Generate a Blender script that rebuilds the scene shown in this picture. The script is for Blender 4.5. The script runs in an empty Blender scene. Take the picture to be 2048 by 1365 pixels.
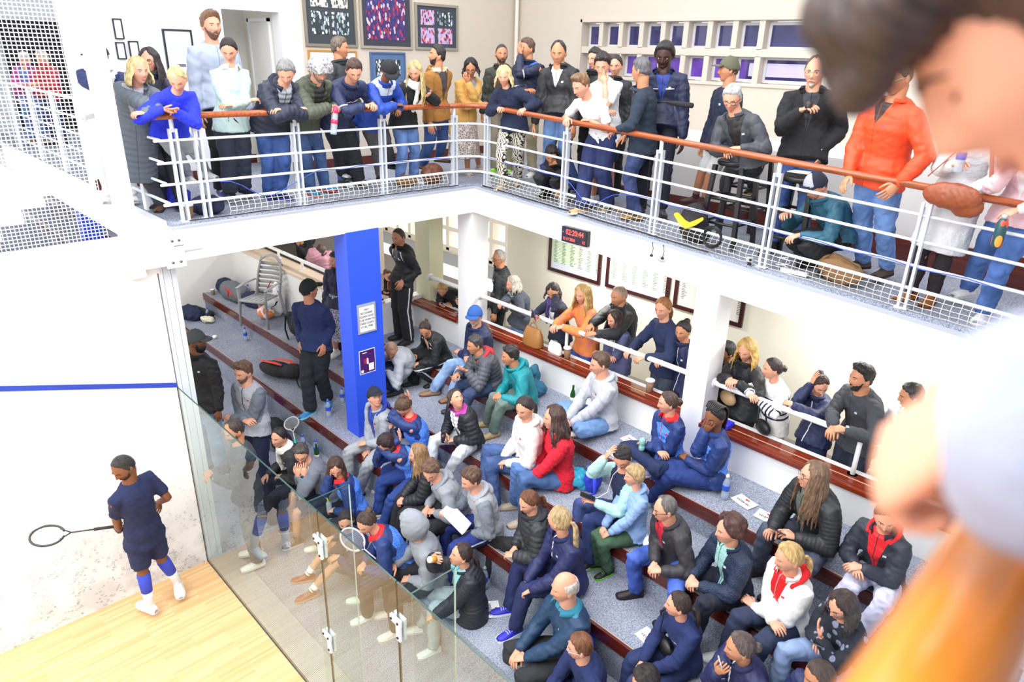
import bpy, bmesh, math, random
import numpy as np
from mathutils import Vector, Matrix
random.seed(7); np.random.seed(7)
COL=bpy.context.scene.collection
PI=math.pi
def lin(h):
    if not isinstance(h,str): return tuple(h)+(1,) if len(h)==3 else tuple(h)
    c=[int(h[i:i+2],16)/255 for i in (0,2,4)]
    return tuple((x/12.92 if x<=.04045 else ((x+.055)/1.055)**2.4) for x in c)+(1,)
def V(*a): return np.array(a,float)
def nrm(v): return v/(np.linalg.norm(v)+1e-12)
# ---------------- materials ----------------
MC={}
class NT:
    def __init__(s,name):
        s.m=bpy.data.materials.new(name); s.m.use_nodes=True; s.t=s.m.node_tree; s.N=s.t.nodes; s.L=s.t.links
        s.b=s.N['Principled BSDF']
    def n(s,typ,**k):
        x=s.N.new(typ)
        for a,b in k.items(): setattr(x,a,b)
        return x
    def put(s,node,i,v):
        if v is None: return
        if hasattr(v,'links') or isinstance(v,bpy.types.NodeSocket): s.L.new(v,node.inputs[i])
        else: node.inputs[i].default_value=v
    def math(s,op,a,b=None,c=None,clamp=False):
        x=s.n('ShaderNodeMath',operation=op,use_clamp=clamp)
        s.put(x,0,a); s.put(x,1,b); s.put(x,2,c); return x.outputs[0]
    def mix(s,f,a,b):
        x=s.n('ShaderNodeMix',data_type='RGBA'); s.put(x,0,f); s.put(x,6,a); s.put(x,7,b); return x.outputs[2]
    def attr(s,name): return s.n('ShaderNodeAttribute',attribute_name=name)
    def obj(s): return s.n('ShaderNodeTexCoord').outputs['Object']
    def noise(s,vec,scale,detail=3,rough=.5):
        x=s.n('ShaderNodeTexNoise'); s.put(x,'Vector',vec); x.inputs['Scale'].default_value=scale; x.inputs['Detail'].default_value=detail; x.inputs['Roughness'].default_value=rough; return x.outputs[0]
    def sep(s,v):
        x=s.n('ShaderNodeSeparateXYZ'); s.put(x,0,v); return x.outputs
    def scale(s,v,sc):
        x=s.n('ShaderNodeMapping'); s.put(x,0,v); x.inputs['Scale'].default_value=sc; return x.outputs[0]
    def bump(s,h,st=.3,d=.01):
        x=s.n('ShaderNodeBump'); x.inputs['Strength'].default_value=st; x.inputs['Distance'].default_value=d; s.put(x,'Height',h); s.L.new(x.outputs[0],s.b.inputs['Normal'])
    def ramp(s,f,a,b):
        x=s.n('ShaderNodeMapRange'); s.put(x,0,f); x.inputs[1].default_value=a; x.inputs[2].default_value=b; return x.outputs[0]
    def fin(s,col=None,rough=.6,metal=0,**k):
        s.put(s.b,'Base Color',col); s.put(s.b,'Roughness',rough); s.put(s.b,'Metallic',metal)
        for a,b in k.items(): s.put(s.b,a,b)
        return s.m
def mat(name,c,rough=.6,metal=0,noise=0,scale=40,bump=0,**k):
    key=(name,str(c),rough,metal,noise,scale,bump,str(k))
    if key in MC: return MC[key]
    t=NT(name); col=lin(c)
    if noise or bump:
        nz=t.noise(t.obj(),scale,4)
        if noise:
            d=tuple(x*(1-noise) for x in col[:3])+(1,); l=tuple(min(1,x*(1+noise)) for x in col[:3])+(1,)
            col=t.mix(nz,d,l)
        if bump: t.bump(nz,bump,.01)
    MC[key]=t.fin(col,rough,metal,**k); return MC[key]
def cloth(c,kind='plain',**o):
    key=('cloth',c,kind,str(sorted(o.items())))
    if key in MC: return MC[key]
    t=NT('cloth_'+kind); ob=t.obj(); base=lin(c)
    big=t.noise(ob,7,3); fine=t.noise(ob,260,2)
    f=t.math('MULTIPLY',t.math('ADD',big,fine),.5)
    a=tuple(x*.82 for x in base[:3])+(1,); b=tuple(min(1,x*1.16+.004) for x in base[:3])+(1,)
    col=t.mix(f,a,b); h=fine; st=.25; rough=.85
    if kind=='denim':
        w=t.ramp(t.noise(ob,5,2),.35,.7); col=t.mix(w,a,tuple(min(1,x*1.6+.03) for x in base[:3])+(1,))
    if kind=='zebra':
        w=t.n('ShaderNodeTexWave'); t.put(w,'Vector',t.scale(ob,(7,7,20))); w.inputs['Scale'].default_value=1.6; w.inputs['Distortion'].default_value=9; w.inputs['Detail'].default_value=1.5
        col=t.mix(t.math('GREATER_THAN',w.outputs[1],.68),col,lin('1c1a18'))
    if o.get('pat'):
        v=t.n('ShaderNodeTexVoronoi',feature='DISTANCE_TO_EDGE'); t.put(v,'Vector',ob); v.inputs['Scale'].default_value=38
        col=t.mix(t.math('LESS_THAN',v.outputs[0],.12),col,lin(o['pat']))
    if o.get('side'):
        x=t.sep(t.attr('tc').outputs['Vector'])
        m=t.math('LESS_THAN',t.math('ABSOLUTE',x[1]),.009)
        m=t.math('MULTIPLY',m,t.math('GREATER_THAN',x[0],0)); col=t.mix(m,col,lin(o['side']))
    t.bump(h,st,.004)
    MC[key]=t.fin(col,rough); return MC[key]
def top_mat(sp,Hn):
    t=NT('garment'); ob=t.obj(); kind=sp['kind']; base=lin(sp['c'])
    x,h,f=t.sep(t.attr('tc').outputs['Vector'])[:3]; arm=t.attr('arm').outputs['Fac']
    isarm=t.math('GREATER_THAN',arm,.001); istor=t.math('SUBTRACT',1,isarm)
    front=t.math('MULTIPLY',t.math('GREATER_THAN',f,0),istor); ax=t.math('ABSOLUTE',x)
    big=t.noise(ob,8,3); fine=t.noise(ob,300 if kind!='sweater' else 160,2)
    ff=t.math('MULTIPLY',t.math('ADD',big,fine),.5)
    sh=lambda c,a,b:(tuple(min(1,v*a+ (0.003 if a>1 else 0)) for v in c[:3])+(1,))
    mk=lambda c:t.mix(ff,sh(lin(c),.84,0),sh(lin(c),1.14,0))
    col=mk(sp['c'])
    from_top=t.math('SUBTRACT',Hn,h)
    if sp.get('pat'):
        if kind=='track':
            v=t.n('ShaderNodeTexVoronoi',feature='DISTANCE_TO_EDGE'); t.put(v,'Vector',ob); v.inputs['Scale'].default_value=55
            pc=t.mix(t.math('LESS_THAN',v.outputs[0],.10),lin(sp['pat']),tuple(min(1,q*1.7+.05) for q in lin(sp['pat'])[:3])+(1,))
            m=t.math('MULTIPLY',istor,t.math('GREATER_THAN',from_top,t.math('MULTIPLY_ADD',ax,.5,.06)))
            m=t.math('MULTIPLY',m,t.math('LESS_THAN',ax,.155))
            col=t.mix(m,col,pc)
        else:
            v=t.n('ShaderNodeTexVoronoi'); t.put(v,'Vector',ob); v.inputs['Scale'].default_value=14
            col=t.mix(t.math('LESS_THAN',v.outputs[0],.35),col,lin(sp['pat']))
    if sp.get('arm'): col=t.mix(isarm,col,mk(sp['arm']))
    if sp.get('yoke'): col=t.mix(t.math('MULTIPLY',t.math('LESS_THAN',from_top,.11),istor),col,mk(sp['yoke']))
    if sp.get('bands'):
        s1=t.math('GREATER_THAN',t.math('SINE',t.math('MULTIPLY',h,2*PI/.042)),.35)
        s1=t.math('MULTIPLY',s1,t.math('MULTIPLY',istor,t.math('MULTIPLY',t.math('GREATER_THAN',h,.08),t.math('LESS_THAN',h,.34))))
        s2=t.math('MULTIPLY',t.math('GREATER_THAN',t.math('SINE',t.math('MULTIPLY',arm,2*PI/.042)),.35),t.math('MULTIPLY',isarm,t.math('GREATER_THAN',arm,.2)))
        col=t.mix(t.math('MAXIMUM',s1,s2),col,lin(sp['bands']))
    if sp.get('stripe'):
        m=t.math('LESS_THAN',t.math('ABSOLUTE',t.math('SUBTRACT',from_top,.17)),.006)
        m=t.math('MAXIMUM',t.math('MULTIPLY',m,istor),t.math('LESS_THAN',t.math('ABSOLUTE',t.math('SUBTRACT',arm,.24)),.006))
        col=t.mix(m,col,lin(sp['stripe']))
    if sp.get('flash'):
        m=t.math('LESS_THAN',t.math('ABSOLUTE',t.math('SUBTRACT',ax,t.math('MULTIPLY_ADD',from_top,.35,.075))),.014)
        m=t.math('MULTIPLY',m,t.math('MULTIPLY',front,t.math('MULTIPLY',t.math('LESS_THAN',from_top,.19),t.math('GREATER_THAN',from_top,.05))))
        b=t.math('MULTIPLY',t.math('LESS_THAN',t.math('ABSOLUTE',t.math('SUBTRACT',ax,.055)),.012),t.math('MULTIPLY',front,t.math('LESS_THAN',t.math('ABSOLUTE',t.math('SUBTRACT',from_top,.15)),.012)))
        col=t.mix(t.math('MAXIMUM',m,b),col,lin(sp['flash']))
    if sp.get('inner'):
        Lv=sp.get('vn',.4)*.9
        w=t.math('MULTIPLY',t.math('SUBTRACT',1,t.math('DIVIDE',from_top,Lv)),.085)
        col=t.mix(t.math('MULTIPLY',front,t.math('LESS_THAN',ax,w)),col,mk(sp['inner']))
    if sp.get('collar') and not sp.get('nocol'):
        col=t.mix(t.math('MULTIPLY',istor,t.math('LESS_THAN',from_top,.015)),col,lin(sp['collar']))
    zc=sp.get('zip')
    if zc or kind in('jacket','puffer','hoodie','track2','coat'):
        m=t.math('MULTIPLY',front,t.math('LESS_THAN',ax,.006 if zc else .003))
        col=t.mix(m,col,lin(zc) if zc else sh(base,.45,0))
    if sp.get('logo'):
        m=t.math('LESS_THAN',t.math('ABSOLUTE',t.math('SUBTRACT',x,-.06)),.032)
        m=t.math('MULTIPLY',m,t.math('MULTIPLY',front,t.math('LESS_THAN',t.math('ABSOLUTE',t.math('SUBTRACT',from_top,.20)),.016)))
        v=t.n('ShaderNodeTexVoronoi',feature='DISTANCE_TO_EDGE'); t.put(v,'Vector',ob); v.inputs['Scale'].default_value=45
        col=t.mix(t.math('MULTIPLY',m,t.math('LESS_THAN',v.outputs[0],.16)),col,lin(sp['logo']))
    elif kind in('track','hoodie','jacket','track2'):
        m=t.math('MULTIPLY',t.math('LESS_THAN',t.math('ABSOLUTE',t.math('SUBTRACT',x,-.075)),.012),t.math('MULTIPLY',front,t.math('LESS_THAN',t.math('ABSOLUTE',t.math('SUBTRACT',from_top,.16)),.010)))
        col=t.mix(m,col,lin('c8324a') if sum(base[:3])>.35 or kind=='track' else lin('cfd2d8'))
    if sp.get('knit') or sp.get('fluffy'):
        n2=t.noise(ob,90 if sp.get('fluffy') else 55,3); t.bump(n2,.9 if sp.get('fluffy') else .6,.012)
    else: t.bump(fine,.2,.004)
    r=.55 if kind=='puffer' else (.6 if kind in('jacket','track2','track') else .9)
    return t.fin(col,r)
SK={'a':'dba186','b':'c48a68','c':'83553b','d':'432a22'}
def skin_mat(c):
    key=('skin',c)
    if key in MC: return MC[key]
    t=NT('skin'); ob=t.obj(); b=lin(SK[c]); n1=t.noise(ob,18,3); 
    col=t.mix(n1,tuple(x*.86 for x in b[:3])+(1,),(min(1,b[0]*1.1),b[1]*1.03,b[2]*1.02,1))
    MC[key]=t.fin(col,.48,**{'Specular IOR Level':.35}); return MC[key]
def hair_mat(c,fur=0):
    key=('hair',c,fur)
    if key in MC: return MC[key]
    t=NT('hair'); ob=t.obj(); b=lin(c)
    n1=t.noise(ob,60,3,.6) if fur else t.noise(t.attr('hv').outputs['Vector'],150,3,.65); n2=t.noise(ob,16,2)
    f=t.math('MULTIPLY_ADD',n1,.75,t.math('MULTIPLY',n2,.3)); 
    lo=.30 if not fur else .10
    col=t.mix(t.ramp(f,.36,.66),tuple(x*lo for x in b[:3])+(1,),tuple(min(1,x*1.4+.01) for x in b[:3])+(1,))
    t.bump(n1,.8,.008); MC[key]=t.fin(col,.42); return MC[key]
# ---------------- mesh helpers ----------------
class MB:
    def __init__(s): s.v=[];s.f=[];s.mi=[];s.n=0
    def add(s,vs,fs,mi=0):
        vs=np.asarray(vs,float).reshape(-1,3); s.v.append(vs); s.f+= [tuple(i+s.n for i in f) for f in fs]; s.mi+=[mi]*len(fs); s.n+=len(vs); return s
    def box(s,a,b,mi=0):
        x0,y0,z0=a;x1,y1,z1=b
        v=[(x0,y0,z0),(x1,y0,z0),(x1,y1,z0),(x0,y1,z0),(x0,y0,z1),(x1,y0,z1),(x1,y1,z1),(x0,y1,z1)]
        return s.add(v,[(0,3,2,1),(4,5,6,7),(0,1,5,4),(1,2,6,5),(2,3,7,6),(3,0,4,7)],mi)
    def hexa(s,v,mi=0):
        return s.add(v,[(0,3,2,1),(4,5,6,7),(0,1,5,4),(1,2,6,5),(2,3,7,6),(3,0,4,7)],mi)
    def loft(s,secs,n=12,mi=0,cap=True,power=1.0):
        # secs: (center, A vec (lateral radius vec), B vec)
        th=np.arange(n)*2*PI/n; c=np.cos(th); q=np.sin(th)
        if power!=1: c=np.sign(c)*abs(c)**power; q=np.sign(q)*abs(q)**power
        R=[np.asarray(C)[None]+c[:,None]*np.asarray(A)[None]+q[:,None]*np.asarray(B)[None] for C,A,B in secs]
        m=len(R); fs=[]
        for i in range(m-1):
            for j in range(n):
                k=(j+1)%n; fs.append((i*n+j,i*n+k,(i+1)*n+k,(i+1)*n+j))
        vs=np.concatenate(R)
        if cap:
            vs=np.concatenate([vs,[secs[0][0]],[secs[-1][0]]]); a=m*n
            for j in range(n):
                k=(j+1)%n; fs.append((a,k,j)); fs.append((a+1,(m-1)*n+j,(m-1)*n+k))
        return s.add(vs,fs,mi)
    def tube(s,pts,rad,n=8,mi=0,flat=1.0,up=None):
        pts=[np.asarray(p,float) for p in pts]; m=len(pts)
        if not hasattr(rad,'__len__'): rad=[rad]*m
        secs=[]; u=None
        for i in range(m):
            d=nrm(pts[min(i+1,m-1)]-pts[max(i-1,0)])
            if u is None:
                r=np.asarray(up,float) if up is not None else (V(0,0,1) if abs(d[2])<.9 else V(1,0,0))
                u=nrm(r-(r@d)*d)
            else: u=nrm(u-(u@d)*d)
            w=np.cross(d,u)
            if i==0: secs.append((pts[0]-d*rad[0]*.35,w*rad[0]*.6,u*rad[0]*.6*flat))
            secs.append((pts[i],w*rad[i],u*rad[i]*flat))
            if i==m-1: secs.append((pts[i]+d*rad[i]*.35,w*rad[i]*.6,u*rad[i]*.6*flat))
        return s.loft(secs,n,mi)
    def cyl(s,a,b,r,n=16,mi=0,r2=None):
        a=np.asarray(a,float);b=np.asarray(b,float); d=nrm(b-a); r0=V(0,0,1) if abs(d[2])<.9 else V(1,0,0); u=nrm(r0-(r0@d)*d); w=np.cross(d,u); r2=r if r2 is None else r2
        return s.loft([(a,w*r,u*r),(b,w*r2,u*r2)],n,mi)
    def lathe(s,c,prof,n=16,mi=0,ax=None):
        c=np.asarray(c,float); d=V(0,0,1) if ax is None else nrm(np.asarray(ax,float)); r0=V(1,0,0) if abs(d[0])<.9 else V(0,1,0); u=nrm(r0-(r0@d)*d); w=np.cross(d,u)
        return s.loft([(c+d*z,w*r,u*r) for r,z in prof],n,mi)
    def ell(s,c,rx,ry,rz,nu=14,nv=10,mi=0,R=None):
        secs=[]; R=np.eye(3) if R is None else R
        for i in range(nv+1):
            t=PI*(i/nv)*.98+.01*PI; secs.append((np.asarray(c)+R@V(0,0,-math.cos(t)*rz),R@V(rx*math.sin(t),0,0),R@V(0,ry*math.sin(t),0)))
        return s.loft(secs,nu,mi)
    def arr(s): return np.concatenate(s.v) if s.v else np.zeros((0,3))
    def mesh(s,name,org=None):
        me=bpy.data.meshes.new(name); v=s.arr()
        if org is not None: v=v-np.asarray(org)
        me.from_pydata(v.tolist(),[],s.f); me.polygons.foreach_set('material_index',s.mi); return me
def link(name,me,mats,parent=None,smooth=True,loc=None,props=None):
    o=bpy.data.objects.new(name,me); COL.objects.link(o)
    for m in (mats if isinstance(mats,(list,tuple)) else [mats]): me.materials.append(m)
    if smooth and len(me.polygons): me.polygons.foreach_set('use_smooth',[True]*len(me.polygons))
    if parent is not None: o.parent=parent
    if loc is not None: o.location=loc
    if props:
        for k,v in props.items(): o[k]=v
    me.update(); return o
def part(name,mb,mats,parent=None,smooth=True,props=None,bev=0):
    """mb in world coordinates; origin follows parent root (or centroid)"""
    if parent is not None:
        org=V(*W0(parent)); o=link(name,mb.mesh(name,org),mats,parent,smooth,props=props)
    else:
        v=mb.arr(); org=V((v[:,0].min()+v[:,0].max())/2,(v[:,1].min()+v[:,1].max())/2,v[:,2].min())
        o=link(name,mb.mesh(name,org),mats,None,smooth,loc=org,props=props)
    if not smooth and bev:
        b=o.modifiers.new('bevel','BEVEL'); b.width=bev; b.segments=2
    elif smooth and bev:
        pass
    return o
def W0(o):
    l=V(*o.location); p=o.parent
    while p is not None: l=l+V(*p.location); p=p.parent
    return l
def thing(name,label,cat,loc,group=None):
    o=bpy.data.objects.new(name,None); COL.objects.link(o); o.location=loc; o.empty_display_size=.1
    o['label']=label;o['category']=cat
    if group:o['group']=group
    return o
def P(label,cat,group=None):
    d=dict(label=label,category=cat)
    if group:d['group']=group
    return d
ST=dict(kind='structure'); FGH=(-.5,-.6,.6)
def voxel(mb,size,smooth=3,name='m'):
    me=mb.mesh(name); o=bpy.data.objects.new('tmp',me); COL.objects.link(o)
    r=o.modifiers.new('r','REMESH'); r.mode='VOXEL'; r.voxel_size=size; r.use_smooth_shade=True
    if smooth:
        q=o.modifiers.new('s','SMOOTH'); q.iterations=smooth; q.factor=.5
    dg=bpy.context.evaluated_depsgraph_get(); ev=o.evaluated_get(dg); out=bpy.data.meshes.new_from_object(ev,depsgraph=dg)
    bpy.data.objects.remove(o); bpy.data.meshes.remove(me); return out
def getv(me):
    a=np.empty(len(me.vertices)*3); me.vertices.foreach_get('co',a); return a.reshape(-1,3)
def setv(me,a): me.vertices.foreach_set('co',np.ascontiguousarray(a).ravel()); me.update()
def getn(me):
    a=np.empty(len(me.vertices)*3); me.vertices.foreach_get('normal',a); return a.reshape(-1,3)
def wob(p,f,seed):
    r=np.random.RandomState(seed); o=np.zeros(len(p))
    for i in range(4):
        k=r.randn(3)*f*(1+.6*i); o+=np.sin(p@k+r.rand()*6.3+1.5*np.sin(p@(r.randn(3)*f*.7)))/(1+.5*i)
    return o/2.2
def hsh(s): return sum((i+3)*ord(ch)*7 for i,ch in enumerate(s))
# ---------------- heads ----------------
NU,NVV=52,40
_t=np.linspace(-PI,PI,NU,endpoint=False); _az=_t-.42*np.sin(_t)
_pol=np.linspace(.035,PI-.035,NVV)
AZ,PO=np.meshgrid(_az,_pol)            # az 0 = face front (+y)
DX=np.sin(PO)*np.sin(AZ); DY=np.sin(PO)*np.cos(AZ); DZ=np.cos(PO)
def sm(x,a,b):
    t=np.clip((x-a)/(b-a),0,1); return t*t*(3-2*t)
def head_shape(off=0,fem=False,jaw=1.0):
    off=np.broadcast_to(off,DX.shape)
    x=DX*.076;y=DY*.096;z=DZ*.117
    lo=sm(-DZ,.05,.95)
    x=x*(1-.30*lo*(1.08 if fem else .92)*jaw)
    y=np.where(DY>0,y*(.94-.02*lo),y*(1-.38*sm(-DZ,.2,.9)))
    y=y+.014*sm(-DZ,.45,.95)*sm(DY,-.2,.5)
    fr=sm(DY,.15,.5)
    g=lambda cx,cz,sx,sz:np.exp(-((np.abs(x)-cx)/sx)**2-((z-cz)/sz)**2)
    nr=np.exp(-(x/(.0105+.004*sm(-z,.01,.035)))**2)*np.where(z>-.036,np.clip((.026-z)/.062,0,1)**1.2,np.clip(1-(-.036-z)/.010,0,1))
    y=y+fr*(.0245*nr-.0075*g(.031,.002,.015,.011)+.0045*g(.028,.024,.022,.007)+.0055*g(0,-.060,.021,.0045)+.0045*g(0,-.073,.018,.005)-.002*g(0,-.0665,.022,.003)+.008*g(0,-.098,.019,.014)+.003*g(.045,-.025,.018,.018))
    d=np.stack([DX,DY,DZ],-1); 
    return np.stack([x,y,z],-1)+d*off[...,None]
def grid_faces(mask=None,flip=False):
    fs=[]
    for i in range(NVV-1):
        for j in range(NU):
            k=(j+1)%NU
            if mask is not None and not (mask[i,j] or mask[i+1,j] or mask[i,k] or mask[i+1,k]): continue
            fs.append((i*NU+j,(i+1)*NU+j,(i+1)*NU+k,i*NU+k))
    return fs
def capfaces():
    a=NU*NVV; return [(a,j,(j+1)%NU) for j in range(NU)]+[(a+1,(NVV-1)*NU+(j+1)%NU,(NVV-1)*NU+j) for j in range(NU)]
def head_frame(o):
    f=nrm(V(*o['hf'])); up=V(0,0,1); r=nrm(np.cross(f,up)); u=np.cross(r,f)
    if o.get('rl'):
        a=math.radians(o['rl']); r,u=r*math.cos(a)+u*math.sin(a),u*math.cos(a)-r*math.sin(a)
    return np.stack([r,f,u],1)
HL_={'short':[.62,.56,.44,-.02,-.28,-.45,-.5],'buzz':[.66,.6,.44,-.02,-.28,-.42,-.48],'recede':[.86,.92,.5,.0,-.28,-.42,-.48],'bald':[1.3,1.3,.9,.1,-.2,-.35,-.42],'full':[.80,.50,.22,-.15,-.35,-.6,-.65],'pulled':[.70,.60,.36,.04,-.25,-.5,-.55],'mop':[.42,.36,.25,-.1,-.3,-.5,-.55]}
def hairmask(kind): 
    a=HL_[kind]; return np.interp(np.abs(AZ),[0,.55,1.05,1.38,1.7,2.4,PI],a)
def build_hair(o,R,H,s,root,up_world=V(0,0,1)):
    st,c=o['ap'].get('hair',('short','333333')); fem=o['sex']=='f'
    if st=='hoodup': return
    cap='cap' in o['ap']
    T=dict(short=('short',.017,.0055,85),buzz=('buzz',.004,0.0005,90),recede=('recede',.011,.004,85),bald=('bald',.008,.002,60),curls=('short',.018,.006,90),afro=('short',.020,.003,120),messy=('short',.025,.010,70),mop=('mop',.019,.006,65),quiff=('short',.018,.007,70),curly=('full',.034,.011,75),fur=('short',.045,.012,110)).get(st,('pulled',.009,.002,60) if st.startswith('pony') or st.startswith('bun') or st=='braids' else ('full',.017,.003,60))
    thr=hairmask(T[0]); thr=thr+wob(head_shape(0).reshape(-1,3),75,hsh(o['id'])%91).reshape(DX.shape)*(.05 if st!='bald' else .02); w=sm(DZ-thr,-.02,.16 if T[0]!='full' else .34)
    if st=='bald': w=w*(1-sm(DZ,.45,.6))
    if st=='fur': thr=np.interp(np.abs(AZ),[0,1,1.6,PI],[.30,.1,-.2,-.3]); w=sm(DZ-thr,-.05,.08)
    th=T[1]*np.ones_like(DX)
    if st not in('buzz','bald','fur'): th=th*(1+.35*sm(-DY,.1,.9)*sm(DZ,-.3,.4))
    if st=='quiff': th=th*(1+1.3*sm(DY,-.2,.6)*sm(DZ,.5,.8))
    if st in('short','quiff','recede','messy'): th=th*(.35+.65*sm(DZ,.0,.65))
    if cap: th=th*.6
    p=head_shape(0,fem); d=np.stack([DX,DY,DZ],-1)
    nz=wob((p*1.0).reshape(-1,3),T[3],hsh(o['id'])%97).reshape(DX.shape)
    off=-.006+w*(th+.006)+w*nz*T[2]
    if fem and st not in('curly','afro'): off=off-.009*np.exp(-((DX*.076-.010)/.007)**2)*sm(DZ,.35,.6)*w*(1 if T[0]=='full' else .5)
    if o['id']=='FG': off=off+w*.016*(1+wob((head_shape(0)).reshape(-1,3),45,8).reshape(DX.shape)*.5)
    p=head_shape(off,fem)
    pts=np.concatenate([p.reshape(-1,3),[[0,0,.117+T[1]]],[[0,0,-.1]]])
    W=lambda q:(R@(np.asarray(q).reshape(-1,3).T)*s).T+H
    mb=MB(); mb.add(W(pts),grid_faces()+capfaces())
    S=lambda q:W(q)[0]
    if o['id']=='FG':
        for q,r_ in(((-.02,.085,.095),.045),((.03,.09,.085),.042),((.0,.105,.07),.034),((-.05,.07,.075),.04),((.055,.07,.07),.036),((-.01,.12,.05),.024),((-.035,.105,.05),.022)): mb.ell(S(q),r_,r_,r_,12,9)
    sd=random.Random(hsh(o['id'])%1000); extra=(o['id']=='FG')
    def lock(az,z0,L,r0,fl=.55,out=.0,frontpull=0,wv=0):
        a=az; e=V(math.sin(a)*.083,math.cos(a)*.103,z0); p0=S(e)
        outd=nrm(R@V(math.sin(a),math.cos(a),0)); outd=nrm(outd*V(1,1,.15))
        pts=[S(V(math.sin(a)*.05,math.cos(a)*.06-.01,.105)),S(V(math.sin(a)*.082,math.cos(a)*.09,.06)),p0]
        n=6
        for i in range(1,n+1):
            q=i/n
            pts.append(p0-V(0,0,L*q)*1.0+outd*(out*math.sin(q*PI*.6)+.012*math.sin(q*2.5))+nrm(R@V(0,1,0)*V(1,1,0))*frontpull*q+V(sd.uniform(-1,1),sd.uniform(-1,1),0)*(.006+wv*q))
        rr=[r0*.5,r0*.85,r0]+[r0*(1.05-.75*(i/n)**2) for i in range(1,n+1)]
        mb.tube(pts,rr,8,flat=fl,up=outd)
    if st in('long','verylong','bob','bob_short','longbob','wavy'):
        extra=True
        L={'long':.27,'verylong':.40,'bob':.135,'bob_short':.11,'longbob':.19,'wavy':.27}[st]*s
        for i in range(15):
            a=math.radians(72+i*(216/14)); 
            lock(a,.0,L*sd.uniform(.9,1.04),.022*s,.6,.02 if st!='wavy' else .04,wv=.0 if st not in('wavy',) else .018)
        if st in('verylong','long'):
            for a in(66,82,-66,-82): lock(math.radians(a),-.01,L*.95,.019*s,.6,.015,.03)
    if st=='ponyloose':
        extra=True
        for i in range(9):
            a=math.radians(100+i*20); lock(a,-.01,.10*s,.02*s,.6,.01)
    if st.startswith('pony'):
        extra=True
        L={'pony':.24,'pony_low':.16,'ponylong':.36,'ponyloose':.12}[st]*s; z0=.05 if st=='pony' else (.015 if st=='ponylong' else -.03)
        b=S(V(0,-.095,z0)); bk=nrm(-(R@V(0,1,0))*V(1,1,.4))
        pts=[b,b+bk*.035+V(0,0,.004),b+bk*.06-V(0,0,.03)]+[b+bk*(.06+.02*math.sin(q*2))-V(0,0,.03+L*q) for q in(.25,.5,.75,1)]
        mb.tube(pts,[.014*s,.018*s,.027*s,.031*s,.028*s,.02*s,.008*s],10,flat=.75)
    if st in('bun','bun_low'):
        extra=True; c0=V(0,-.085,.085) if st=='bun' else V(0,-.118,-.005)
        mb.ell(S(c0),.036*s,.034*s,.033*s,14,10)
        for i in range(7): 
            a=sd.uniform(0,6.3); e=S(c0+V(math.cos(a)*.025,-.005,math.sin(a)*.025)); mb.ell(e,.014*s,.014*s,.013*s,8,6)
    if st=='braids':
        extra=False
        b2=MB()
        for i in range(9):
            x=(i-4)*.012
            pts=[S(V(x*1.2,.06-.3*abs(x),.105)),S(V(x*1.5,.0,.128)),S(V(x*1.4,-.06,.11)),S(V(x*1.2,-.10,.06)),S(V(x,-.11,.0))]
            pts+= [pts[-1]+nrm(-(R@V(0,1,0))*V(1,1,0))*.02*q-V(0,0,.38*q)+V(x*.8*q,0,0) for q in(.3,.6,1)]
            b2.tube(pts,[.006*s,.0075*s,.0075*s,.008*s,.008*s,.008*s,.007*s,.005*s],6)
        mb2=b2; part('braid_locks',mb2,hair_mat(c),root)
    def hattr(me,wv):
        q=((wv-H)@R)/s; az=np.arctan2(q[:,0],q[:,1]); a=np.stack([np.cos(az)*.1,np.sin(az)*.1,q[:,2]*.12],1)
        A=me.attributes.new('hv','FLOAT_VECTOR','POINT'); A.data.foreach_set('vector',a.ravel())
    if extra:
        me=voxel(mb,.0075,1,'hair'); v=getv(me); n=getn(me)
        q=((v-H)@R)/s; az=np.arctan2(q[:,0],q[:,1]); rid=np.sin(az*23+np.sin(q[:,2]*25)*.8)*.5+np.sin(az*41+2)*.5
        v2=v+n*(rid*.0028+wob(v,60,3)*.002)[:,None]; hattr(me,v); setv(me,v2-W0(root)); ob=link('hair',me,hair_mat(c),root)
    else: ob=part('hair',mb,hair_mat(c,1 if st=='fur' else 0),root); hattr(ob.data,getv(ob.data)+W0(root))
    if st=='fur': ob.name='fur_hat'
    return ob
def shell(o,R,H,s,name,root,mask,off,m,noise=0,thick=True):
    fem=o['sex']=='f'; p=head_shape(np.where(mask,off,-.008),fem)
    if noise: p=p+np.stack([DX,DY,DZ],-1)*(wob(p.reshape(-1,3),90,5).reshape(DX.shape)*noise*mask)[...,None]
    q=(R@p.reshape(-1,3).T*s).T+H; mb=MB(); mb.add(q,grid_faces(mask)); 
    return part(name,mb,m,root)
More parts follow.
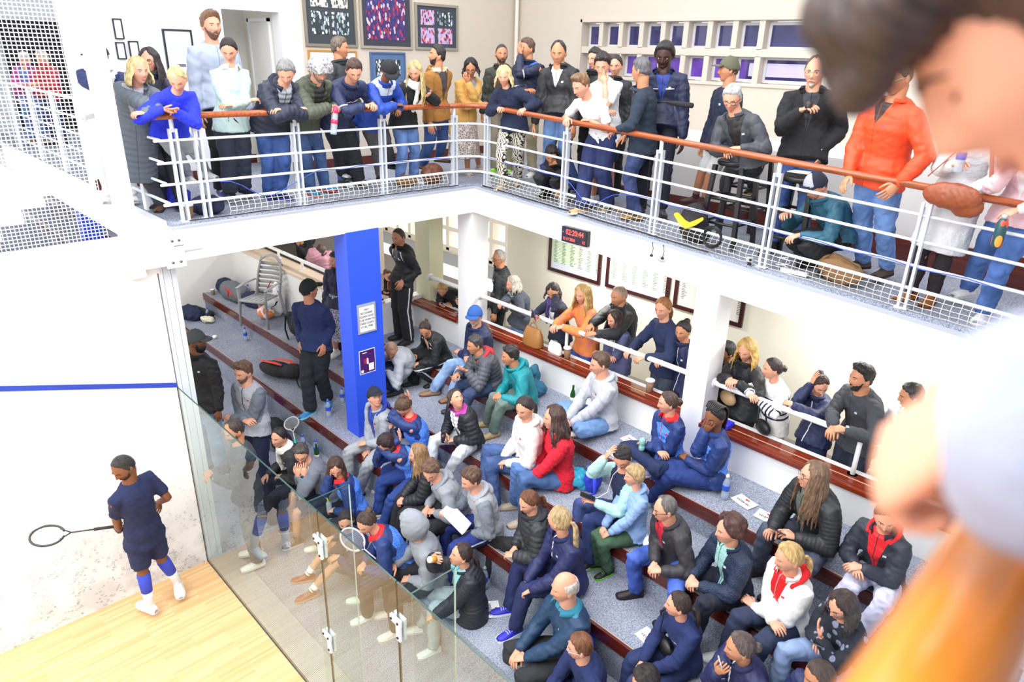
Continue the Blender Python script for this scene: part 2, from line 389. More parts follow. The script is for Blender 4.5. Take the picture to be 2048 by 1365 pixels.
def build_face(o,R,H,s,root):
    ap=o['ap']; fem=o['sex']=='f'; base=head_shape(0,fem)
    W=lambda q:(R@np.asarray(q,float))*s+H
    def ysurf(x,z):
        f=base.reshape(-1,3); m=f[:,1]>0; g=f[m]; i=np.argmin((g[:,0]-x)**2+(g[:,2]-z)**2); return g[i,1]
    hc=ap.get('hair',('short','333333'))[1]; 
    if hc in('e0dcd8','d8c48c','d9c38a','cdb27a'): hc='9a8058'
    down=R[:,1][2]<-.38; eyeW=mat('eye_white','efeae6',.25); iris=mat('iris','2c1d16',.2); lid=mat('eyelid',{'a':'b07a66','b':'95654c','c':'4c2e20','d':'24140f'}[ap['skin']],.6)
    for sx in(-1,1):
        y=ysurf(.031*sx,.001); mb=MB()
        if down:
            mb.tube([W((sx*.031+dx,y+.003-abs(dx)*.35,-.002-abs(dx)*.2*0+ (abs(dx)*.25))) for dx in(-.012,-.004,.004,.012)],[.0012*s,.002*s,.002*s,.0012*s],6)
            part('eye',mb,iris,root)
        else:
            mb.ell(W((sx*.031,y-.0015,.001)),.0125*s,.0062*s,.0055*s,12,8,0,R)
            mb.ell(W((sx*.031,y+.0022,.001)),.0050*s,.0040*s,.0048*s,10,8,1,R)
            mb.tube([W((sx*.031+dx,y+.0035-abs(dx)*.35,.0065-dx*dx*20)) for dx in(-.014,-.005,.005,.014)],[.001*s,.0018*s,.0018*s,.001*s],6,2)
            part('eye',mb,[eyeW,iris,lid],root)
        mb=MB(); pts=[W((sx*xx,ysurf(sx*xx,zz)+.0025,zz)) for xx,zz in((.014,.017),(.024,.0215),(.036,.022),(.047,.016))]
        mb.tube(pts,[.0022*s,.003*s,.0028*s,.0012*s],6,flat=.8); part('eyebrow',mb,mat('brow',tuple(v*.5 for v in lin(hc)[:3]),.8),root)
    lipc={'a':'c2706a' if fem else 'b87a6c','b':'a8645a' if fem else '9c6a58','c':'6a3a34','d':'4a2824'}[ap['skin']]
    mb=MB(); yy=ysurf(0,-.060)
    op=.010 if o['id'] in('D3','B7') else 0
    mb.tube([W((dx,yy+.0015-dx*dx*14,-.0635+abs(dx)*.08)) for dx in(-.024,-.012,0,.012,.024)],[.0015*s,.0036*s,.0036*s,.0036*s,.0015*s],8,flat=.7)
    mb.tube([W((dx,yy+.0005-dx*dx*14,-.0705-op+abs(dx)*.12)) for dx in(-.02,-.01,0,.01,.02)],[.0015*s,.004*s,.0045*s,.004*s,.0015*s],8,flat=.7)
    part('lips',mb,mat('lips',lipc,.4),root)
    b=ap.get('beard')
    if b:
        k,c=b; aa=np.abs(AZ); mouth=(np.abs(base[...,0])<.017)&(np.abs(base[...,2]+.066)<.006)&(DY>0)
        if k in('short','full','stubble'):
            m=(aa<1.35)&(DZ<np.interp(aa,[0,.25,.5,.9,1.2,1.4],[-.37,-.42,-.46,-.38,-.15,.05]))&(~mouth)&~((DZ<-.985))
            shell(o,R,H,s,'beard',root,m,{'short':.0065,'full':.022,'stubble':.0018}[k],hair_mat(c),.002 if k!='stubble' else 0)
        elif k=='goatee':
            m=(aa<.50)&(DZ<-.66)&(DZ>-.99)&(DY>0); shell(o,R,H,s,'goatee',root,m,.008,hair_mat(c),.002)
        if k in('goatee','stache'):
            mb=MB(); mb.tube([W((dx,yy+.004-dx*dx*14,-.053-abs(dx)*.45)) for dx in(-.03,-.015,0,.015,.03)],[.003*s,.005*s,.005*s,.005*s,.003*s],8,flat=.7); part('moustache',mb,hair_mat(c),root)
    g=ap.get('glasses')
    if g:
        mb=MB(); yg=ysurf(0,.012)+.004
        for sx in(-1,1):
            c=V(sx*.033,yg-.006,-.002); pts=[W(c+V(.024*np.cos(a)*1.0,-abs(.024*np.cos(a)*sx+.01*0)*.12,.019*np.sin(a))) for a in np.linspace(0,2*PI,17)]
            mb.tube(pts,.0022*s,6)
            mb.tube([W(c+V(sx*.024,-.004,.006)),W((sx*.077,.03,.006)),W((sx*.082,-.012,.0)),W((sx*.079,-.03,-.012))],.0022*s,6)
        mb.tube([W((-.009,yg-.002,.004)),W((0,yg,.007)),W((.009,yg-.002,.004))],.0022*s,6)
        part('glasses',mb,mat('frames',g,.3),root)
    if 'cap' in ap:
        c=ap['cap']; thr=np.interp(np.abs(AZ),[0,.8,1.5,PI],[.40,.30,.10,-.02]); m=DZ>thr
        off=np.where(m,.017,.012)*np.ones_like(DX); p=head_shape(off,fem); d2=p.copy()
        q=(R@p.reshape(-1,3).T*s).T+H
        mb=MB(); pts=np.concatenate([q,[W((0,0,.137))]]); fs=grid_faces(m); fs=[f for f in fs]; fs+= [(NU*NVV,j,(j+1)%NU) for j in range(NU)]
        mb.add(pts,fs); mb.ell(W((0,0,.137)),.007*s,.007*s,.004*s,8,6,0,R)
        mats=[mat('cap_cloth',c,.85,bump=.2,scale=300)]
        ca=part('cap',mb,mats,root)
        if 'capf' in ap:
            m2=m&(np.abs(AZ)<.9); shell(o,R,H,s,'cap_front',ca,m2,.0195,mat('cap_cloth',ap['capf'],.85))
        bm_=MB(); secs=[]
        az=np.linspace(-.95,.95,13)
        rows=[]
        for k2,(ext,dz) in enumerate(((0,0),(.035,.003),(.07,-.004))):
            for a in az:
                e=ext*math.cos(a*.95)**.7; rows.append(V(math.sin(a)*(.084+e*.35),math.cos(a)*(.098)+e+.004,.038+.012*math.cos(a)+dz*math.cos(a)-.2*e*.6-abs(a)*.006))
        rows=np.array(rows); n=len(az); top=(R@(rows+V(0,0,.0025)).T*s).T+H; bot=(R@(rows-V(0,0,.0025)).T*s).T+H
        fs=[]
        N_=3*n
        for i in range(2):
            for j in range(n-1):
                a_=i*n+j; fs+=[(a_,a_+1,a_+n+1,a_+n),(N_+a_,N_+a_+n,N_+a_+n+1,N_+a_+1)]
        for j in range(n-1): fs+=[(2*n+j,2*n+j+1,N_+2*n+j+1,N_+2*n+j),(j+1,j,N_+j,N_+j+1)]
        for i in range(2): fs+=[(i*n,(i+1)*n,N_+(i+1)*n,N_+i*n),((i+1)*n-1+n,(i+1)*n-1,N_+(i+1)*n-1,N_+(i+1)*n-1+n)]
        bm_.add(np.concatenate([top,bot]),fs); part('cap_brim',bm_,mats,ca)
    if ap.get('hair',('',))[0]=='hoodup':
        m=~((np.abs(AZ)<.95)&(DZ<.72)&(DZ>-.75)); p=head_shape(.024+.010*np.abs(wob(np.stack([DX,DY,DZ],-1).reshape(-1,3),5,3).reshape(DX.shape)),fem)
        p=p+np.stack([0*DX,-.02*sm(-DY,0,1),.012*sm(DZ,.3,1)],-1)
        q=(R@p.reshape(-1,3).T*s).T+H; mb=MB(); mb.add(np.concatenate([q,[W((0,-.01,.158))]]),grid_faces(m)+[(NU*NVV,j,(j+1)%NU) for j in range(NU)])
        ob=part('hood',mb,mat('hood_cloth',ap['top']['c'],.9,noise=.12,scale=9,bump=.15),root); so=ob.modifiers.new('s','SOLIDIFY'); so.thickness=.008
# ---------------- hands ----------------
def add_hand(mb,W,F,hint,side,s,curl):
    F=nrm(F); b=hint-(hint@F)*F
    if np.linalg.norm(b)<.15: b=V(0,0,1)-F[2]*F if abs(F[2])<.9 else V(1,0,0)
    b=nrm(b); x=np.cross(F,b)*(-side)  # thumb direction (side -1 = left)
    A=lambda p:W+(x*p[0]+F*p[1]+b*p[2])*s
    mb.loft([(A((0,-.02,0)),x*.024*s,b*.018*s),(A((0,.0,0)),x*.027*s,b*.018*s),(A((.003,.03,0)),x*.038*s,b*.016*s),(A((.0,.065,0)),x*.043*s,b*.0145*s),(A((0,.088,-.003)),x*.040*s,b*.012*s),(A((0,.095,-.005)),x*.02*s,b*.006*s)],12)
    for i,(fx,L,bx) in enumerate(((.030,.070,.0),(.010,.078,.0),(-.011,.073,-.0),(-.031,.058,-.004))):
        L*=s; p=A((fx,.084+bx,-.002)); d=nrm(F*1.0+x*(.12 if i==0 else (.0 if i==1 else -.08*(i-1)))); pts=[p]; a=curl*(.55+.12*i); cur=d
        for seg,fr in enumerate((.45,.30,.25)):
            cur=nrm(cur*math.cos(a)-b*math.sin(a)) if seg==0 else nrm(cur*math.cos(a*.9)-nrm(b*(cur@F)+F*0-b*0)*math.sin(a*.9)) if False else nrm(d*math.cos(a*(seg+1))-b*math.sin(a*(seg+1)))
            pts.append(pts[-1]+cur*L*fr)
        mb.tube(pts,[.0095*s,.0088*s,.0078*s,.0062*s],7)
    p=A((.030,.022,-.004)); d=nrm(x*.75+F*.8-b*.25); q=p+d*.036*s; e=q+nrm(F*1.0+x*.15-b*(.3+curl*.4))*.034*s; e2=e+nrm(F-b*(.3+curl*.7))*.024*s
    mb.tube([p,q,e,e2],[.0135*s,.0115*s,.0098*s,.0075*s],8)
# ---------------- clothes ----------------
def poly_d(v,pts):
    """distance & param length along polyline"""
    best=np.full(len(v),1e9); par=np.zeros(len(v)); acc=0
    for a,b in zip(pts[:-1],pts[1:]):
        d=b-a; L=np.linalg.norm(d)+1e-9; t=np.clip(((v-a)@d)/(L*L),0,1); dist=np.linalg.norm(v-(a+t[:,None]*d),axis=1); m=dist<best
        best[m]=dist[m]; par[m]=acc+t[m]*L; acc+=L
    return best,par
def torso_secs(o,t,ext,bot,fem,shoulders=True):
    P_,M_,N_=[V(*o[q]) for q in 'PMN']; k=o['k']; SL,SR=V(*o['SL']),V(*o['SR']); hL,hR=V(*o['hpL']),V(*o['hpR'])
    r0=nrm(hR-hL); r1=nrm(SR-SL); st=o['ap'].get('top',{}).get('stout',0)
    lst=[(0,.150,.108),(.14,.150,.108),(.30,.132,.098),(.5,.140,.105),(.70,.158,.112),(.84,.158,.104),(.93,.128,.088),(1.0,.086,.074),(1.04,.070,.066)]
    if fem: lst=[(0,.152,.105),(.14,.145,.100),(.30,.118,.088),(.5,.126,.098),(.66,.142,.118),(.80,.140,.102),(.92,.110,.082),(1.0,.074,.064),(1.04,.060,.058)]
    wk=(1.12 if o['ap']['top']['kind']!='tee' else 1.03) if t>0 else 1.0
    lst=[(a,b*wk+(.014 if a<.2 and t>0 else 0),c*(1.12 if t>0 else 1.0)+(.014 if a<.2 and t>0 else 0)) for a,b,c in lst]
    if st: lst=[(a,b*1.10,c*1.22 if a<.75 else c*1.08) for a,b,c in lst]
    secs=[]
    def at(u): 
        return (1-u)**2*P_+2*u*(1-u)*(2*M_-.5*P_-.5*N_)+u*u*N_
    def tan(u): return nrm(at(min(u+.05,1.05))-at(u-.05))
    if ext>0:
        d=-tan(0) if o.get('stand') else -tan(0)
        for q in ([1,.5] if ext<.3 else [1,.75,.5,.25]):
            r=nrm(r0-(r0@d)*d); f=-np.cross(r,d); w=.180+.02*q; secs.append((P_+d*ext*q,r*(w*k+t),f*((.137+.02*q)*k+t)))
    else:
        d=-V(0,0,1); r=r0; f=-np.cross(r,d); secs.append((P_+V(0,0,-bot*k),r*(.09*k+t),f*(.08*k+t)))
    for u,a,b in lst:
        tt=tan(u); rr=nrm(r0*(1-u)+r1*u); rr=nrm(rr-(rr@tt)*tt); ff=np.cross(rr,tt); secs.append((at(u),rr*(a*k+t),ff*(b*k+t)))
    return secs,at,(r0,r1)
def limb(mb,a,m,b,rs,n=12):
    # smooth elbow
    pts=[a,a+(m-a)*.5,a+(m-a)*.88,m,m+(b-m)*.14,m+(b-m)*.55,b]; mb.tube(pts,rs,n)
def build_person(o):
    ap=o['ap']; k=o['k']; fem=o['sex']=='f'; H=V(*o['H']); P_=V(*o['P']); N_=V(*o['N']); R=head_frame(o); s=k*(1.05 if k>.85 else 1.12)
    J={q:V(*o[q]) for q in('SL','SR','EL','ER','WL','WR','KL','KR','AL','AR','hpL','hpR','FL','FR')}
    zf=min(J['AL'][2],J['AR'][2])-.08*k
    root=thing('person',o['label'],'person',(float(P_[0]),float(P_[1]),float(zf)),None)
    sk=skin_mat(ap['skin']); t=0
    # --- body
    b=MB()
    hd=head_shape(0,fem); pts=np.concatenate([hd.reshape(-1,3),[[0,0,.117]],[[0,.008,-.116]]]); b.add((R@pts.T*s).T+H,grid_faces()+capfaces())
    for sx in(-1,1):
        c=H+R@V(sx*.074,-.008,-.008)*s; Rr=R@np.array([[math.cos(sx*.35),-math.sin(sx*.35),0],[math.sin(sx*.35),math.cos(sx*.35),0],[0,0,1]]); b.ell(c,.010*s,.018*s,.031*s,10,8,0,Rr)
    nk=H+R@V(0,-.022,-.055)*s
    up=nrm(nk-N_+V(0,0,.02)); rt=nrm(J['SR']-J['SL']); ff=np.cross(rt,up); ff=nrm(ff)
    r_=(.050 if fem else .060)*k
    b.loft([(N_-up*.06,rt*r_*1.5,ff*r_*1.2),(N_-up*.0,rt*r_*1.15,ff*r_*1.1),(N_+(nk-N_)*.5,rt*r_,ff*r_),(nk,rt*r_*.98,ff*r_*1.05),(nk+R@V(0,.01,.04)*s,rt*r_*.9,ff*r_*.9)],14)
    secs,at,rr=torso_secs(o,-.018,0,.07,fem); b.loft(secs,14)
    short=ap['top']['kind']=='tee'
    for c,sd in(('L',-1),('R',1)):
        limb(b,J['S'+c],J['E'+c],J['W'+c],[x*k*(.88 if fem else 1) for x in(.047,.045,.040,.037,.038,.034,.024)],10)
        Wp=J['W'+c]; 
        if np.linalg.norm(Wp-H)<.32: hint=nrm(Wp-H)+V(0,0,.1)
        elif J['F'+c][2]<-.6: hint=nrm((Wp-P_)*V(1,1,0))
        else: hint=V(0,0,1)+nrm((Wp-P_)*V(1,1,0))*.35
        nearH=np.linalg.norm(Wp-H)<.32
        curl=.35 if nearH else (.85 if J['F'+c][2]>-.6 else .45)
        if o['id']=='FG': curl=1.15; hint=V(*FGH)
        add_hand(b,Wp,J['F'+c],hint,sd,k*.98*(.93 if fem else 1),curl)
        limb(b,J['hp'+c],J['K'+c],J['A'+c],[x*k*(.95 if fem else 1) for x in(.078,.070,.055,.052,.054,.052,.035)],12)
    part('body',b,sk,root)
    build_hair(o,R,H,s,root); build_face(o,R,H,s,root)
    # --- top
    tp=ap['top']; kd=tp['kind']; th={'puffer':.030,'coat':.022,'jacket':.020,'blazer':.014,'hoodie':.018,'sweater':.015,'tee':.008,'track':.016,'track2':.016}[kd]
    stand=o['P'][2]-zf>.7
    ext=tp.get('len',.10 if stand else .03)*1.0
    m=MB(); secs,at,rr=torso_secs(o,th,ext,.0,fem); m.loft(secs,20)
    for c in 'LR':
        S=J['S'+c]; E=J['E'+c]; W=J['W'+c]; q=th*.75
        inn=N_+(S-N_)*.25-V(0,0,.02)
        if short: m.tube([inn,S,S+(E-S)*.45,S+(E-S)*.72],[.06*k,.063*k,.058*k,.060*k],12)
        elif o['id']=='FG': m.tube([inn,S,S+(E-S)*.5,E,E+(W-E)*.3,E+(W-E)*.6,E+(W-E)*.9,E+(W-E)*.98],[.09,.10,.10,.10,.095,.088,.080,.070],14)
        else:
            m.tube([inn,S,S+(E-S)*.3,S+(E-S)*.6,S+(E-S)*.88,E,E+(W-E)*.14,E+(W-E)*.5,E+(W-E)*.86,E+(W-E)*.97],[.052*k+q,.062*k+q,.062*k+q,.057*k+q,.054*k+q,.054*k+q,.054*k+q,.049*k+q,.041*k+q*.8,.036*k+q*.5],12)
    vs=.0125 if k>.8 else .011
    me=voxel(m,vs,4,'top'); v=getv(me)
    ta=[at(u) for u in np.linspace(0,1,9)]; dt,pt=poly_d(v,ta); 
    a=[];al=[]
    for c in'LR':
        d_,p_=poly_d(v,[J['S'+c]+(J['E'+c]-J['S'+c])*.08,J['E'+c],J['W'+c]]); a.append(d_);al.append(p_)
    da=np.minimum(*a); pa=np.where(a[0]<a[1],al[0],al[1])+.04; dt2=dt/1.9; isarm=(da<dt2)&(da<.11)
    rt=nrm(rr[0]+rr[1]); tv=nrm(N_-P_); fw=np.cross(tv,rt); fw=nrm(fw); fw=fw*np.sign(fw@V(math.cos(math.radians(o['az'])),math.sin(math.radians(o['az'])),0))
    cen=P_+(v-P_)@tv[:,None]*tv[None]; ctr=np.array(ta)[np.argmin(np.linalg.norm(v[:,None]-np.array(ta)[None],axis=2),axis=1)]
    tc=np.stack([(v-P_)@rt,(v-P_)@tv,(v-ctr)@fw-.012],1)
    n=getn(me); sd=abs(hsh(o['id']))%999
    if kd=='puffer':
        per=.052 if not tp.get('fine') else .032
        along=np.where(isarm,pa,tc[:,1]); v=v+n*((np.abs(np.sin(along*PI/per))**.6-.7)*.012*(.7 if tp.get('fine') else 1)+wob(v,30,sd)*.003)[:,None]
    else:
        el=np.zeros(len(v))
        for c in'LR': el=np.maximum(el,np.exp(-(np.linalg.norm(v-J['E'+c],axis=1)/.09)**2))
        stretch=wob(v*V(1,1,.6)+tc[:,[1]]*.3,24,sd); fold=(1-np.minimum(1,np.abs(wob(v*V(1,1,.55)+tc[:,[1]]*.4,15,sd+7))*1.5))**2; v=v+n*(stretch*(.004+.006*el)-fold*(.006+.008*el)+wob(v,60,sd+1)*.0018)[:,None]
    setv(me,v-W0(root))
    A=me.attributes.new('tc','FLOAT_VECTOR','POINT'); A.data.foreach_set('vector',tc.ravel())
    B=me.attributes.new('arm','FLOAT','POINT'); B.data.foreach_set('value',np.where(isarm,pa,0.).astype(float))
    Hn=float((N_-P_)@tv)+.02
    nm={'puffer':'quilted_jacket','coat':'coat','jacket':'jacket','blazer':'blazer','hoodie':'hoodie','sweater':'sweater','tee':'t_shirt','track':'team_jacket','track2':'tracksuit_top'}[kd]
    tob=link(nm,me,top_mat(tp,Hn),root)
    # collar / hood
    cm=MB(); col=tp.get('collar'); tt=nrm(nk-N_+tv*.02)
    r1=nrm(J['SR']-J['SL']); f1=nrm(np.cross(tt,r1)); f1=f1*np.sign(f1@fw)
    if kd in('jacket','puffer','coat','track','track2','blazer') or col:
        rc=r_*1.28+th*.5; hh=.052 if kd!='blazer' else .03
        base=N_+tt*.0; prof=[]
        openf=col or tp.get('inner') or tp.get('vn')
        ang=np.linspace(math.radians(-90+ (38 if openf else 4)),math.radians(270-(38 if openf else 4)),22)
        ring=lambda rad,z,lean:[base-r1*math.cos(x_)*rad*-1+(-f1)*math.sin(x_)*rad*1.05+tt*z+f1*.012 -tt*.03*(1-(-math.sin(x_)))*.5+ nrm(-f1*math.sin(x_)+r1*math.cos(x_))*lean for x_ in ang]
        r0_=ring(rc*1.05,-.012,0);r1_=ring(rc,hh*.6,0);r2_=ring(rc*1.05,hh,.004);r3_=ring(rc*1.12,hh*.55,.012)
        if kd in('blazer',) or (col and kd!='track2'): rows=[r0_,r1_,r2_,ring(rc*1.35,hh*.25,.012)]
        else: rows=[r0_,r1_,r2_,r3_]
        vv=np.array(rows).reshape(-1,3); n_=len(ang); fs=[(i*n_+j,i*n_+j+1,(i+1)*n_+j+1,(i+1)*n_+j) for i in range(3) for j in range(n_-1)]
        cm.add(vv,fs); ob=part('collar',cm,cloth(col or tp['c']),tob); so=ob.modifiers.new('s','SOLIDIFY'); so.thickness=.006
    if tp.get('hood') and ap['hair'][0]!='hoodup':
        cm=MB(); hc=tp.get('hoodc',tp['c']); bk=-f1
        pts=[];rad=[]
        for x_ in np.linspace(math.radians(-125),math.radians(125),13):
            pts.append(N_+bk*math.cos(x_)*(.085*k+th)+r1*math.sin(x_)*(.088*k+th)+tt*(.012+.012*math.cos(x_))-(V(0,0,.05)*max(0,-math.cos(x_)))); rad.append((.020+.018*max(0,math.cos(x_)))*k)
        cm.tube(pts,rad,10,flat=.8)
        cm.ell(N_+bk*(.115*k+th)-tt*.03,.075*k,.04*k,.06*k,12,8,0,np.stack([r1,bk,tt],1))
        me2=voxel(cm,.012,3,'hood'); vv=getv(me2); setv(me2,vv+getn(me2)*(wob(vv,40,sd)*.004)[:,None]-W0(root)); link('hood',me2,cloth(hc),tob)
    if ap.get('scarf'):
        cm=MB()
        for j in range(3):
            pts=[N_+tt*(.0+.022*j)+(-f1*math.cos(x_)+r1*math.sin(x_))*(.082-.006*j)+f1*.012 for x_ in np.linspace(0,2*PI,15)]
            cm.tube(pts,.024,8)
        cm.tube([N_+f1*.10+tt*.01,N_+f1*.14-tv*.12+r1*.02,N_+f1*.15-tv*.26+r1*.03],[.03,.034,.03],8,flat=.5); 
        me2=voxel(cm,.011,2,'scarf'); vv=getv(me2); setv(me2,vv+getn(me2)*(wob(vv,60,sd)*.005)[:,None]-W0(root)); link('scarf',me2,cloth(ap['scarf']),root)
    # --- trousers
    bt=ap['bot']; kb=bt['kind']; m=MB(); q=.012+(.014 if bt.get('wide') else 0)-(.010 if bt.get('tight') else 0)
    hs=[]
    tvP=nrm(at(.12)-P_); 
    if kb=='skirt':
        r=rr[0]; f=np.cross(r,V(0,0,1)); m.loft([(P_-V(0,0,.62*k),r*.23,f*.17),(P_-V(0,0,.4*k),r*.21,f*.165),(P_-V(0,0,.1),r*.185,f*.14),(P_+V(0,0,.06),r*.15,f*.115),(P_+V(0,0,.12),r*.13,f*.10)],20)
    else:
        r=rr[0]; f=np.cross(r,tvP)
        m.loft([(P_-V(0,0,.085*k),r*(.10*k),f*(.085*k)),(P_-V(0,0,.05*k),r*(.145*k+q),f*(.108*k+q)),(P_,r*(.152*k+q),f*(.112*k+q)),(at(.15),r*(.142*k+q),f*(.105*k+q)),(at(.24),r*(.12*k+q),f*(.09*k+q))],18)
        for c in'LR':
            h_=J['hp'+c];K=J['K'+c];A_=J['A'+c]
            if kb=='short': m.tube([h_,h_+(K-h_)*.3,h_+(K-h_)*.6,h_+(K-h_)*.86],[.088*k+q,.085*k+q,.082*k+q,.080*k+q],12)
            else: m.tube([h_-V(0,0,.02),h_+(K-h_)*.3,h_+(K-h_)*.6,h_+(K-h_)*.88,K,K+(A_-K)*.14,K+(A_-K)*.45,K+(A_-K)*.8,A_+(A_-K)*.02],[.072*k+q,.088*k+q,.081*k+q,.070*k+q,.068*k+q,.066*k+q,.063*k+q,.053*k+q*1.4,.050*k+q*1.5],12)
    me=voxel(m,.014,4,'bot'); v=getv(me); n=getn(me)
    el=np.zeros(len(v))
    for c in'LR': el=np.maximum(el,np.exp(-(np.linalg.norm(v-J['K'+c],axis=1)/.12)**2)+.7*np.exp(-(np.linalg.norm(v-J['A'+c],axis=1)/.12)**2))
    fold=(1-np.minimum(1,np.abs(wob(v*V(1,1,.7),14,sd+9))*1.5))**2; v=v+n*(wob(v,22,sd+3)*(.004+.005*el)-fold*(.005+.008*el)+wob(v,55,sd+4)*.0016)[:,None]
    # outward lateral coord for side stripe
    x=np.full(len(v),-1.); y=np.full(len(v),1.); bestd=np.full(len(v),9.)
    for c,sg in(('L',-1),('R',1)):
        h_,K,A_=J['hp'+c],J['K'+c],J['A'+c]
        for a_,b_ in((h_,K),(K,A_)):
            d=b_-a_;L=np.linalg.norm(d)+1e-9;tq=np.clip(((v-a_)@d)/L**2,0,1);pr=v-(a_+tq[:,None]*d);dd=np.linalg.norm(pr,axis=1);out=rr[0]*sg-(rr[0]*sg@d)*d/L**2;out=nrm(out);ot=np.cross(out,d/L)
            mm=dd<bestd;bestd[mm]=dd[mm];x[mm]=(pr@out)[mm];y[mm]=(pr@ot)[mm]
    setv(me,v-W0(root)); A=me.attributes.new('tc','FLOAT_VECTOR','POINT'); A.data.foreach_set('vector',np.stack([x,y,y],1).ravel())
    opt={}
    if bt.get('side'):opt['side']=bt['side']
    if bt.get('pat'):opt['pat']=bt['pat']
    link({'short':'shorts','skirt':'skirt'}.get(kb,'trousers'),me,cloth(bt['c'],'denim' if bt.get('denim') else('zebra' if bt.get('zebra') else 'plain'),**opt),root)
    # --- shoes
    sc,so_=ap['shoe']; az0=math.radians(o['az'])
    if ap.get('sock'):
        for c in'LR':
            cm=MB();K=J['K'+c];A_=J['A'+c];g=lambda q:K+(A_-K)*q
            cm.tube([g(.12),g(.35),g(.62)],[.060*k,.059*k,.052*k],12,0); cm.tube([g(.63),g(.8),g(1.0)],[.0525*k,.045*k,.042*k],12,1); part('sock',cm,[cloth(ap['sock']),cloth('f2f2f4')],root)
    elif kb=='short' and o['id']!='R7':
        for c in'LR':
            cm=MB();K=J['K'+c];A_=J['A'+c]; cm.tube([K+(A_-K)*.8,K+(A_-K)*.9,A_],[.041*k,.041*k,.042*k],12); part('sock',cm,cloth('1c2030' if o['id'] in('F2','R12') else 'f2f2f2'),root)
    for c,sg in(('L',-1),('R',1)):
        A_=J['A'+c]; az=az0+sg*-.18
        if o['id']=='PL': az=math.radians(-160 if c=='L' else -15)
        if o['id']=='S2': az=math.radians(-75 if c=='R' else -20)
        f=V(math.cos(az),math.sin(az),0); r=V(f[1],-f[0],0); u=V(0,0,1)
        sh=A_-K if False else None
        if A_[2]-zf>.22 or (o['id']=='PL' and c=='R'): 
            dn=nrm(A_-J['K'+c]); f=nrm(f-(f@dn)*dn*.6); u=nrm(np.cross(r,f))*(1 if np.cross(r,f)[2]>0 else -1)
        z0=A_-u*.08*k
        pr=[(-.078,.020,.045),(-.066,.033,.070),(-.03,.037,.092),(.015,.039,.088),(.07,.044,.062),(.12,.047,.050),(.165,.040,.042),(.188,.022,.032)]
        hi=1.35 if sc in('241a1e','9a5a22','b09870') else 1.0
        def D(C0,w,h,base=0): # D-shaped section
            return C0
        cm=MB(); rows=[]; n_=12
        for yy,w,h in pr:
            h=h*(hi if yy<.03 else 1); c0=z0+f*yy*k; 
            for j in range(n_):
                a_=PI*j/(n_-1); rows.append(c0+r*(math.cos(a_)*w*k*1.0)+u*(.012+(h-.012)*math.sin(a_)**.8)*k)
        m_=len(pr); fs=[(i*n_+j,i*n_+j+1,(i+1)*n_+j+1,(i+1)*n_+j) for i in range(m_-1) for j in range(n_-1)]
        fs+= [((i+1)*n_,i*n_,i*n_+n_-1,(i+1)*n_+n_-1) for i in range(m_-1)]
        fs+=[tuple(range(n_)),tuple(range((m_-1)*n_+n_-1,(m_-1)*n_-1,-1))]
        cm.add(rows,fs)
        cm.tube([A_-u*.01,A_+nrm(J['K'+c]-A_)*(.03 if hi==1 else .10)],[.042*k,.043*k],12)
        if hi==1:
            for q_ in(.045,.065,.085): 
                hq=np.interp(q_,[p[0] for p in pr],[p[2] for p in pr]); cm.tube([z0+(f*q_+r*.022+u*(hq-.006))*k,z0+(f*q_+u*(hq+.004))*k,z0+(f*q_-r*.022+u*(hq-.006))*k],.003*k,5,1)
        shoe=part('shoe',cm,[mat('shoe',sc,.55,noise=.15,scale=60),mat('lace',so_,.7)],root)
        cm=MB(); rows=[]
        for yy,w,h in pr:
            c0=z0+f*yy*k; w=w+.004
            rows+= [c0+r*w*k+u*.0,c0-r*w*k+u*.0,c0-r*w*k+u*.022*k,c0+r*w*k+u*.022*k]
        fs=[(i*4+j,i*4+(j+1)%4,(i+1)*4+(j+1)%4,(i+1)*4+j) for i in range(m_-1) for j in range(4)]+[(0,1,2,3),((m_-1)*4+3,(m_-1)*4+2,(m_-1)*4+1,(m_-1)*4)]
        cm.add(rows,fs); part('sole',cm,mat('sole',so_,.7),shoe,smooth=False)
    if ap.get('watch'):
        c='R' if o['id'] in('R7','C1') else 'L'; W=J['W'+c];E=J['E'+c];d=nrm(W-E); cm=MB(); q0=W-d*.012
        cm.tube([q0-d*.008,q0+d*.008],[.033*k,.031*k],14,0,flat=.8); u_=V(0,0,1)-d[2]*d; u_=nrm(u_); cm.cyl(q0+u_*.026*k,q0+u_*.038*k,.017*k,14,1 if ap['watch']==2 else 0); part('wristwatch',cm,[mat('strap','1a1a1c',.5),mat('dial','d8d8d0',.3)],root)
    return root
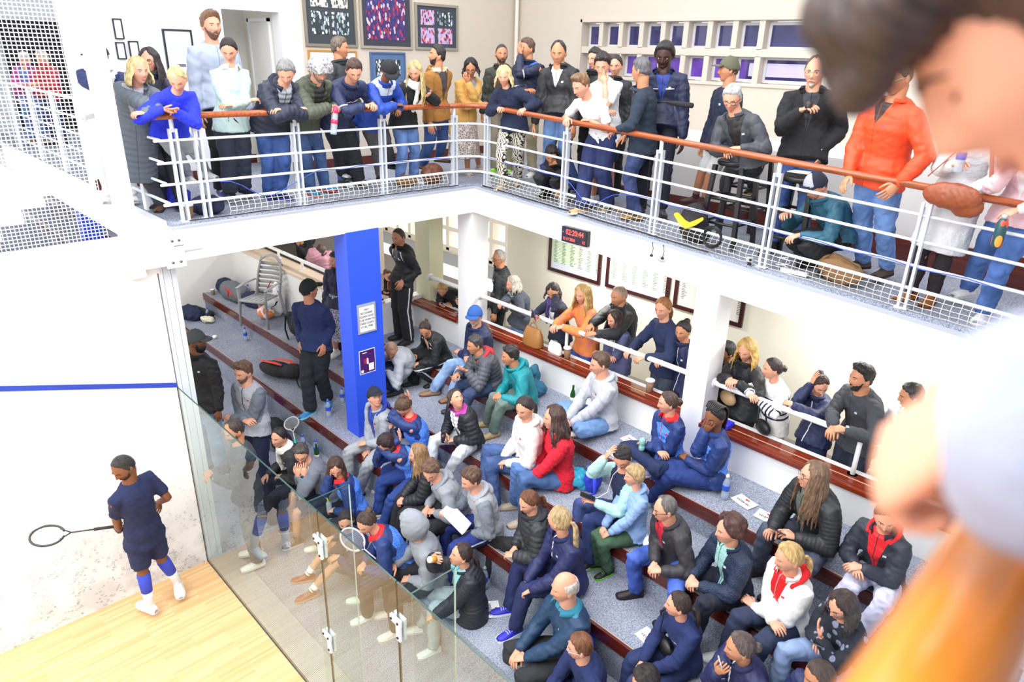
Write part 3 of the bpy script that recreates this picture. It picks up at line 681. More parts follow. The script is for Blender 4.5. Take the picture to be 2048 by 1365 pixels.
# ---------------- setting ----------------
def plaster(name,c,rough=.75,scale=6,amt=.03,b=.08):
    key=('pl',name,c)
    if key in MC: return MC[key]
    t=NT(name); ob=t.obj(); col=lin(c); n1=t.noise(ob,scale,4); 
    cc=t.mix(n1,tuple(x*(1-amt) for x in col[:3])+(1,),tuple(min(1,x*(1+amt)) for x in col[:3])+(1,)); t.bump(t.noise(ob,120,2),b,.004)
    MC[key]=t.fin(cc,rough); return MC[key]
def world_coord(t):
    return t.n('ShaderNodeNewGeometry').outputs['Position']
def court_wall_mat():
    t=NT('court_wall_plaster'); p=world_coord(t); x,y,z=t.sep(p)[:3]
    v=t.n('ShaderNodeTexVoronoi'); t.put(v,'Vector',t.scale(p,(1,1,1))); v.inputs['Scale'].default_value=26
    ring=t.math('MULTIPLY',t.math('LESS_THAN',v.outputs[0],.34),t.math('GREATER_THAN',v.outputs[0],.22))
    v2=t.n('ShaderNodeTexVoronoi'); t.put(v2,'Vector',t.scale(p,(1,.45,1.6))); v2.inputs['Scale'].default_value=30
    smear=t.math('LESS_THAN',v2.outputs[0],.22)
    low=t.ramp(z,1.35,.45); nz=t.noise(p,3.2,3); low=t.math('MULTIPLY',low,t.ramp(nz,.36,.52))
    sel=t.math('GREATER_THAN',t.noise(p,11,2),.50)
    m=t.math('MULTIPLY',t.math('MAXIMUM',ring,smear),t.math('MULTIPLY',low,sel)); m=t.math('MULTIPLY',m,.75)
    g=t.math('MULTIPLY',t.ramp(z,1.0,.2),t.math('MULTIPLY',t.ramp(nz,.38,.6),.35)); m=t.math('MAXIMUM',m,g)
    return t.fin(t.mix(m,lin('f4f4f4'),lin('7c8086')),.6)
def court_floor_mat():
    t=NT('maple_floor'); p=world_coord(t); x,y,z=t.sep(p)[:3]
    br=t.n('ShaderNodeTexBrick'); mp=t.n('ShaderNodeMapping'); t.put(mp,0,p); mp.inputs['Rotation'].default_value=(0,0,PI/2); t.L.new(mp.outputs[0],br.inputs['Vector'])
    br.inputs['Scale'].default_value=1; br.inputs['Brick Width'].default_value=.55; br.inputs['Row Height'].default_value=.028; br.inputs['Mortar Size'].default_value=.0006
    br.inputs['Color1'].default_value=lin('cf9f6c'); br.inputs['Color2'].default_value=lin('e6c393'); br.inputs['Mortar'].default_value=lin('c89a68'); br.inputs['Bias'].default_value=.1
    st=t.noise(t.scale(p,(60,2.2,1)),1,3); col=t.mix(t.math('MULTIPLY',st,.5),br.outputs[0],lin('d9a970'))
    sp=t.math('GREATER_THAN',t.noise(p,9,2),.74); col=t.mix(t.math('MULTIPLY',sp,.4),col,lin('b8844e'))
    return t.fin(col,.32)
def carpet_mat():
    t=NT('carpet'); p=world_coord(t)
    n1=t.noise(p,95,3,.75); n2=t.noise(p,260,2); f=t.math('MULTIPLY',t.math('ADD',n1,n2),.5); big=t.noise(p,2.2,3)
    col=t.mix(t.ramp(f,.42,.58),lin('4c536a'),lin('b4bac9')); col=t.mix(t.math('MULTIPLY',t.ramp(big,.45,.75),.2),col,lin('cdd2dc'))
    t.bump(n1,.8,.006); return t.fin(col,.95)
def wood_mat(name,c,rough=.22,sc=(2,40,40)):
    key=('wood',name,c)
    if key in MC: return MC[key]
    t=NT(name); ob=t.obj(); n1=t.noise(t.scale(ob,sc),1,4,.6); b=lin(c)
    col=t.mix(t.ramp(n1,.3,.7),tuple(x*.55 for x in b[:3])+(1,),tuple(min(1,x*1.35) for x in b[:3])+(1,)); MC[key]=t.fin(col,rough,**{'Coat Weight':.3}); return MC[key]
WHT=plaster('white_paint','f3f3f4'); WHT2=plaster('white_wall','efeeec'); CRM=plaster('cream_wall','cdc3b6'); CRM2=plaster('pale_green_wall','dcdcc8')
CPT=carpet_mat(); MAH=wood_mat('mahogany','5a2018'); LEDW=wood_mat('varnished_wood','7a2e18',.15); RAILW=wood_mat('rail_wood','a04e20',.25)
RAILW_Y=wood_mat('rail_wood_long','b2561a',.25,(40,2,40))
RAILP=mat('rail_paint','dfe4ea',.35); METW=mat('white_metal','e8ecf0',.35)
def S(name,mb,m,sm=False,**k):
    ob=part(name,mb,m,None,smooth=sm,props=ST); 
    for a,b in k.items(): ob[a]=b
    return ob
def bx(name,a,b,m,**k): return S(name,MB().box(a,b),m,**k)
bx('floor_court',(0,-9.75,-.1),(6.4,0,0),court_floor_mat())
bx('wall_court_side',(-.22,-9.75,-.1),(0,0,3.64),court_wall_mat())
bx('wall_court_front',(-.22,-9.95,-.1),(6.4,-9.75,5.5),WHT)
mb=MB(); mb.hexa([(-.001,-9.7,4.60),(.006,-9.7,4.60),(.006,0,2.135),(-.001,0,2.135),(-.001,-9.7,4.65),(.006,-9.7,4.65),(.006,0,2.185),(-.001,0,2.185)])
mb=MB(); mb.hexa([(0,-4.9,3.585),(.006,-4.9,3.585),(.006,-.0,2.135),(0,-.0,2.135),(0,-4.9,3.635),(.006,-4.9,3.635),(.006,0,2.185),(0,0,2.185)]); S('trim_1',mb,mat('line_blue','2a44b0',.5))
bx('floor_neighbour_court',(-7,-9.75,-.1),(-.22,0,0),MC.get('x') or mat('wood_pale','dfc49c',.5))
# terraces
X0,X1=-17,6.95
bx('floor_walkway',(X0,0,-.1),(X1,1.12,0),CPT)
bx('floor_tier_1',(X0,1.12,-.1),(X1,1.76,.42),CPT)
bx('floor_tier_2',(X0,1.75,-.1),(X1,2.37,.85),CPT)
bx('floor_tier_3',(X0,2.36,-.1),(X1,3.1,1.16),CPT)
bx('floor_tier_4',(-1.25,3.07,-.1),(X1,3.8,1.46),CPT)
for i,(y,z,x0) in enumerate(((1.75,.85,X0),(2.36,1.16,X0),(3.07,1.46,-1.25))):
    bx('trim_%d'%(i+2),(x0,y-.022,z-.115),(X1,y+.02,z+.003),MAH,)
    bx('trim_%d'%(i+12),(x0,y+.004,z+.003),(X1,y+.014,z+.007),mat('edge_metal','d8c8be',.3,.5))
bx('wall_back_right',(-1.25,3.8,-.1),(X1,3.96,1.85),WHT2)
bx('wall_back_left',(-5.6,2.95,-.1),(-1.25,3.1,1.93),WHT2)
bx('wall_back_return',(-1.4,3.1,-.1),(-1.25,3.96,1.93),WHT2)
bx('wall_left_end',(-5.8,1.45,-.1),(-5.6,3.1,3.4),WHT2)
bx('wall_back_far_left',(X0,3.1,-.1),(-5.8,3.3,1.93),WHT2)
bx('trim_20',(-5.6,2.93,1.93),(-1.25,3.3,1.965),mat('beige_cap','d8c4ae',.6))
bx('trim_21',(-5.6,3.28,1.94),(-1.3,3.31,1.985),mat('dark_gap','2c201c',.6))
# wooden ledge, two bands with a groove
lg=MB(); 
for xa,xb in((-1.25,-.22),(.05,3.36),(3.6,X1)):
    lg.box((xa,3.755,1.815),(xb,3.80,1.86)); lg.box((xa,3.80,1.85),(xb,3.875,1.875)); lg.box((xa,3.885,1.85),(xb,3.985,1.878))
part('ledge',lg,LEDW,None,smooth=False,props=dict(ST),bev=.004).name='trim_22'
lg=MB()
for xa,xb in((-1.25,-.22),(.05,3.36),(3.6,X1)): lg.box((xa,3.875,1.85),(xb,3.885,1.8735)); 
S('trim_23',lg,mat('groove_line','d8b4a0',.4))
bx('trim_24',(-1.25,3.985,1.70),(X1,4.07,1.865),WHT)
bx('floor_corridor',(X0,3.3,.95),(X1,6.6,1.05),mat('corridor_floor','7a746c',.7))
bx('wall_corridor_back',(-1.0,5.6,1.05),(X1,5.75,3.45),CRM2 if False else plaster('corridor_wall','e6e2d2'))
bx('wall_corridor_left',(X0,5.6,1.05),(-4.9,5.75,3.45),CRM)
bx('wall_corridor_side',(-1.15,5.60,1.05),(-1.0,8.2,3.45),plaster('corridor_wall','e6e2d2'))
# lattice window wall behind the corridor
mb=MB(); mb.box((-8,7.3,1.0),(-1,7.45,1.36))
xs=np.arange(-8,-.9,.46)
for x in xs: mb.box((x-.05,7.3,1.3),(x+.05,7.48,3.5))
for z in (1.36,1.78,2.2,2.62,3.04): mb.box((-8,7.31,z-.045),(-1,7.47,z+.045))
S('window_20',mb,plaster('lattice_paint','eee4d4'))
bx('wall_lattice_sill',(-8,7.25,1.0),(-1,7.5,1.25),plaster('grey_dado','a6a6a2'))
bx('floor_outside',(-9,7.5,.9),(0,12,1.0),mat('outside_ground','f4f4f4',.9))
# columns
bx('column_blue',(-.17,1.94,.84),(.10,2.36,3.41),plaster('blue_paint','2b54e0',.4)); 
bx('column_blue_far',(-11.75,1.94,.84),(-11.4,2.36,3.41),plaster('blue_paint','2b54e0',.4)).name='column_blue_neighbour'
bx('column_white_corner',(-.22,3.79,1.46),(.05,4.08,3.41),WHT)
bx('column_white_middle',(3.36,3.79,1.46),(3.605,4.06,3.26),WHT)
bx('column_pale',(-1.38,3.95,1.05),(-1.05,4.2,3.4),plaster('pale_yellow','e4e2c0'))
# upper slabs
zt=lambda x:3.72-.0535*(x-.04); zb=lambda x:3.41-.0535*(x-.3)
bx('ceiling_left',(X0,.16,3.40),(.08,6.6,3.70),WHT)
mb=MB(); a,b=.08,8.2
mb.hexa([(a,3.8,3.40),(b,3.8,zb(b)),(b,6.6,zb(b)),(a,6.6,3.40),(a,3.8,3.70),(b,3.8,zt(b)-.02),(b,6.6,zt(b)-.02),(a,6.6,3.70)]); S('ceiling_right',mb,WHT)
bx('floor_balcony_left',(X0,.20,3.70),(.05,6.6,3.74),CPT)
mb=MB(); mb.hexa([(.05,3.84,3.70),(b,3.84,zt(b)-.02),(b,6.6,zt(b)-.02),(.05,6.6,3.70),(.05,3.84,3.74),(b,3.84,bal_(b) if False else 3.74-.0515*(b-.2)),(b,6.6,3.74-.0515*(b-.2)),(.05,6.6,3.74)]); S('floor_balcony_right',mb,CPT)
mb=MB(); mb.box((.05,.16,3.70),(.085,3.84,3.722)); mb.hexa([(.05,3.795,3.70),(b,3.795,zt(b)-.02),(b,3.84,zt(b)-.02),(.05,3.84,3.70),(.05,3.795,3.722),(b,3.795,zt(b)+.004),(b,3.84,zt(b)+.004),(.05,3.84,3.722)])
S('trim_30',mb,mat('edge_strip','a9aeb8',.6))
# upper walls
U0,U1=3.7,7.6
bx('wall_upper_left_a',(-2.3,.15,U0),(-2.1,1.80,U1),WHT)
bx('wall_upper_left_pier',(-2.3,2.52,U0),(-2.1,2.80,U1),WHT)
bx('wall_upper_left_b',(-2.3,2.80,U0),(-2.1,6.6,U1),CRM)
bx('wall_upper_lintel',(-2.3,1.80,5.66),(-2.1,2.52,U1),WHT)
bx('wall_recess',(-3.2,1.3,U0),(-3.1,3.0,U1),plaster('recess_paint','dfdcd2'))
bx('wall_recess_side',(-3.2,2.52,U0),(-2.3,2.62,5.9),plaster('recess_paint','dfdcd2')); bx('wall_recess_side_near',(-3.2,1.7,U0),(-2.3,1.80,5.9),plaster('recess_paint','dfdcd2'))
mb=MB(); 
for q in(((-2.96,2.49,3.74),(-2.92,2.52,5.60)),((-2.40,2.49,3.74),(-2.36,2.52,5.60)),((-2.96,2.49,5.56),(-2.36,2.52,5.60))): mb.box(*q)
dr=S('door_1',mb,WHT); mb=MB().box((-2.92,2.50,3.76),(-2.40,2.519,5.56)); d2=part('door_leaf',mb,plaster('door_paint','f1f0ee'),dr,False); mb=MB(); mb.cyl((-2.48,2.50,4.85),(-2.48,2.46,4.85),.014,10); mb.tube([V(-2.48,2.455,4.85),V(-2.58,2.455,4.85)],.010); part('door_handle',mb,mat('chrome','c8c8cc',.2,1),d2)
bx('baseboard_left_a',(-2.1,.15,3.74),(-2.08,1.80,3.86),MAH); bx('baseboard_left_b',(-2.1,2.52,3.74),(-2.08,6.45,3.86),MAH); bx('baseboard_recess',(-3.1,1.80,3.74),(-3.08,2.48,3.86),MAH)
# window wall with individual windows
wx=[-.67+.3565*i for i in range(10)]; wz=[(5.01,5.31),(5.39,5.70)]
mb=MB(); 
mb.box((-2.1,6.6,U0),(9,6.9,5.0)); mb.box((-2.1,6.6,5.715),(9,6.9,U1)); mb.box((-2.1,6.6,5.0),(wx[0]-.03,6.9,5.715)); mb.box((2.84,6.6,5.0),(9,6.9,5.715))
mb.box((wx[0]-.03,6.6,5.305),(2.84,6.9,5.395))
for i in range(1,9):
    mb.box((wx[i]-.075,6.6,5.0),(wx[i],6.9,5.31)); mb.box((wx[i]-.075,6.6,5.39),(wx[i],6.9,5.715))
S('wall_upper_back',mb,CRM)
mb=MB(); mb.box((wx[0]-.06,6.575,5.72),(2.88,6.6,5.76)); mb.box((wx[0]-.06,6.575,4.96),(2.88,6.6,5.0)); mb.box((wx[0]-.06,6.575,4.96),(wx[0]-.03,6.6,5.76)); mb.box((2.85,6.575,4.96),(2.88,6.6,5.76)); S('trim_31',mb,CRM)
t=NT('night_pane'); p=world_coord(t); x,y,z=t.sep(p)[:3]; nz=t.noise(p,4,3); col=t.mix(nz,lin('1c1c3e'),lin('4a4880')); 
pur=t.math('MULTIPLY',t.math('LESS_THAN',z,5.35),t.math('LESS_THAN',x,1.95)); col=t.mix(t.math('MULTIPLY',pur,.85),col,t.mix(nz,lin('3c1c8c'),lin('8a5cd0')))
wh=t.math('MULTIPLY',t.math('MULTIPLY',t.math('LESS_THAN',z,5.235),t.math('GREATER_THAN',z,5.08)),t.math('GREATER_THAN',x,1.98)); col=t.mix(wh,col,lin('cdc6e6')); PANE=t.fin(col,.06,**{'Specular IOR Level':.8})
wn=0
for r_,(z0,z1) in enumerate(wz):
    for i in range(9):
        wn+=1; xa,xb=wx[i],wx[i+1]-.075 if i<8 else 2.84; mb=MB(); fw_=.035; y0,y1=6.72,6.76
        mb.box((xa,y0,z0),(xa+fw_,y1,z1)); mb.box((xb-fw_,y0,z0),(xb,y1,z1)); mb.box((xa+fw_,y0,z0),(xb-fw_,y1,z0+fw_)); mb.box((xa+fw_,y0,z1-fw_),(xb-fw_,y1,z1))
        w=S('window_%d'%wn,mb,mat('window_frame','c9c9cf',.5)); part('window_pane',MB().box((xa+fw_,y0+.012,z0+fw_),(xb-fw_,y1-.01,z1-fw_)),PANE,w,False)
# bench-like plinth under the windows
bx('wall_plinth',(1.0,5.35,3.3),(9,6.6,4.38),plaster('plinth','dcd9d6')); bx('baseboard_plinth',(1.0,5.33,3.3),(9,5.35,3.74),MAH)
bx('wall_upper_right',(8.2,3.8,3.2),(8.4,6.6,U1),CRM)
mb=MB(); mb.tube([V(-2.02,6.52,3.74),V(-2.02,6.52,7.5)],.03,10); part('wall_pipe',mb,plaster('pipe','e4dcd0'),None,props=P('thin cream pipe running up the corner of the upper walls','pipe'))
# far left: dark-coloured slab stands in for an unlit doorway beyond the netting
bx('wall_far_left',(-9.0,-3,3.74),(-8.8,4,6.9),plaster('far_wall','c9ccd2')); bx('wall_far_side',(-8.8,3.2,3.74),(-2.3,3.4,7),plaster('far_wall2','dcdfe4'))
mb=MB(); mb.box((-8.8,.75,3.74),(-8.74,1.92,5.58)); S('door_2',mb,mat('unlit_doorway_slab','15161a',.9))
bx('floor_far_left_balcony',(-9,-3,3.66),(-7,.2,3.735),CPT)
mb=MB()
for i in range(5): mb.box((-8.0,.6+i*.22,3.9+i*.28),(-7.9,.75+i*.22,5.4))
# ---------------- glass back wall ----------------
t=NT('court_glass'); N=t.N; tr=t.n('ShaderNodeBsdfTransparent'); tr.inputs[0].default_value=(.90,.945,.925,1); gl=t.n('ShaderNodeBsdfGlossy'); gl.inputs['Roughness'].default_value=.0; gl.inputs[0].default_value=(.95,1,.98,1)
fr=t.n('ShaderNodeFresnel'); fr.inputs[0].default_value=1.52; mx=t.n('ShaderNodeMixShader'); geo=t.n('ShaderNodeNewGeometry'); ff_=t.math('MULTIPLY',fr.outputs[0],t.math('SUBTRACT',1,geo.outputs['Backfacing'])); t.L.new(t.math('MULTIPLY',ff_,1.35,clamp=True),mx.inputs[0]); t.L.new(tr.outputs[0],mx.inputs[1]); t.L.new(gl.outputs[0],mx.inputs[2]); t.L.new(mx.outputs[0],N['Material Output'].inputs[0]); GLASS=t.m
GEDGE=mat('glass_edge','2f4a46',.15)
def pane(i,xa,xb,ya=0,yb=.012,z=2.13):
    o_=bx('window_%d'%i,(xa,ya,0.0),(xb,yb,z),GLASS); e=.0035
    part('pane_edge',MB().box((xa,ya,z),(xb,yb,z+.004)),GEDGE,o_,False); return o_
pane(30,0.004,2.700); pane(31,2.712,3.690); pane(32,3.702,6.4)
for i,x in enumerate((2.700,3.690)): bx('trim_%d'%(40+i),(x,-.001,0),(x+.012,.013,2.13),mat('seal','0e1413',.3))
for i,x in enumerate((2.55,3.84)): 
    q=bx('window_%d'%(33+i),(x,.013,0),(x+.012,.36,2.13),GLASS); part('pane_edge',MB().box((x,.013,2.13),(x+.012,.36,2.134)),GEDGE,q,False); part('pane_front_edge',MB().box((x-.001,.36,0),(x+.013,.363,2.13)),mat('edge_light','dfe9e4',.3),q,False)
bx('trim_43',(0,-.004,0),(6.4,.016,.012),mat('floor_channel','4c5560',.4,.6)); bx('trim_44',(-.001,-.003,0),(.006,.014,2.13),mat('seal','0e1413',.3))
t=NT('ribbed_mat'); x,y,z=t.sep(world_coord(t))[:3]; w=t.math('SINE',t.math('MULTIPLY',y,2*PI/.012)); t.bump(w,.8,.003); RIB=t.fin(t.mix(t.ramp(w,-1,1),lin('8f949c'),lin('c8ccd2')),.6)
bx('trim_45',(.0,.02,0),(6.4,.30,.012),RIB)
def fitting(x,z,sgn,label):
    r=thing('glass_hinge',label,'hinge',(x,0,z),'white metal fittings on the glass wall')
    for y0,y1 in((-.022,-.001),(.013,.034)):
        mb=MB(); mb.box((x-.055,y0,z-.005),(x+.06,y1,z+.045)); mb.box((x+.010,y0,z-.13),(x+.055,y1,z)); part('hinge_plate',mb,METW,r,False,bev=.003)
    for q in((-.035,.02),(.035,.02),(.033,-.10)): mb=MB(); mb.cyl((x+q[0],-.03,z+q[1]),(x+q[0],-.022,z+q[1]),.010,10); part('hinge_bolt',mb,mat('bolt','3a3c40',.3,.8),r)
fitting(2.70,1.86,1,'upper white metal patch hinge on the glass door seam beside the reflected legs')
fitting(2.70,.93,1,'lower white metal patch hinge on the glass door seam near the mat')
fitting(3.69,1.80,1,'white metal patch fitting on the right-hand door seam by the clogs')
# frame posts at the court corner
for i,(ya,yb,m_) in enumerate(((.016,.05,METW),(.054,.12,plaster('alu','cfd6de',.4)),(.124,.17,plaster('alu','cfd6de',.4)))): bx('trim_%d'%(50+i),(-.14,ya,0),(-.006+.0*i,yb,3.40),m_)
bx('trim_53',(-.13,.05,0),(-.02,.054,3.4),mat('gap_dark','4a5258',.6)); bx('trim_54',(-.13,.12,0),(-.02,.124,3.4),mat('gap_dark','4a5258',.6))
# steel joint with bolts, white pole, net
r=thing('steel_joint','white bolted steel bracket joining the beam and pole at the court corner','bracket',(.09,.15,3.36))
part('joint_plate',MB().box((.085,.05,3.56),(.11,.26,3.68)),METW,r,False,bev=.003); part('joint_plate',MB().box((.085,.07,3.355),(.108,.24,3.55)),METW,r,False,bev=.003); part('joint_flange',MB().box((.085,.24,3.50),(.105,.42,3.585)),METW,r,False,bev=.003)
for y,z in((.14,3.61),(.20,3.61),(.12,3.41),(.19,3.41)): mb=MB(); mb.cyl((.105,y,z),(.122,y,z),.012,8); part('bolt',mb,mat('bolt_grey','6c6e74',.4,.5),r)
mb=MB(); mb.box((-.06,-.25,3.30),(.06,-.10,7.4)); part('white_pole',mb,WHT,None,False,props=P('thick white vertical pole rising from the court corner past the balcony','pole'),bev=.01)
mb=MB(); mb.box((-.20,-.12,3.38),(.10,.16,3.72)); mb.box((-.16,-.2,3.3),(.006,.03,3.5)); part('corner_block',mb,WHT,None,False,props=ST,bev=.008).name='trim_55'
def net(name,label,P0,U_,V_,nu,nv,r,m,group=None):
    mb=MB()
    for i in range(nu+1):
        p=P0+U_*(i/nu); mb.cyl(p,p+V_,r,3)
    for j in range(nv+1):
        p=P0+V_*(j/nv); mb.cyl(p,p+U_,r,3)
    o_=part(name,mb,m,None,smooth=False,props=P(label,'net')); return o_
NETM=mat('net_cord','f4f4f6',.6)
net('safety_net','white square-mesh safety net hanging above the court side wall',V(.0,-.34,3.66),V(0,-2.2,0),V(0,0,3.6),74,122,.0035,NETM)
# ---------------- balustrades ----------------
FLm=mat('flat_bar','d4dae2',.3,.3)
def bz(x): return 3.74-.0515*max(0,x-.2)
def balustrade(label,posts,path,name='balustrade',netted=True,woodmat=RAILW,wood=True,thick=False):
    """path: list of floor-level points (x,y) corners; posts: (x,y)"""
    r=thing(name,label,'railing',(posts[0][0],posts[0][1],bz(posts[0][0])))
    pp=[V(x,y,bz(x)) for x,y in path]
    for (x,y),nxt in zip(posts,posts[1:]+[posts[-2]]):
        d=nrm(V(nxt[0]-x,nxt[1]-y,0)); z=bz(x); mb=MB()
        if thick: mb.box((x-.045,y-.02,z),(x+.045,y+.02,z+.93))
        else:
            for s_ in(-.026,.026):
                c=V(x,y,0)+d*s_; n_=V(-d[1],d[0],0)*.024; e=d*.0105
                mb.hexa([tuple(c-n_-e+V(0,0,z)),tuple(c+n_-e+V(0,0,z)),tuple(c+n_+e+V(0,0,z)),tuple(c-n_+e+V(0,0,z)),tuple(c-n_-e+V(0,0,z+.83)),tuple(c+n_-e+V(0,0,z+.83)),tuple(c+n_+e+V(0,0,z+.83)),tuple(c-n_+e+V(0,0,z+.83))])
            mb.cyl((x,y,z+.8),(x,y,z+.92),.020,10); mb.box((x-.05,y-.05,z),(x+.05,y+.05,z+.008))
        part('post',mb,METW if thick else FLm,r,False)
    for h in(.165,.345,.535,.73): 
        mb=MB(); mb.tube([p+V(0,0,h) for p in pp],.0125 if h>.2 else .015,8); part('rail_bar',mb,RAILP,r)
    mb=MB(); n=len(pp)
    mb.tube([p+V(0,0,.935) for p in pp],.034 if wood else .022,12,flat=.85); part('handrail',mb,woodmat if wood else METW,r)
    return r
BL=[(-.03,.34),(-.03,.55),(-.03,1.52),(-.03,2.55),(-.03,3.58)]
balustrade('white metal balustrade with wooden handrail along the left balcony edge',BL,[(-.03,.17),(-.03,3.3),(-.03,3.5)])
cor=[(-.03,3.5),(-.02,3.66),(.03,3.78),(.12,3.86),(.3,3.90)]
BR=[(.22,3.89),(1.5,3.89),(2.72,3.89),(3.93,3.89),(5.12,3.89),(6.4,3.89)]
balustrade('white metal balustrade with wooden handrail along the right balcony edge',BR,cor+[(1.5,3.90),(3,3.90),(6.9,3.90)],woodmat=RAILW)
balustrade('white painted balustrade on the far balcony behind the netting',[(-.75,.24),(-1.55,.24),(-2.6,.24),(-3.7,.24),(-4.9,.24),(-6.2,.24)],[(-.1,.24),(-8.5,.24)],wood=False,thick=True)
bx('trim_56',(-17,.12,3.36),(-.14,.2,3.74),WHT)
# low netting at the foot of the rails
def lownet(name,label,path,cell=.062):
    mb=MB(); tot=0; pts=[]
    for a,b in zip(path[:-1],path[1:]):
        L=math.hypot(b[0]-a[0],b[1]-a[1]); n=int(L/cell)
        for i in range(n): q=i/n; pts.append((a[0]+(b[0]-a[0])*q,a[1]+(b[1]-a[1])*q,(b[1]-a[1])/L,-(b[0]-a[0])/L))
    lv=[]
    rnd=random.Random(4)
    for j in range(5):
        q=j/4; row=[]
        for x,y,nx,ny in pts:
            bulge=.05*math.sin(q*PI*.85)+rnd.uniform(-.004,.004); row.append(V(x+nx*bulge,y+ny*bulge,bz(x)+.165-.155*q**1.1+rnd.uniform(-.004,.004)))
        lv.append(row)
    for row in lv[1:]: 
        for s0 in range(0,len(row)-1,40): mb.tube(row[s0:s0+41],.0022,3)
    for i in range(len(pts)): mb.tube([r_[i] for r_ in lv],.0022,3)
    part(name,mb,mat('low_net','e6e2d6',.7),None,smooth=False,props=P(label,'net'))
lownet('low_net','white cord netting tied along the foot of the left balcony rail',[(-.03,.75),(-.03,3.5)])
lownet('low_net','white cord netting tied along the foot of the right balcony rail',[(.28,3.89),(6.9,3.89)])
# corridor rails
def wrail(name,label,xa,xb,y,z,posts=(),pz=1.87):
    r=thing(name,label,'railing',(xa,y,z)); mb=MB(); mb.tube([V(xa,y,z),V(xb,y,z)],.028,12); part('rail_tube',mb,WHT,r)
    for x in posts: mb=MB(); mb.tube([V(x,y,pz),V(x,y,z)],.021,10); mb.cyl((x,y,pz),(x,y,pz+.008),.045,14); part('rail_post',mb,WHT,r)
    for x in(xa,xb): mb=MB(); mb.cyl((x,y,z),(x+.012*(1 if x==xa else -1),y,z),.055,14); part('rail_flange',mb,WHT,r)
wrail('wall_rail','white tube rail between the pale column and the corner column',-1.04,-.22,3.95,2.25)
wrail('wall_rail','white tube rail between the corner column and the middle column',.05,3.36,3.95,2.25,(1.62,))
wrail('wall_rail','white tube rail to the right of the middle column',3.605,6.9,3.95,2.25,(5.05,))
wrail('wall_rail','white tube rail on short posts above the left beige ledge',-5.58,-1.45,3.18,2.10,(-5.0,-4.2,-3.4,-2.6,-1.8),1.965)
# ---------------- lights ----------------
w=bpy.data.worlds.new('w'); bpy.context.scene.world=w; w.use_nodes=True; w.node_tree.nodes['Background'].inputs[0].default_value=(.93,.96,1,1); w.node_tree.nodes['Background'].inputs[1].default_value=1.05
def area(name,loc,size,power,rot=(0,0,0),c=(1,1,1)):
    l=bpy.data.lights.new(name,'AREA'); l.energy=power; l.shape='RECTANGLE'; l.size,l.size_y=size; l.color=c; o_=bpy.data.objects.new(name,l); COL.objects.link(o_); o_.location=loc; o_.rotation_euler=rot; return o_
area('court_lights',(3.0,-4.0,7.0),(5,6),700,(math.radians(18),0,0))
area('terrace_lights',(3.2,2.2,7.6),(6,3),260)
area('balcony_lights',(2,5.4,7.3),(6,1.2),25)
area('balcony_left_lights',(-1.2,2.5,7.3),(1.2,4),40)
for x in(-4,-10): area('under_balcony_fill',(x,1.6,3.36),(1.4,.25),26,c=(1,.98,.94))  # fill lights added under the slab to brighten the terrace
for x,y in((-3,4.6),(1.2,4.9),(4.6,4.9)): area('corridor_fill',(x,y,3.08 if x>0 else 3.36),(1.3,.2),44,c=(1,.98,.94))  # unseen fill lights added to brighten the corridor wall
area('far_left_fill',(-5,2.0,7),(4,2),30)  # fill light added to lift the far left balcony
area('outside_daylight',(-4,11,4.5),(5,4),400,(math.radians(-100),0,0))
# ---------------- camera ----------------
CAMR=[[0.6943102246728837,0.7192044745774299,0.026042958021174976],[0.2913961447722063,-0.2478534457429932,-0.9239355801381502],[-0.6580437665737628,0.6490867377948252,-0.38166059279454934]]
cd=bpy.data.cameras.new('camera'); cam=bpy.data.objects.new('camera',cd); COL.objects.link(cam)
Mw=Matrix(((CAMR[0][0],-CAMR[1][0],-CAMR[2][0],6.674956),(CAMR[0][1],-CAMR[1][1],-CAMR[2][1],-1.960507),(CAMR[0][2],-CAMR[1][2],-CAMR[2][2],5.259693),(0,0,0,1)))
cam.matrix_world=Mw; cd.sensor_width=36; cd.lens=1390.01/2048*36; cd.clip_start=.03; cd.clip_end=100
cd.dof.use_dof=True; cd.dof.focus_distance=7.4; cd.dof.aperture_fstop=2.0
sc=bpy.context.scene; sc.camera=cam
sc.view_settings.view_transform='Standard'; sc.view_settings.look='None'; sc.view_settings.gamma=1; sc.view_settings.use_curve_mapping=False; sc.view_settings.exposure=0.22

# near balcony on the photographer's side
zn=3.70
bx('floor_balcony_near',(6.66,-6,3.5),(9.5,3.79,3.74),CPT)
r=thing('balustrade','blurred orange wooden handrail close to the camera at the lower right','railing',(6.63,-1.45,3.74))
mb=MB(); mb.tube([V(6.632,-3.2,4.90),V(6.632,-1.9,4.90),V(6.632,-.2,4.90)],.040,16,flat=.85); part('handrail',mb,wood_mat('rail_wood_near','cf7a20',.3,(30,2,30)),r)
for y in(-1.2,-.2): 
    mb=MB(); mb.box((6.72,y-.03,3.74),(6.74,y+.03,4.86)); part('post',mb,METW,r,False)

LAMPE=NT('tube_light'); LAMPE.fin((1,1,1,1),.4,**{'Emission Color':(1,1,1,1),'Emission Strength':6.0}); LAMPE=LAMPE.m
for i,(yy,zz_) in enumerate(((-4.6,5.86),(-6.6,6.30),(-8.2,6.1))):
    for j in range(4):
        x_=-.4+j*1.9; r=thing('ceiling_lamp','white tube lamp hanging above the court','lamp',(x_+.75,yy,zz_),'tube lamps above the court')
        part('lamp_housing',MB().box((x_,yy-.07,zz_+.03),(x_+1.5,yy+.07,zz_+.09)),METW,r,False); mb=MB(); mb.cyl((x_+.03,yy,zz_),(x_+1.47,yy,zz_),.02,8); part('lamp_tube',mb,LAMPE,r)

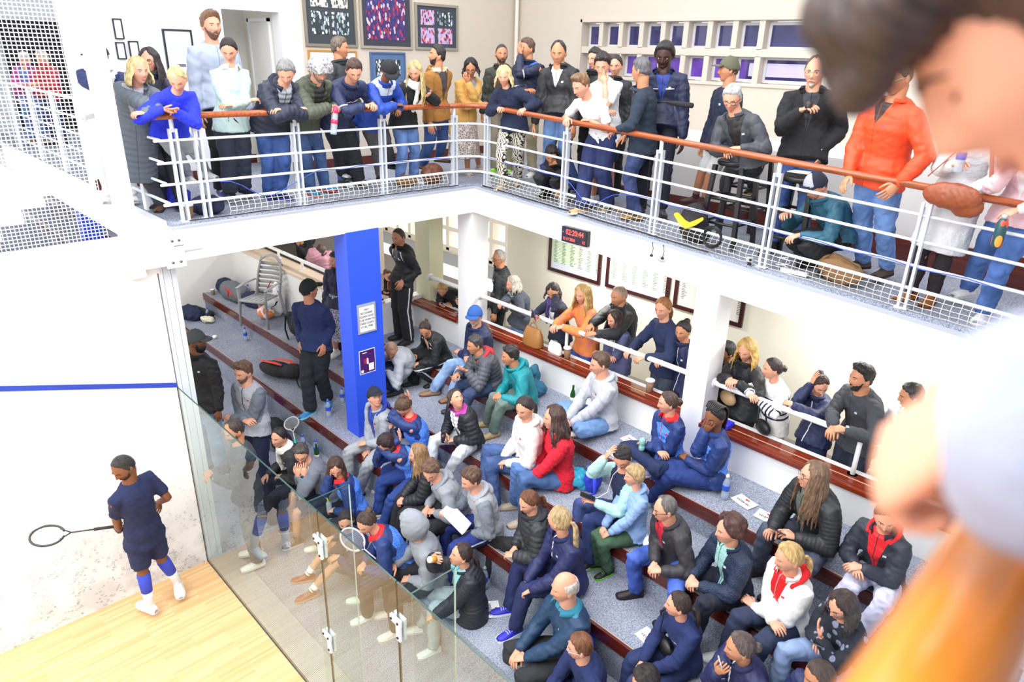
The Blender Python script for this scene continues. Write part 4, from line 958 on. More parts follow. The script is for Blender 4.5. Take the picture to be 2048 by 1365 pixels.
import json
PEOPLE=[json.loads(l) for l in '''{"id":"L1","k":0.884,"sex":"f","az":-20,"P":[-0.53,0.191,4.517],"M":[-0.458,0.208,4.712],"N":[-0.331,0.204,4.907],"H":[-0.25,0.211,5.04],"hf":[0.979,0.183,-0.087],"rl":0,"SL":[-0.33,0.336,4.826],"SR":[-0.397,0.067,4.879],"hpL":[-0.503,0.266,4.517],"hpR":[-0.557,0.117,4.517],"KL":[-0.644,0.374,4.181],"AL":[-0.844,0.496,3.893],"KR":[-0.57,0.215,4.15],"AR":[-0.662,0.334,3.811],"EL":[-0.097,0.303,4.726],"WL":[0.029,0.117,4.715],"FL":[-0.132,-0.991,-0.008],"ER":[-0.171,0.148,4.79],"WR":[0.021,0.255,4.739],"FR":[0.51,0.86,-0.035],"label":"person in a long grey quilted coat with a blonde bob beside the white pole","ap":{"skin":"a","hair":["bob","d9c38a"],"top":{"kind":"puffer","c":"5b646e","len":0.45,"inner":"a9acb2"},"bot":{"kind":"trouser","c":"3c3d48"},"shoe":["6b4a3a","2a2a2a"]}}
{"id":"L2","k":0.884,"sex":"f","az":-40,"P":[-0.65,0.435,4.583],"M":[-0.675,0.473,4.781],"N":[-0.623,0.445,4.98],"H":[-0.6,0.435,5.115],"hf":[0.726,-0.682,-0.087],"rl":0,"SL":[-0.538,0.554,4.908],"SR":[-0.719,0.337,4.925],"hpL":[-0.599,0.496,4.583],"hpR":[-0.701,0.374,4.583],"KL":[-0.565,0.478,4.205],"AL":[-0.588,0.509,3.836],"KR":[-0.678,0.343,4.205],"AR":[-0.712,0.361,3.836],"EL":[-0.511,0.575,4.654],"WL":[-0.444,0.556,4.44],"FL":[0.187,-0.091,-0.978],"ER":[-0.735,0.306,4.671],"WR":[-0.704,0.244,4.457],"FR":[0.123,-0.169,-0.978],"label":"person with dark shoulder-length hair and glasses, mostly hidden behind the blonde bob","ap":{"skin":"a","hair":["long","2c2226"],"top":{"kind":"jacket","c":"33384a"},"bot":{"kind":"trouser","c":"24242c"},"shoe":["222222","222222"],"glasses":"5a4038"}}
{"id":"L3","k":0.884,"sex":"f","az":5,"P":[-0.3,0.412,4.517],"M":[-0.187,0.413,4.692],"N":[-0.022,0.42,4.867],"H":[0.08,0.412,4.987],"hf":[0.67,-0.415,-0.616],"rl":0,"SL":[-0.072,0.561,4.826],"SR":[-0.059,0.279,4.814],"hpL":[-0.307,0.491,4.517],"hpR":[-0.293,0.333,4.517],"KL":[-0.51,0.698,4.272],"AL":[-0.767,0.867,4.063],"KR":[-0.496,0.525,4.26],"AR":[-0.753,0.682,4.043],"EL":[0.052,0.521,4.606],"WL":[0.074,0.332,4.727],"FL":[0.745,-0.658,-0.108],"ER":[-0.017,0.077,4.662],"WR":[0.08,0.262,4.746],"FR":[0.663,0.737,-0.128],"label":"person in a bright blue sweater with a blonde ponytail, elbows on the rail","ap":{"skin":"a","hair":["pony","d8c48c"],"top":{"kind":"sweater","c":"2434d8","knit":1},"bot":{"kind":"trouser","c":"a9adb2","tight":1},"shoe":["e8e8e8","dddddd"],"neck":"e8e8ea"}}
{"id":"L4","k":1.051,"sex":"m","az":0,"P":[-0.87,1.144,4.743],"M":[-0.906,1.143,5.005],"N":[-0.87,1.143,5.266],"H":[-0.85,1.144,5.44],"hf":[0.999,0.045,0.0],"rl":0,"SL":[-0.872,1.334,5.191],"SR":[-0.872,0.952,5.191],"hpL":[-0.87,1.238,4.743],"hpR":[-0.87,1.049,4.743],"KL":[-0.825,1.249,4.293],"AL":[-0.87,1.259,3.854],"KR":[-0.825,1.039,4.293],"AR":[-0.87,1.029,3.854],"EL":[-0.863,1.374,4.888],"WL":[-0.788,1.408,4.633],"FL":[0.202,0.05,-0.978],"ER":[-0.863,0.912,4.888],"WR":[-0.788,0.878,4.633],"FR":[0.202,-0.05,-0.978],"label":"tall bearded person in a pale grey hoodie standing behind the rail row","ap":{"skin":"a","hair":["quiff","7a5a3e"],"beard":["short","6a4a34"],"top":{"kind":"hoodie","c":"a7b0c4"},"bot":{"kind":"trouser","c":"1c1c22"},"shoe":["2a3a7a","eeeeee"]}}
{"id":"L5","k":0.884,"sex":"f","az":0,"P":[-0.37,1.024,4.588],"M":[-0.334,1.028,4.827],"N":[-0.268,1.032,5.067],"H":[-0.22,1.024,5.227],"hf":[0.724,-0.442,-0.53],"rl":0,"SL":[-0.284,1.173,5.005],"SR":[-0.284,0.891,5.005],"hpL":[-0.37,1.104,4.588],"hpR":[-0.37,0.945,4.588],"KL":[-0.466,1.146,4.223],"AL":[-0.629,1.184,3.892],"KR":[-0.449,0.982,4.218],"AR":[-0.596,1.016,3.879],"EL":[-0.233,1.121,4.759],"WL":[-0.107,0.935,4.747],"FL":[0.086,-0.989,0.12],"ER":[-0.231,0.943,4.76],"WR":[-0.107,1.129,4.787],"FR":[0.084,0.986,0.147],"label":"person in a mint sweater with arms crossed and dark pulled-back hair at the rail","ap":{"skin":"a","hair":["pony_low","2a2020"],"top":{"kind":"sweater","c":"bfd8d4","collar":"f0f0ee","knit":1},"bot":{"kind":"trouser","c":"2f3444","wide":1},"shoe":["1d1d22","1d1d22"]}}
{"id":"L6","k":0.94,"sex":"m","az":5,"P":[-0.34,1.412,4.571],"M":[-0.241,1.424,4.745],"N":[-0.062,1.443,4.92],"H":[0.04,1.442,5.041],"hf":[0.667,-0.419,-0.616],"rl":0,"SL":[-0.123,1.61,4.872],"SR":[-0.094,1.269,4.87],"hpL":[-0.347,1.497,4.571],"hpR":[-0.333,1.328,4.571],"KL":[-0.312,1.518,4.168],"AL":[-0.488,1.52,3.815],"KR":[-0.41,1.379,4.177],"AR":[-0.563,1.418,3.815],"EL":[0.031,1.578,4.649],"WL":[0.068,1.35,4.715],"FL":[0.182,-0.982,0.041],"ER":[0.057,1.3,4.646],"WR":[0.052,1.529,4.715],"FR":[0.007,0.999,0.044],"label":"person in a navy quilted jacket with curly grey hair, arms folded on the rail","ap":{"skin":"a","hair":["curls","8a8a8c"],"top":{"kind":"puffer","c":"20263a","inner":"9aa0a8","hood":1},"bot":{"kind":"trouser","c":"31508e","denim":1},"shoe":["1d2248","3a4a9a"]}}
{"id":"L7","k":0.94,"sex":"m","az":10,"P":[-0.36,1.778,4.571],"M":[-0.255,1.789,4.754],"N":[-0.084,1.811,4.938],"H":[0.02,1.818,5.065],"hf":[0.755,-0.128,-0.643],"rl":0,"SL":[-0.153,1.976,4.894],"SR":[-0.104,1.637,4.882],"hpL":[-0.375,1.862,4.571],"hpR":[-0.345,1.695,4.571],"KL":[-0.434,1.99,4.192],"AL":[-0.568,2.097,3.836],"KR":[-0.387,1.801,4.183],"AR":[-0.505,1.888,3.816],"EL":[-0.162,2.125,4.666],"WL":[0.002,1.958,4.715],"FL":[0.921,-0.375,-0.105],"ER":[0.055,1.662,4.662],"WR":[0.044,1.895,4.715],"FR":[-0.071,0.997,0.033],"label":"person in a grey and white fur hat and olive quilted jacket, bottle in hand","ap":{"skin":"a","hair":["fur","b9babd"],"beard":["short","8a8078"],"top":{"kind":"puffer","c":"4a5040","inner":"2a2a2c"},"bot":{"kind":"trouser","c":"34507c","denim":1},"shoe":["2f8fb8","c84a30"]}}
{"id":"L8","k":0.94,"sex":"m","az":20,"P":[-0.75,2.525,4.637],"M":[-0.784,2.509,4.873],"N":[-0.76,2.514,5.11],"H":[-0.75,2.525,5.268],"hf":[0.657,0.753,-0.035],"rl":0,"SL":[-0.818,2.675,5.042],"SR":[-0.701,2.353,5.042],"hpL":[-0.779,2.605,4.637],"hpR":[-0.721,2.446,4.637],"KL":[-0.745,2.627,4.234],"AL":[-0.785,2.622,3.842],"KR":[-0.68,2.451,4.234],"AR":[-0.715,2.429,3.842],"EL":[-0.823,2.711,4.772],"WL":[-0.77,2.762,4.544],"FL":[0.173,0.117,-0.978],"ER":[-0.682,2.322,4.772],"WR":[-0.608,2.317,4.544],"FR":[0.207,0.022,-0.978],"label":"person with short greying hair in right profile behind the fur hat","ap":{"skin":"b","hair":["short","6a5a50"],"top":{"kind":"jacket","c":"2c2e34"},"bot":{"kind":"trouser","c":"3f5a90","denim":1},"shoe":["282828","e0e0e0"]}}
{"id":"L9","k":0.94,"sex":"m","az":5,"P":[-0.38,2.195,4.571],"M":[-0.253,2.195,4.752],"N":[-0.073,2.2,4.933],"H":[0.04,2.195,5.058],"hf":[0.769,-0.281,-0.574],"rl":0,"SL":[-0.128,2.371,4.893],"SR":[-0.113,2.029,4.878],"hpL":[-0.387,2.279,4.571],"hpR":[-0.373,2.111,4.571],"KL":[-0.448,2.426,4.199],"AL":[-0.584,2.556,3.852],"KR":[-0.51,2.284,4.232],"AR":[-0.715,2.433,3.929],"EL":[-0.133,2.552,4.689],"WL":[0.044,2.397,4.731],"FL":[0.922,-0.367,-0.119],"ER":[0.047,2.057,4.658],"WR":[0.052,2.29,4.715],"FR":[0.014,0.999,0.036],"label":"young person in a navy tracksuit jacket with neat brown hair leaning on the rail","ap":{"skin":"a","hair":["short","4a342a"],"top":{"kind":"jacket","c":"202c52","stripe":"e8e8ee"},"bot":{"kind":"trouser","c":"23262a","wide":1},"shoe":["e8e8e8","202020"]}}
{"id":"L10","k":0.884,"sex":"f","az":5,"P":[-0.34,2.619,4.564],"M":[-0.201,2.612,4.753],"N":[-0.033,2.608,4.941],"H":[0.08,2.599,5.07],"hf":[0.641,-0.192,-0.743],"rl":0,"SL":[-0.08,2.751,4.905],"SR":[-0.074,2.469,4.886],"hpL":[-0.347,2.698,4.564],"hpR":[-0.333,2.54,4.564],"KL":[-0.459,2.896,4.26],"AL":[-0.636,3.069,3.983],"KR":[-0.38,2.687,4.217],"AR":[-0.498,2.819,3.891],"EL":[-0.124,2.904,4.704],"WL":[0.019,2.734,4.669],"FL":[0.843,-0.429,-0.323],"ER":[0.052,2.481,4.663],"WR":[0.052,2.7,4.715],"FR":[0.011,0.999,0.035],"label":"young person in a black cap and royal blue rain jacket bowing over the rail","ap":{"skin":"c","hair":["short","1c1614"],"cap":"1e2026","top":{"kind":"jacket","c":"1f46a8","yoke":"c4cede"},"bot":{"kind":"trouser","c":"4f4c50"},"shoe":["1c1c1c","1c1c1c"]}}
{"id":"L11","k":0.884,"sex":"f","az":5,"P":[-0.35,3.073,4.523],"M":[-0.292,3.076,4.72],"N":[-0.168,3.085,4.917],"H":[-0.1,3.073,5.051],"hf":[0.563,-0.71,-0.423],"rl":0,"SL":[-0.208,3.226,4.866],"SR":[-0.188,2.944,4.856],"hpL":[-0.357,3.152,4.523],"hpR":[-0.343,2.994,4.523],"KL":[-0.372,3.238,4.153],"AL":[-0.497,3.308,3.811],"KR":[-0.364,3.058,4.149],"AR":[-0.509,3.104,3.811],"EL":[0.001,3.289,4.732],"WL":[0.102,3.109,4.823],"FL":[0.77,-0.626,-0.124],"ER":[-0.197,2.688,4.835],"WR":[-0.151,2.892,4.749],"FR":[0.042,0.997,-0.057],"label":"person with very long straight blonde hair and a white scarf, black coat","ap":{"skin":"a","hair":["verylong","cdb27a"],"scarf":"eceae4","top":{"kind":"coat","c":"1e2022"},"bot":{"kind":"trouser","c":"5f7fb8","denim":1},"shoe":["d8cdc8","eeeeee"]}}
{"id":"L12","k":0.94,"sex":"m","az":10,"P":[-0.37,3.583,4.571],"M":[-0.373,3.578,4.813],"N":[-0.327,3.582,5.055],"H":[-0.32,3.563,5.217],"hf":[-0.342,-0.924,0.174],"rl":0,"SL":[-0.361,3.752,4.996],"SR":[-0.303,3.416,4.979],"hpL":[-0.385,3.666,4.571],"hpR":[-0.355,3.5,4.571],"KL":[-0.571,3.837,4.255],"AL":[-0.818,3.972,3.978],"KR":[-0.532,3.598,4.221],"AR":[-0.77,3.67,3.914],"EL":[-0.426,3.693,4.738],"WL":[-0.436,3.647,4.503],"FL":[0.071,-0.061,-0.996],"ER":[-0.289,3.382,4.709],"WR":[-0.218,3.364,4.481],"FR":[0.208,-0.015,-0.978],"label":"dark-haired person in a tan coat with cream fleece lining gazing up to the left","ap":{"skin":"b","hair":["short","20191a"],"beard":["stubble","2a2020"],"top":{"kind":"coat","c":"9a6a30","inner":"3a3a40","collar":"ece0c0","hood":1},"bot":{"kind":"trouser","c":"2f4f86","denim":1},"shoe":["7a5a30","3a2a1a"]}}
{"id":"L13","k":0.884,"sex":"f","az":-10,"P":[-0.55,4.169,4.517],"M":[-0.502,4.16,4.732],"N":[-0.407,4.142,4.948],"H":[-0.35,4.119,5.093],"hf":[0.603,-0.622,-0.5],"rl":0,"SL":[-0.405,4.286,4.892],"SR":[-0.456,4.009,4.885],"hpL":[-0.536,4.248,4.517],"hpR":[-0.564,4.091,4.517],"KL":[-0.544,4.374,4.159],"AL":[-0.625,4.506,3.821],"KR":[-0.457,4.149,4.157],"AR":[-0.555,4.241,3.811],"EL":[-0.292,4.129,4.724],"WL":[-0.292,4.02,4.922],"FL":[-0.078,-0.516,0.853],"ER":[-0.394,4.051,4.641],"WR":[-0.24,4.213,4.67],"FR":[0.254,0.956,0.149],"label":"person with short dark hair and glasses in a mustard cardigan, hand at chin, patterned skirt","ap":{"skin":"b","hair":["bob_short","1f1818"],"glasses":"4a3a30","top":{"kind":"coat","c":"cf9f55","inner":"9a9aa4","len":0.25},"bot":{"kind":"skirt","c":"8a7a78","pat":"d8ccc4"},"shoe":["b8aca4","b8aca4"]}}
{"id":"R1","k":0.94,"sex":"m","az":-60,"P":[-0.26,4.6,4.637],"M":[-0.283,4.614,4.869],"N":[-0.273,4.57,5.102],"H":[-0.26,4.55,5.258],"hf":[0.834,-0.545,-0.087],"rl":0,"SL":[-0.124,4.66,5.041],"SR":[-0.421,4.49,5.028],"hpL":[-0.187,4.642,4.637],"hpR":[-0.333,4.558,4.637],"KL":[-0.159,4.612,4.234],"AL":[-0.171,4.651,3.842],"KR":[-0.321,4.519,4.234],"AR":[-0.349,4.549,3.842],"EL":[-0.09,4.672,4.771],"WL":[-0.03,4.628,4.543],"FL":[0.145,-0.15,-0.978],"ER":[-0.448,4.466,4.758],"WR":[-0.44,4.392,4.529],"FR":[0.057,-0.2,-0.978],"label":"bearded person in a dark olive jacket behind the blonde in the navy fluffy sweater","ap":{"skin":"b","hair":["buzz","3a3230"],"beard":["short","4a3a30"],"top":{"kind":"jacket","c":"34362f"},"bot":{"kind":"trouser","c":"8a8272"},"shoe":["8ad040","d8f0a0"]}}
{"id":"R2","k":0.884,"sex":"f","az":-75,"P":[0.514,4.05,4.5],"M":[0.507,4.018,4.697],"N":[0.52,3.909,4.894],"H":[0.534,3.85,5.028],"hf":[0.567,-0.764,-0.309],"rl":0,"SL":[0.655,3.967,4.844],"SR":[0.38,3.901,4.827],"hpL":[0.591,4.071,4.5],"hpR":[0.437,4.029,4.5],"KL":[0.491,4.136,4.139],"AL":[0.38,4.269,3.81],"KR":[0.465,3.887,4.148],"AR":[0.428,3.989,3.793],"EL":[0.797,4.151,4.736],"WL":[0.806,3.931,4.687],"FL":[0.129,-0.937,-0.324],"ER":[0.245,3.89,4.61],"WR":[0.457,3.853,4.677],"FR":[0.791,-0.61,-0.048],"label":"person with a blonde bob, fluffy navy sweater and zebra-print trousers gripping the rail","ap":{"skin":"a","hair":["bob","d8c08a"],"top":{"kind":"sweater","c":"1a2440","knit":1},"bot":{"kind":"trouser","c":"d6d2c2","zebra":1},"shoe":["a89c8c","c8bcac"]}}
{"id":"R3","k":0.94,"sex":"m","az":-80,"P":[0.291,4.5,4.691],"M":[0.287,4.518,4.927],"N":[0.294,4.477,5.163],"H":[0.291,4.45,5.322],"hf":[-0.176,-0.984,0.0],"rl":0,"SL":[0.463,4.511,5.098],"SR":[0.126,4.452,5.094],"hpL":[0.375,4.515,4.691],"hpR":[0.208,4.485,4.691],"KL":[0.39,4.477,4.289],"AL":[0.391,4.518,3.896],"KR":[0.207,4.445,4.289],"AR":[0.191,4.482,3.896],"EL":[0.329,4.282,5.036],"WL":[0.295,4.348,5.264],"FL":[-0.474,-0.038,0.88],"ER":[0.208,4.406,4.838],"WR":[0.429,4.315,4.862],"FR":[0.985,0.091,0.144],"label":"person in a navy and white sports jacket with hand at mouth, left profile","ap":{"skin":"b","hair":["short","5a4034"],"top":{"kind":"jacket","c":"18203c","yoke":"3a66c8","stripe":"e8e8ee"},"bot":{"kind":"trouser","c":"b0a488"},"shoe":["e8e8e8","dddddd"]}}
{"id":"R4","k":1.029,"sex":"m","az":-75,"P":[0.989,4.33,4.68],"M":[0.969,4.364,4.907],"N":[0.981,4.282,5.133],"H":[0.989,4.25,5.285],"hf":[0.496,-0.843,-0.208],"rl":0,"SL":[1.162,4.339,5.066],"SR":[0.8,4.244,5.053],"hpL":[1.078,4.354,4.68],"hpR":[0.899,4.306,4.68],"KL":[1.099,4.314,4.24],"AL":[1.098,4.359,3.811],"KR":[0.901,4.261,4.24],"AR":[0.88,4.301,3.811],"EL":[1.202,4.341,4.77],"WL":[1.253,4.278,4.521],"FL":[0.101,-0.182,-0.978],"ER":[0.765,4.225,4.758],"WR":[0.752,4.146,4.508],"FR":[0.004,-0.208,-0.978],"label":"heavy-set smiling person in a black zip jacket and white collar standing by the rail","ap":{"skin":"b","hair":["recede","2c2628"],"top":{"kind":"jacket","c":"1c1d22","inner":"e8e8e8","vn":0.25,"stout":1},"bot":{"kind":"trouser","c":"46628c","denim":1},"shoe":["e4e4e4","dddddd"]}}
{"id":"R5","k":0.886,"sex":"m","az":-70,"P":[1.097,4.25,3.962],"M":[1.022,4.358,4.044],"N":[1.049,4.185,4.125],"H":[1.047,4.15,4.189],"hf":[0.5,-0.649,-0.574],"rl":0,"SL":[1.211,4.247,4.117],"SR":[0.913,4.174,4.019],"hpL":[1.172,4.277,3.962],"hpR":[1.022,4.223,3.962],"KL":[1.322,3.928,3.965],"AL":[1.23,4.235,3.776],"KR":[1.131,3.858,3.965],"AR":[1.005,4.153,3.776],"EL":[1.35,4.259,3.902],"WL":[1.414,4.044,3.878],"FL":[-0.028,-0.975,-0.219],"ER":[1.125,4.089,3.902],"WR":[1.329,4.014,3.841],"FR":[0.432,-0.851,-0.298],"label":"young person in black and navy sitting on the balcony floor behind the rail bars","ap":{"skin":"b","hair":["short","201a1c"],"top":{"kind":"hoodie","c":"14161e","arm":"1e2c58"},"bot":{"kind":"trouser","c":"15161c"},"shoe":["1c1c1c","1c1c1c"]}}
{"id":"R6","k":0.94,"sex":"m","az":-85,"P":[1.771,4.18,4.491],"M":[1.762,4.065,4.672],"N":[1.758,3.889,4.854],"H":[1.751,3.78,4.979],"hf":[-0.148,-0.894,-0.423],"rl":0,"SL":[1.931,3.939,4.817],"SR":[1.589,3.931,4.793],"hpL":[1.855,4.187,4.491],"hpR":[1.686,4.173,4.491],"KL":[1.848,4.117,4.093],"AL":[1.822,4.283,3.735],"KR":[1.711,4.005,4.124],"AR":[1.727,3.936,3.735],"EL":[1.99,3.955,4.551],"WL":[1.769,3.935,4.643],"FL":[-0.983,-0.172,0.058],"ER":[1.38,3.975,4.624],"WR":[1.559,3.817,4.641],"FR":[0.497,-0.849,-0.181],"label":"young sandy-haired person in a white t-shirt leaning forearm on the rail","ap":{"skin":"a","hair":["quiff","7e5c3e"],"top":{"kind":"tee","c":"eceef2"},"bot":{"kind":"trouser","c":"1f2a58","wide":1},"shoe":["b89a70","e0d8c8"]}}
{"id":"R7","k":0.94,"sex":"m","az":-75,"P":[1.72,4.28,4.561],"M":[1.689,4.288,4.792],"N":[1.675,4.232,5.024],"H":[1.67,4.2,5.179],"hf":[0.413,-0.807,-0.423],"rl":0,"SL":[1.845,4.283,4.976],"SR":[1.516,4.199,4.938],"hpL":[1.802,4.302,4.561],"hpR":[1.638,4.258,4.561],"KL":[1.821,4.266,4.159],"AL":[1.819,4.307,3.766],"KR":[1.64,4.217,4.159],"AR":[1.621,4.253,3.766],"EL":[1.837,4.108,4.767],"WL":[1.772,4.137,4.996],"FL":[-0.48,-0.099,0.872],"ER":[1.604,4.158,4.683],"WR":[1.829,4.086,4.723],"FR":[0.972,0.176,0.154],"label":"dark-haired young person in a white t-shirt, hand at chin, black wristwatch","ap":{"skin":"a","hair":["messy","231a1a"],"top":{"kind":"tee","c":"eeeff2"},"bot":{"kind":"short","c":"1f2a50"},"shoe":["e8e8ea","202020"],"watch":1}}
{"id":"R8","k":0.884,"sex":"f","az":-70,"P":[1.53,4.65,4.579],"M":[1.516,4.666,4.799],"N":[1.523,4.625,5.02],"H":[1.53,4.6,5.169],"hf":[0.436,-0.889,-0.139],"rl":0,"SL":[1.656,4.679,4.961],"SR":[1.39,4.583,4.952],"hpL":[1.604,4.677,4.579],"hpR":[1.455,4.623,4.579],"KL":[1.625,4.645,4.201],"AL":[1.619,4.683,3.831],"KR":[1.46,4.585,4.201],"AR":[1.44,4.617,3.831],"EL":[1.69,4.683,4.707],"WL":[1.738,4.633,4.492],"FL":[0.117,-0.173,-0.978],"ER":[1.361,4.564,4.699],"WR":[1.356,4.495,4.484],"FR":[0.022,-0.207,-0.978],"label":"person with dark tied-back hair smiling behind the two white t-shirts","ap":{"skin":"a","hair":["bun","2a2022"],"top":{"kind":"jacket","c":"202226"},"bot":{"kind":"trouser","c":"202226"},"shoe":["222222","222222"]}}
{"id":"R9","k":0.94,"sex":"m","az":-90,"P":[1.106,4.8,4.59],"M":[1.106,4.814,4.831],"N":[1.106,4.777,5.072],"H":[1.106,4.75,5.233],"hf":[-0.005,-0.99,-0.139],"rl":0,"SL":[1.277,4.782,5.004],"SR":[0.935,4.782,5.004],"hpL":[1.191,4.8,4.59],"hpR":[1.022,4.8,4.59],"KL":[1.2,4.76,4.188],"AL":[1.209,4.8,3.795],"KR":[1.012,4.76,4.188],"AR":[1.003,4.8,3.795],"EL":[1.313,4.774,4.734],"WL":[1.343,4.707,4.506],"FL":[0.05,-0.202,-0.978],"ER":[0.899,4.774,4.734],"WR":[0.869,4.707,4.506],"FR":[-0.05,-0.202,-0.978],"label":"person in dark clothes almost wholly hidden behind the dark-haired young person in white","ap":{"skin":"a","hair":["short","2a2022"],"top":{"kind":"jacket","c":"1a1c20"},"bot":{"kind":"trouser","c":"202226"},"shoe":["222222","222222"]}}
{"id":"R10","k":0.94,"sex":"m","az":-150,"P":[2.265,4.22,4.471],"M":[2.278,4.183,4.721],"N":[2.265,4.13,4.972],"H":[2.245,4.1,5.139],"hf":[-0.98,-0.141,-0.139],"rl":0,"SL":[2.354,3.999,4.88],"SR":[2.179,4.288,4.931],"hpL":[2.307,4.147,4.471],"hpR":[2.223,4.293,4.471],"KL":[2.19,4.126,4.085],"AL":[2.27,4.218,3.71],"KR":[2.091,4.334,4.091],"AR":[2.047,4.426,3.71],"EL":[2.354,3.877,4.636],"WL":[2.13,3.925,4.564],"FL":[-0.917,-0.098,-0.388],"ER":[2.151,4.243,4.664],"WR":[2.147,4.059,4.51],"FR":[-0.394,-0.686,-0.612],"label":"grey-haired person in a dark blue blazer turned away with both hands on the rail","ap":{"skin":"b","hair":["short","5c5c60"],"top":{"kind":"blazer","c":"1f2b3c","len":0.12},"bot":{"kind":"trouser","c":"2a3866","denim":1},"shoe":["a07a3c","4a3420"]}}
{"id":"R11","k":1.063,"sex":"m","az":-60,"P":[2.263,4.49,4.647],"M":[2.23,4.534,4.885],"N":[2.257,4.473,5.123],"H":[2.263,4.45,5.283],"hf":[0.395,-0.865,-0.309],"rl":0,"SL":[2.425,4.574,5.053],"SR":[2.09,4.381,5.041],"hpL":[2.346,4.538,4.647],"hpR":[2.181,4.442,4.647],"KL":[2.378,4.504,4.193],"AL":[2.364,4.548,3.749],"KR":[2.194,4.398,4.193],"AR":[2.163,4.432,3.749],"EL":[2.464,4.587,4.748],"WL":[2.532,4.538,4.49],"FL":[0.145,-0.15,-0.978],"ER":[2.059,4.354,4.736],"WR":[2.068,4.271,4.478],"FR":[0.057,-0.2,-0.978],"label":"tall dark-skinned person in a navy track jacket with white piping by the microphone stand","ap":{"skin":"d","hair":["afro","14100f"],"top":{"kind":"jacket","c":"182040","inner":"223a8c","vn":0.35,"stripe":"d8dce8"},"bot":{"kind":"trouser","c":"14182a"},"shoe":["4a4448","2a2a2a"]}}
{"id":"R12","k":0.94,"sex":"m","az":-120,"P":[2.832,4.8,4.466],"M":[2.845,4.799,4.73],"N":[2.843,4.772,4.995],"H":[2.832,4.75,5.17],"hf":[-0.745,-0.667,0.0],"rl":0,"SL":[2.991,4.692,4.92],"SR":[2.694,4.862,4.934],"hpL":[2.905,4.758,4.466],"hpR":[2.758,4.842,4.466],"KL":[2.717,4.873,4.127],"AL":[2.578,5.05,3.803],"KR":[2.562,4.955,4.131],"AR":[2.413,5.131,3.811],"EL":[3.018,4.667,4.65],"WL":[3.01,4.594,4.422],"FL":[-0.057,-0.2,-0.978],"ER":[2.66,4.873,4.664],"WR":[2.6,4.83,4.436],"FR":[-0.145,-0.15,-0.978],"label":"young person in an olive cap and navy hoodie, left profile","ap":{"skin":"b","hair":["short","3a2a22"],"cap":"5a5a48","top":{"kind":"hoodie","c":"1a213a"},"bot":{"kind":"short","c":"d8dadc"},"shoe":["50302c","30201c"]}}
{"id":"R13","k":0.93,"sex":"m","az":-95,"P":[3.433,4.28,4.379],"M":[3.395,4.205,4.591],"N":[3.352,4.08,4.803],"H":[3.333,4.0,4.946],"hf":[0.269,-0.865,-0.423],"rl":0,"SL":[3.53,4.086,4.761],"SR":[3.196,4.133,4.726],"hpL":[3.517,4.273,4.379],"hpR":[3.35,4.287,4.379],"KL":[3.321,4.59,4.233],"AL":[3.2,4.92,4.064],"KR":[3.104,4.545,4.197],"AR":[2.929,4.835,4.003],"EL":[3.666,4.128,4.532],"WL":[3.505,3.954,4.539],"FL":[-0.689,-0.711,-0.142],"ER":[3.172,4.096,4.46],"WR":[3.372,3.978,4.506],"FR":[0.534,-0.837,-0.116],"label":"silver-haired person with dark glasses in a grey jacket perched on a bar stool","ap":{"skin":"a","hair":["short","b4b8ba"],"glasses":"1c1c20","top":{"kind":"jacket","c":"3f434b","inner":"18181c","vn":0.5},"bot":{"kind":"trouser","c":"2c2e33"},"shoe":["2c2824","8a7a5a"]}}
{"id":"R14","k":1.046,"sex":"m","az":-70,"P":[3.818,4.55,4.551],"M":[3.797,4.591,4.788],"N":[3.814,4.526,5.025],"H":[3.818,4.5,5.184],"hf":[0.205,-0.975,-0.087],"rl":0,"SL":[3.993,4.597,4.955],"SR":[3.636,4.468,4.945],"hpL":[3.906,4.582,4.551],"hpR":[3.729,4.518,4.551],"KL":[3.931,4.544,4.104],"AL":[3.925,4.589,3.667],"KR":[3.735,4.473,4.104],"AR":[3.71,4.511,3.667],"EL":[4.041,4.759,4.703],"WL":[4.01,4.542,4.551],"FL":[0.092,-0.43,-0.898],"ER":[3.69,4.294,4.702],"WR":[3.879,4.23,4.879],"FR":[0.909,-0.207,0.361],"label":"person with a white goatee and glasses in a long black coat holding a tumbler","ap":{"skin":"a","hair":["recede","4c3c34"],"beard":["goatee","b8b2a8"],"glasses":"9a9288","top":{"kind":"coat","c":"17181b","inner":"34383f","len":0.15},"bot":{"kind":"trouser","c":"34508c","denim":1},"shoe":["26221e","1c1c1c"]}}
{"id":"R15","k":0.93,"sex":"m","az":-120,"P":[4.36,4.32,3.835],"M":[4.326,4.297,4.002],"N":[4.228,4.166,4.169],"H":[4.18,4.1,4.285],"hf":[-0.326,-0.783,-0.53],"rl":0,"SL":[4.393,4.102,4.125],"SR":[4.109,4.284,4.1],"hpL":[4.433,4.278,3.835],"hpR":[4.288,4.362,3.835],"KL":[4.253,3.922,3.809],"AL":[4.434,4.208,3.615],"KR":[4.07,4.028,3.809],"AR":[4.227,4.328,3.615],"EL":[4.416,4.013,3.872],"WL":[4.2,3.915,3.89],"FL":[-0.561,-0.792,-0.24],"ER":[3.971,4.189,3.889],"WR":[4.007,4.0,4.027],"FR":[0.184,-0.971,0.154],"label":"person in a teal jacket and grey-fronted cap crouching behind the rail","ap":{"skin":"a","hair":["short","2a2220"],"cap":"20263a","capf":"b4b8c4","top":{"kind":"jacket","c":"23586e"},"bot":{"kind":"trouser","c":"16181e"},"shoe":["1c1c1c","1c1c1c"]}}
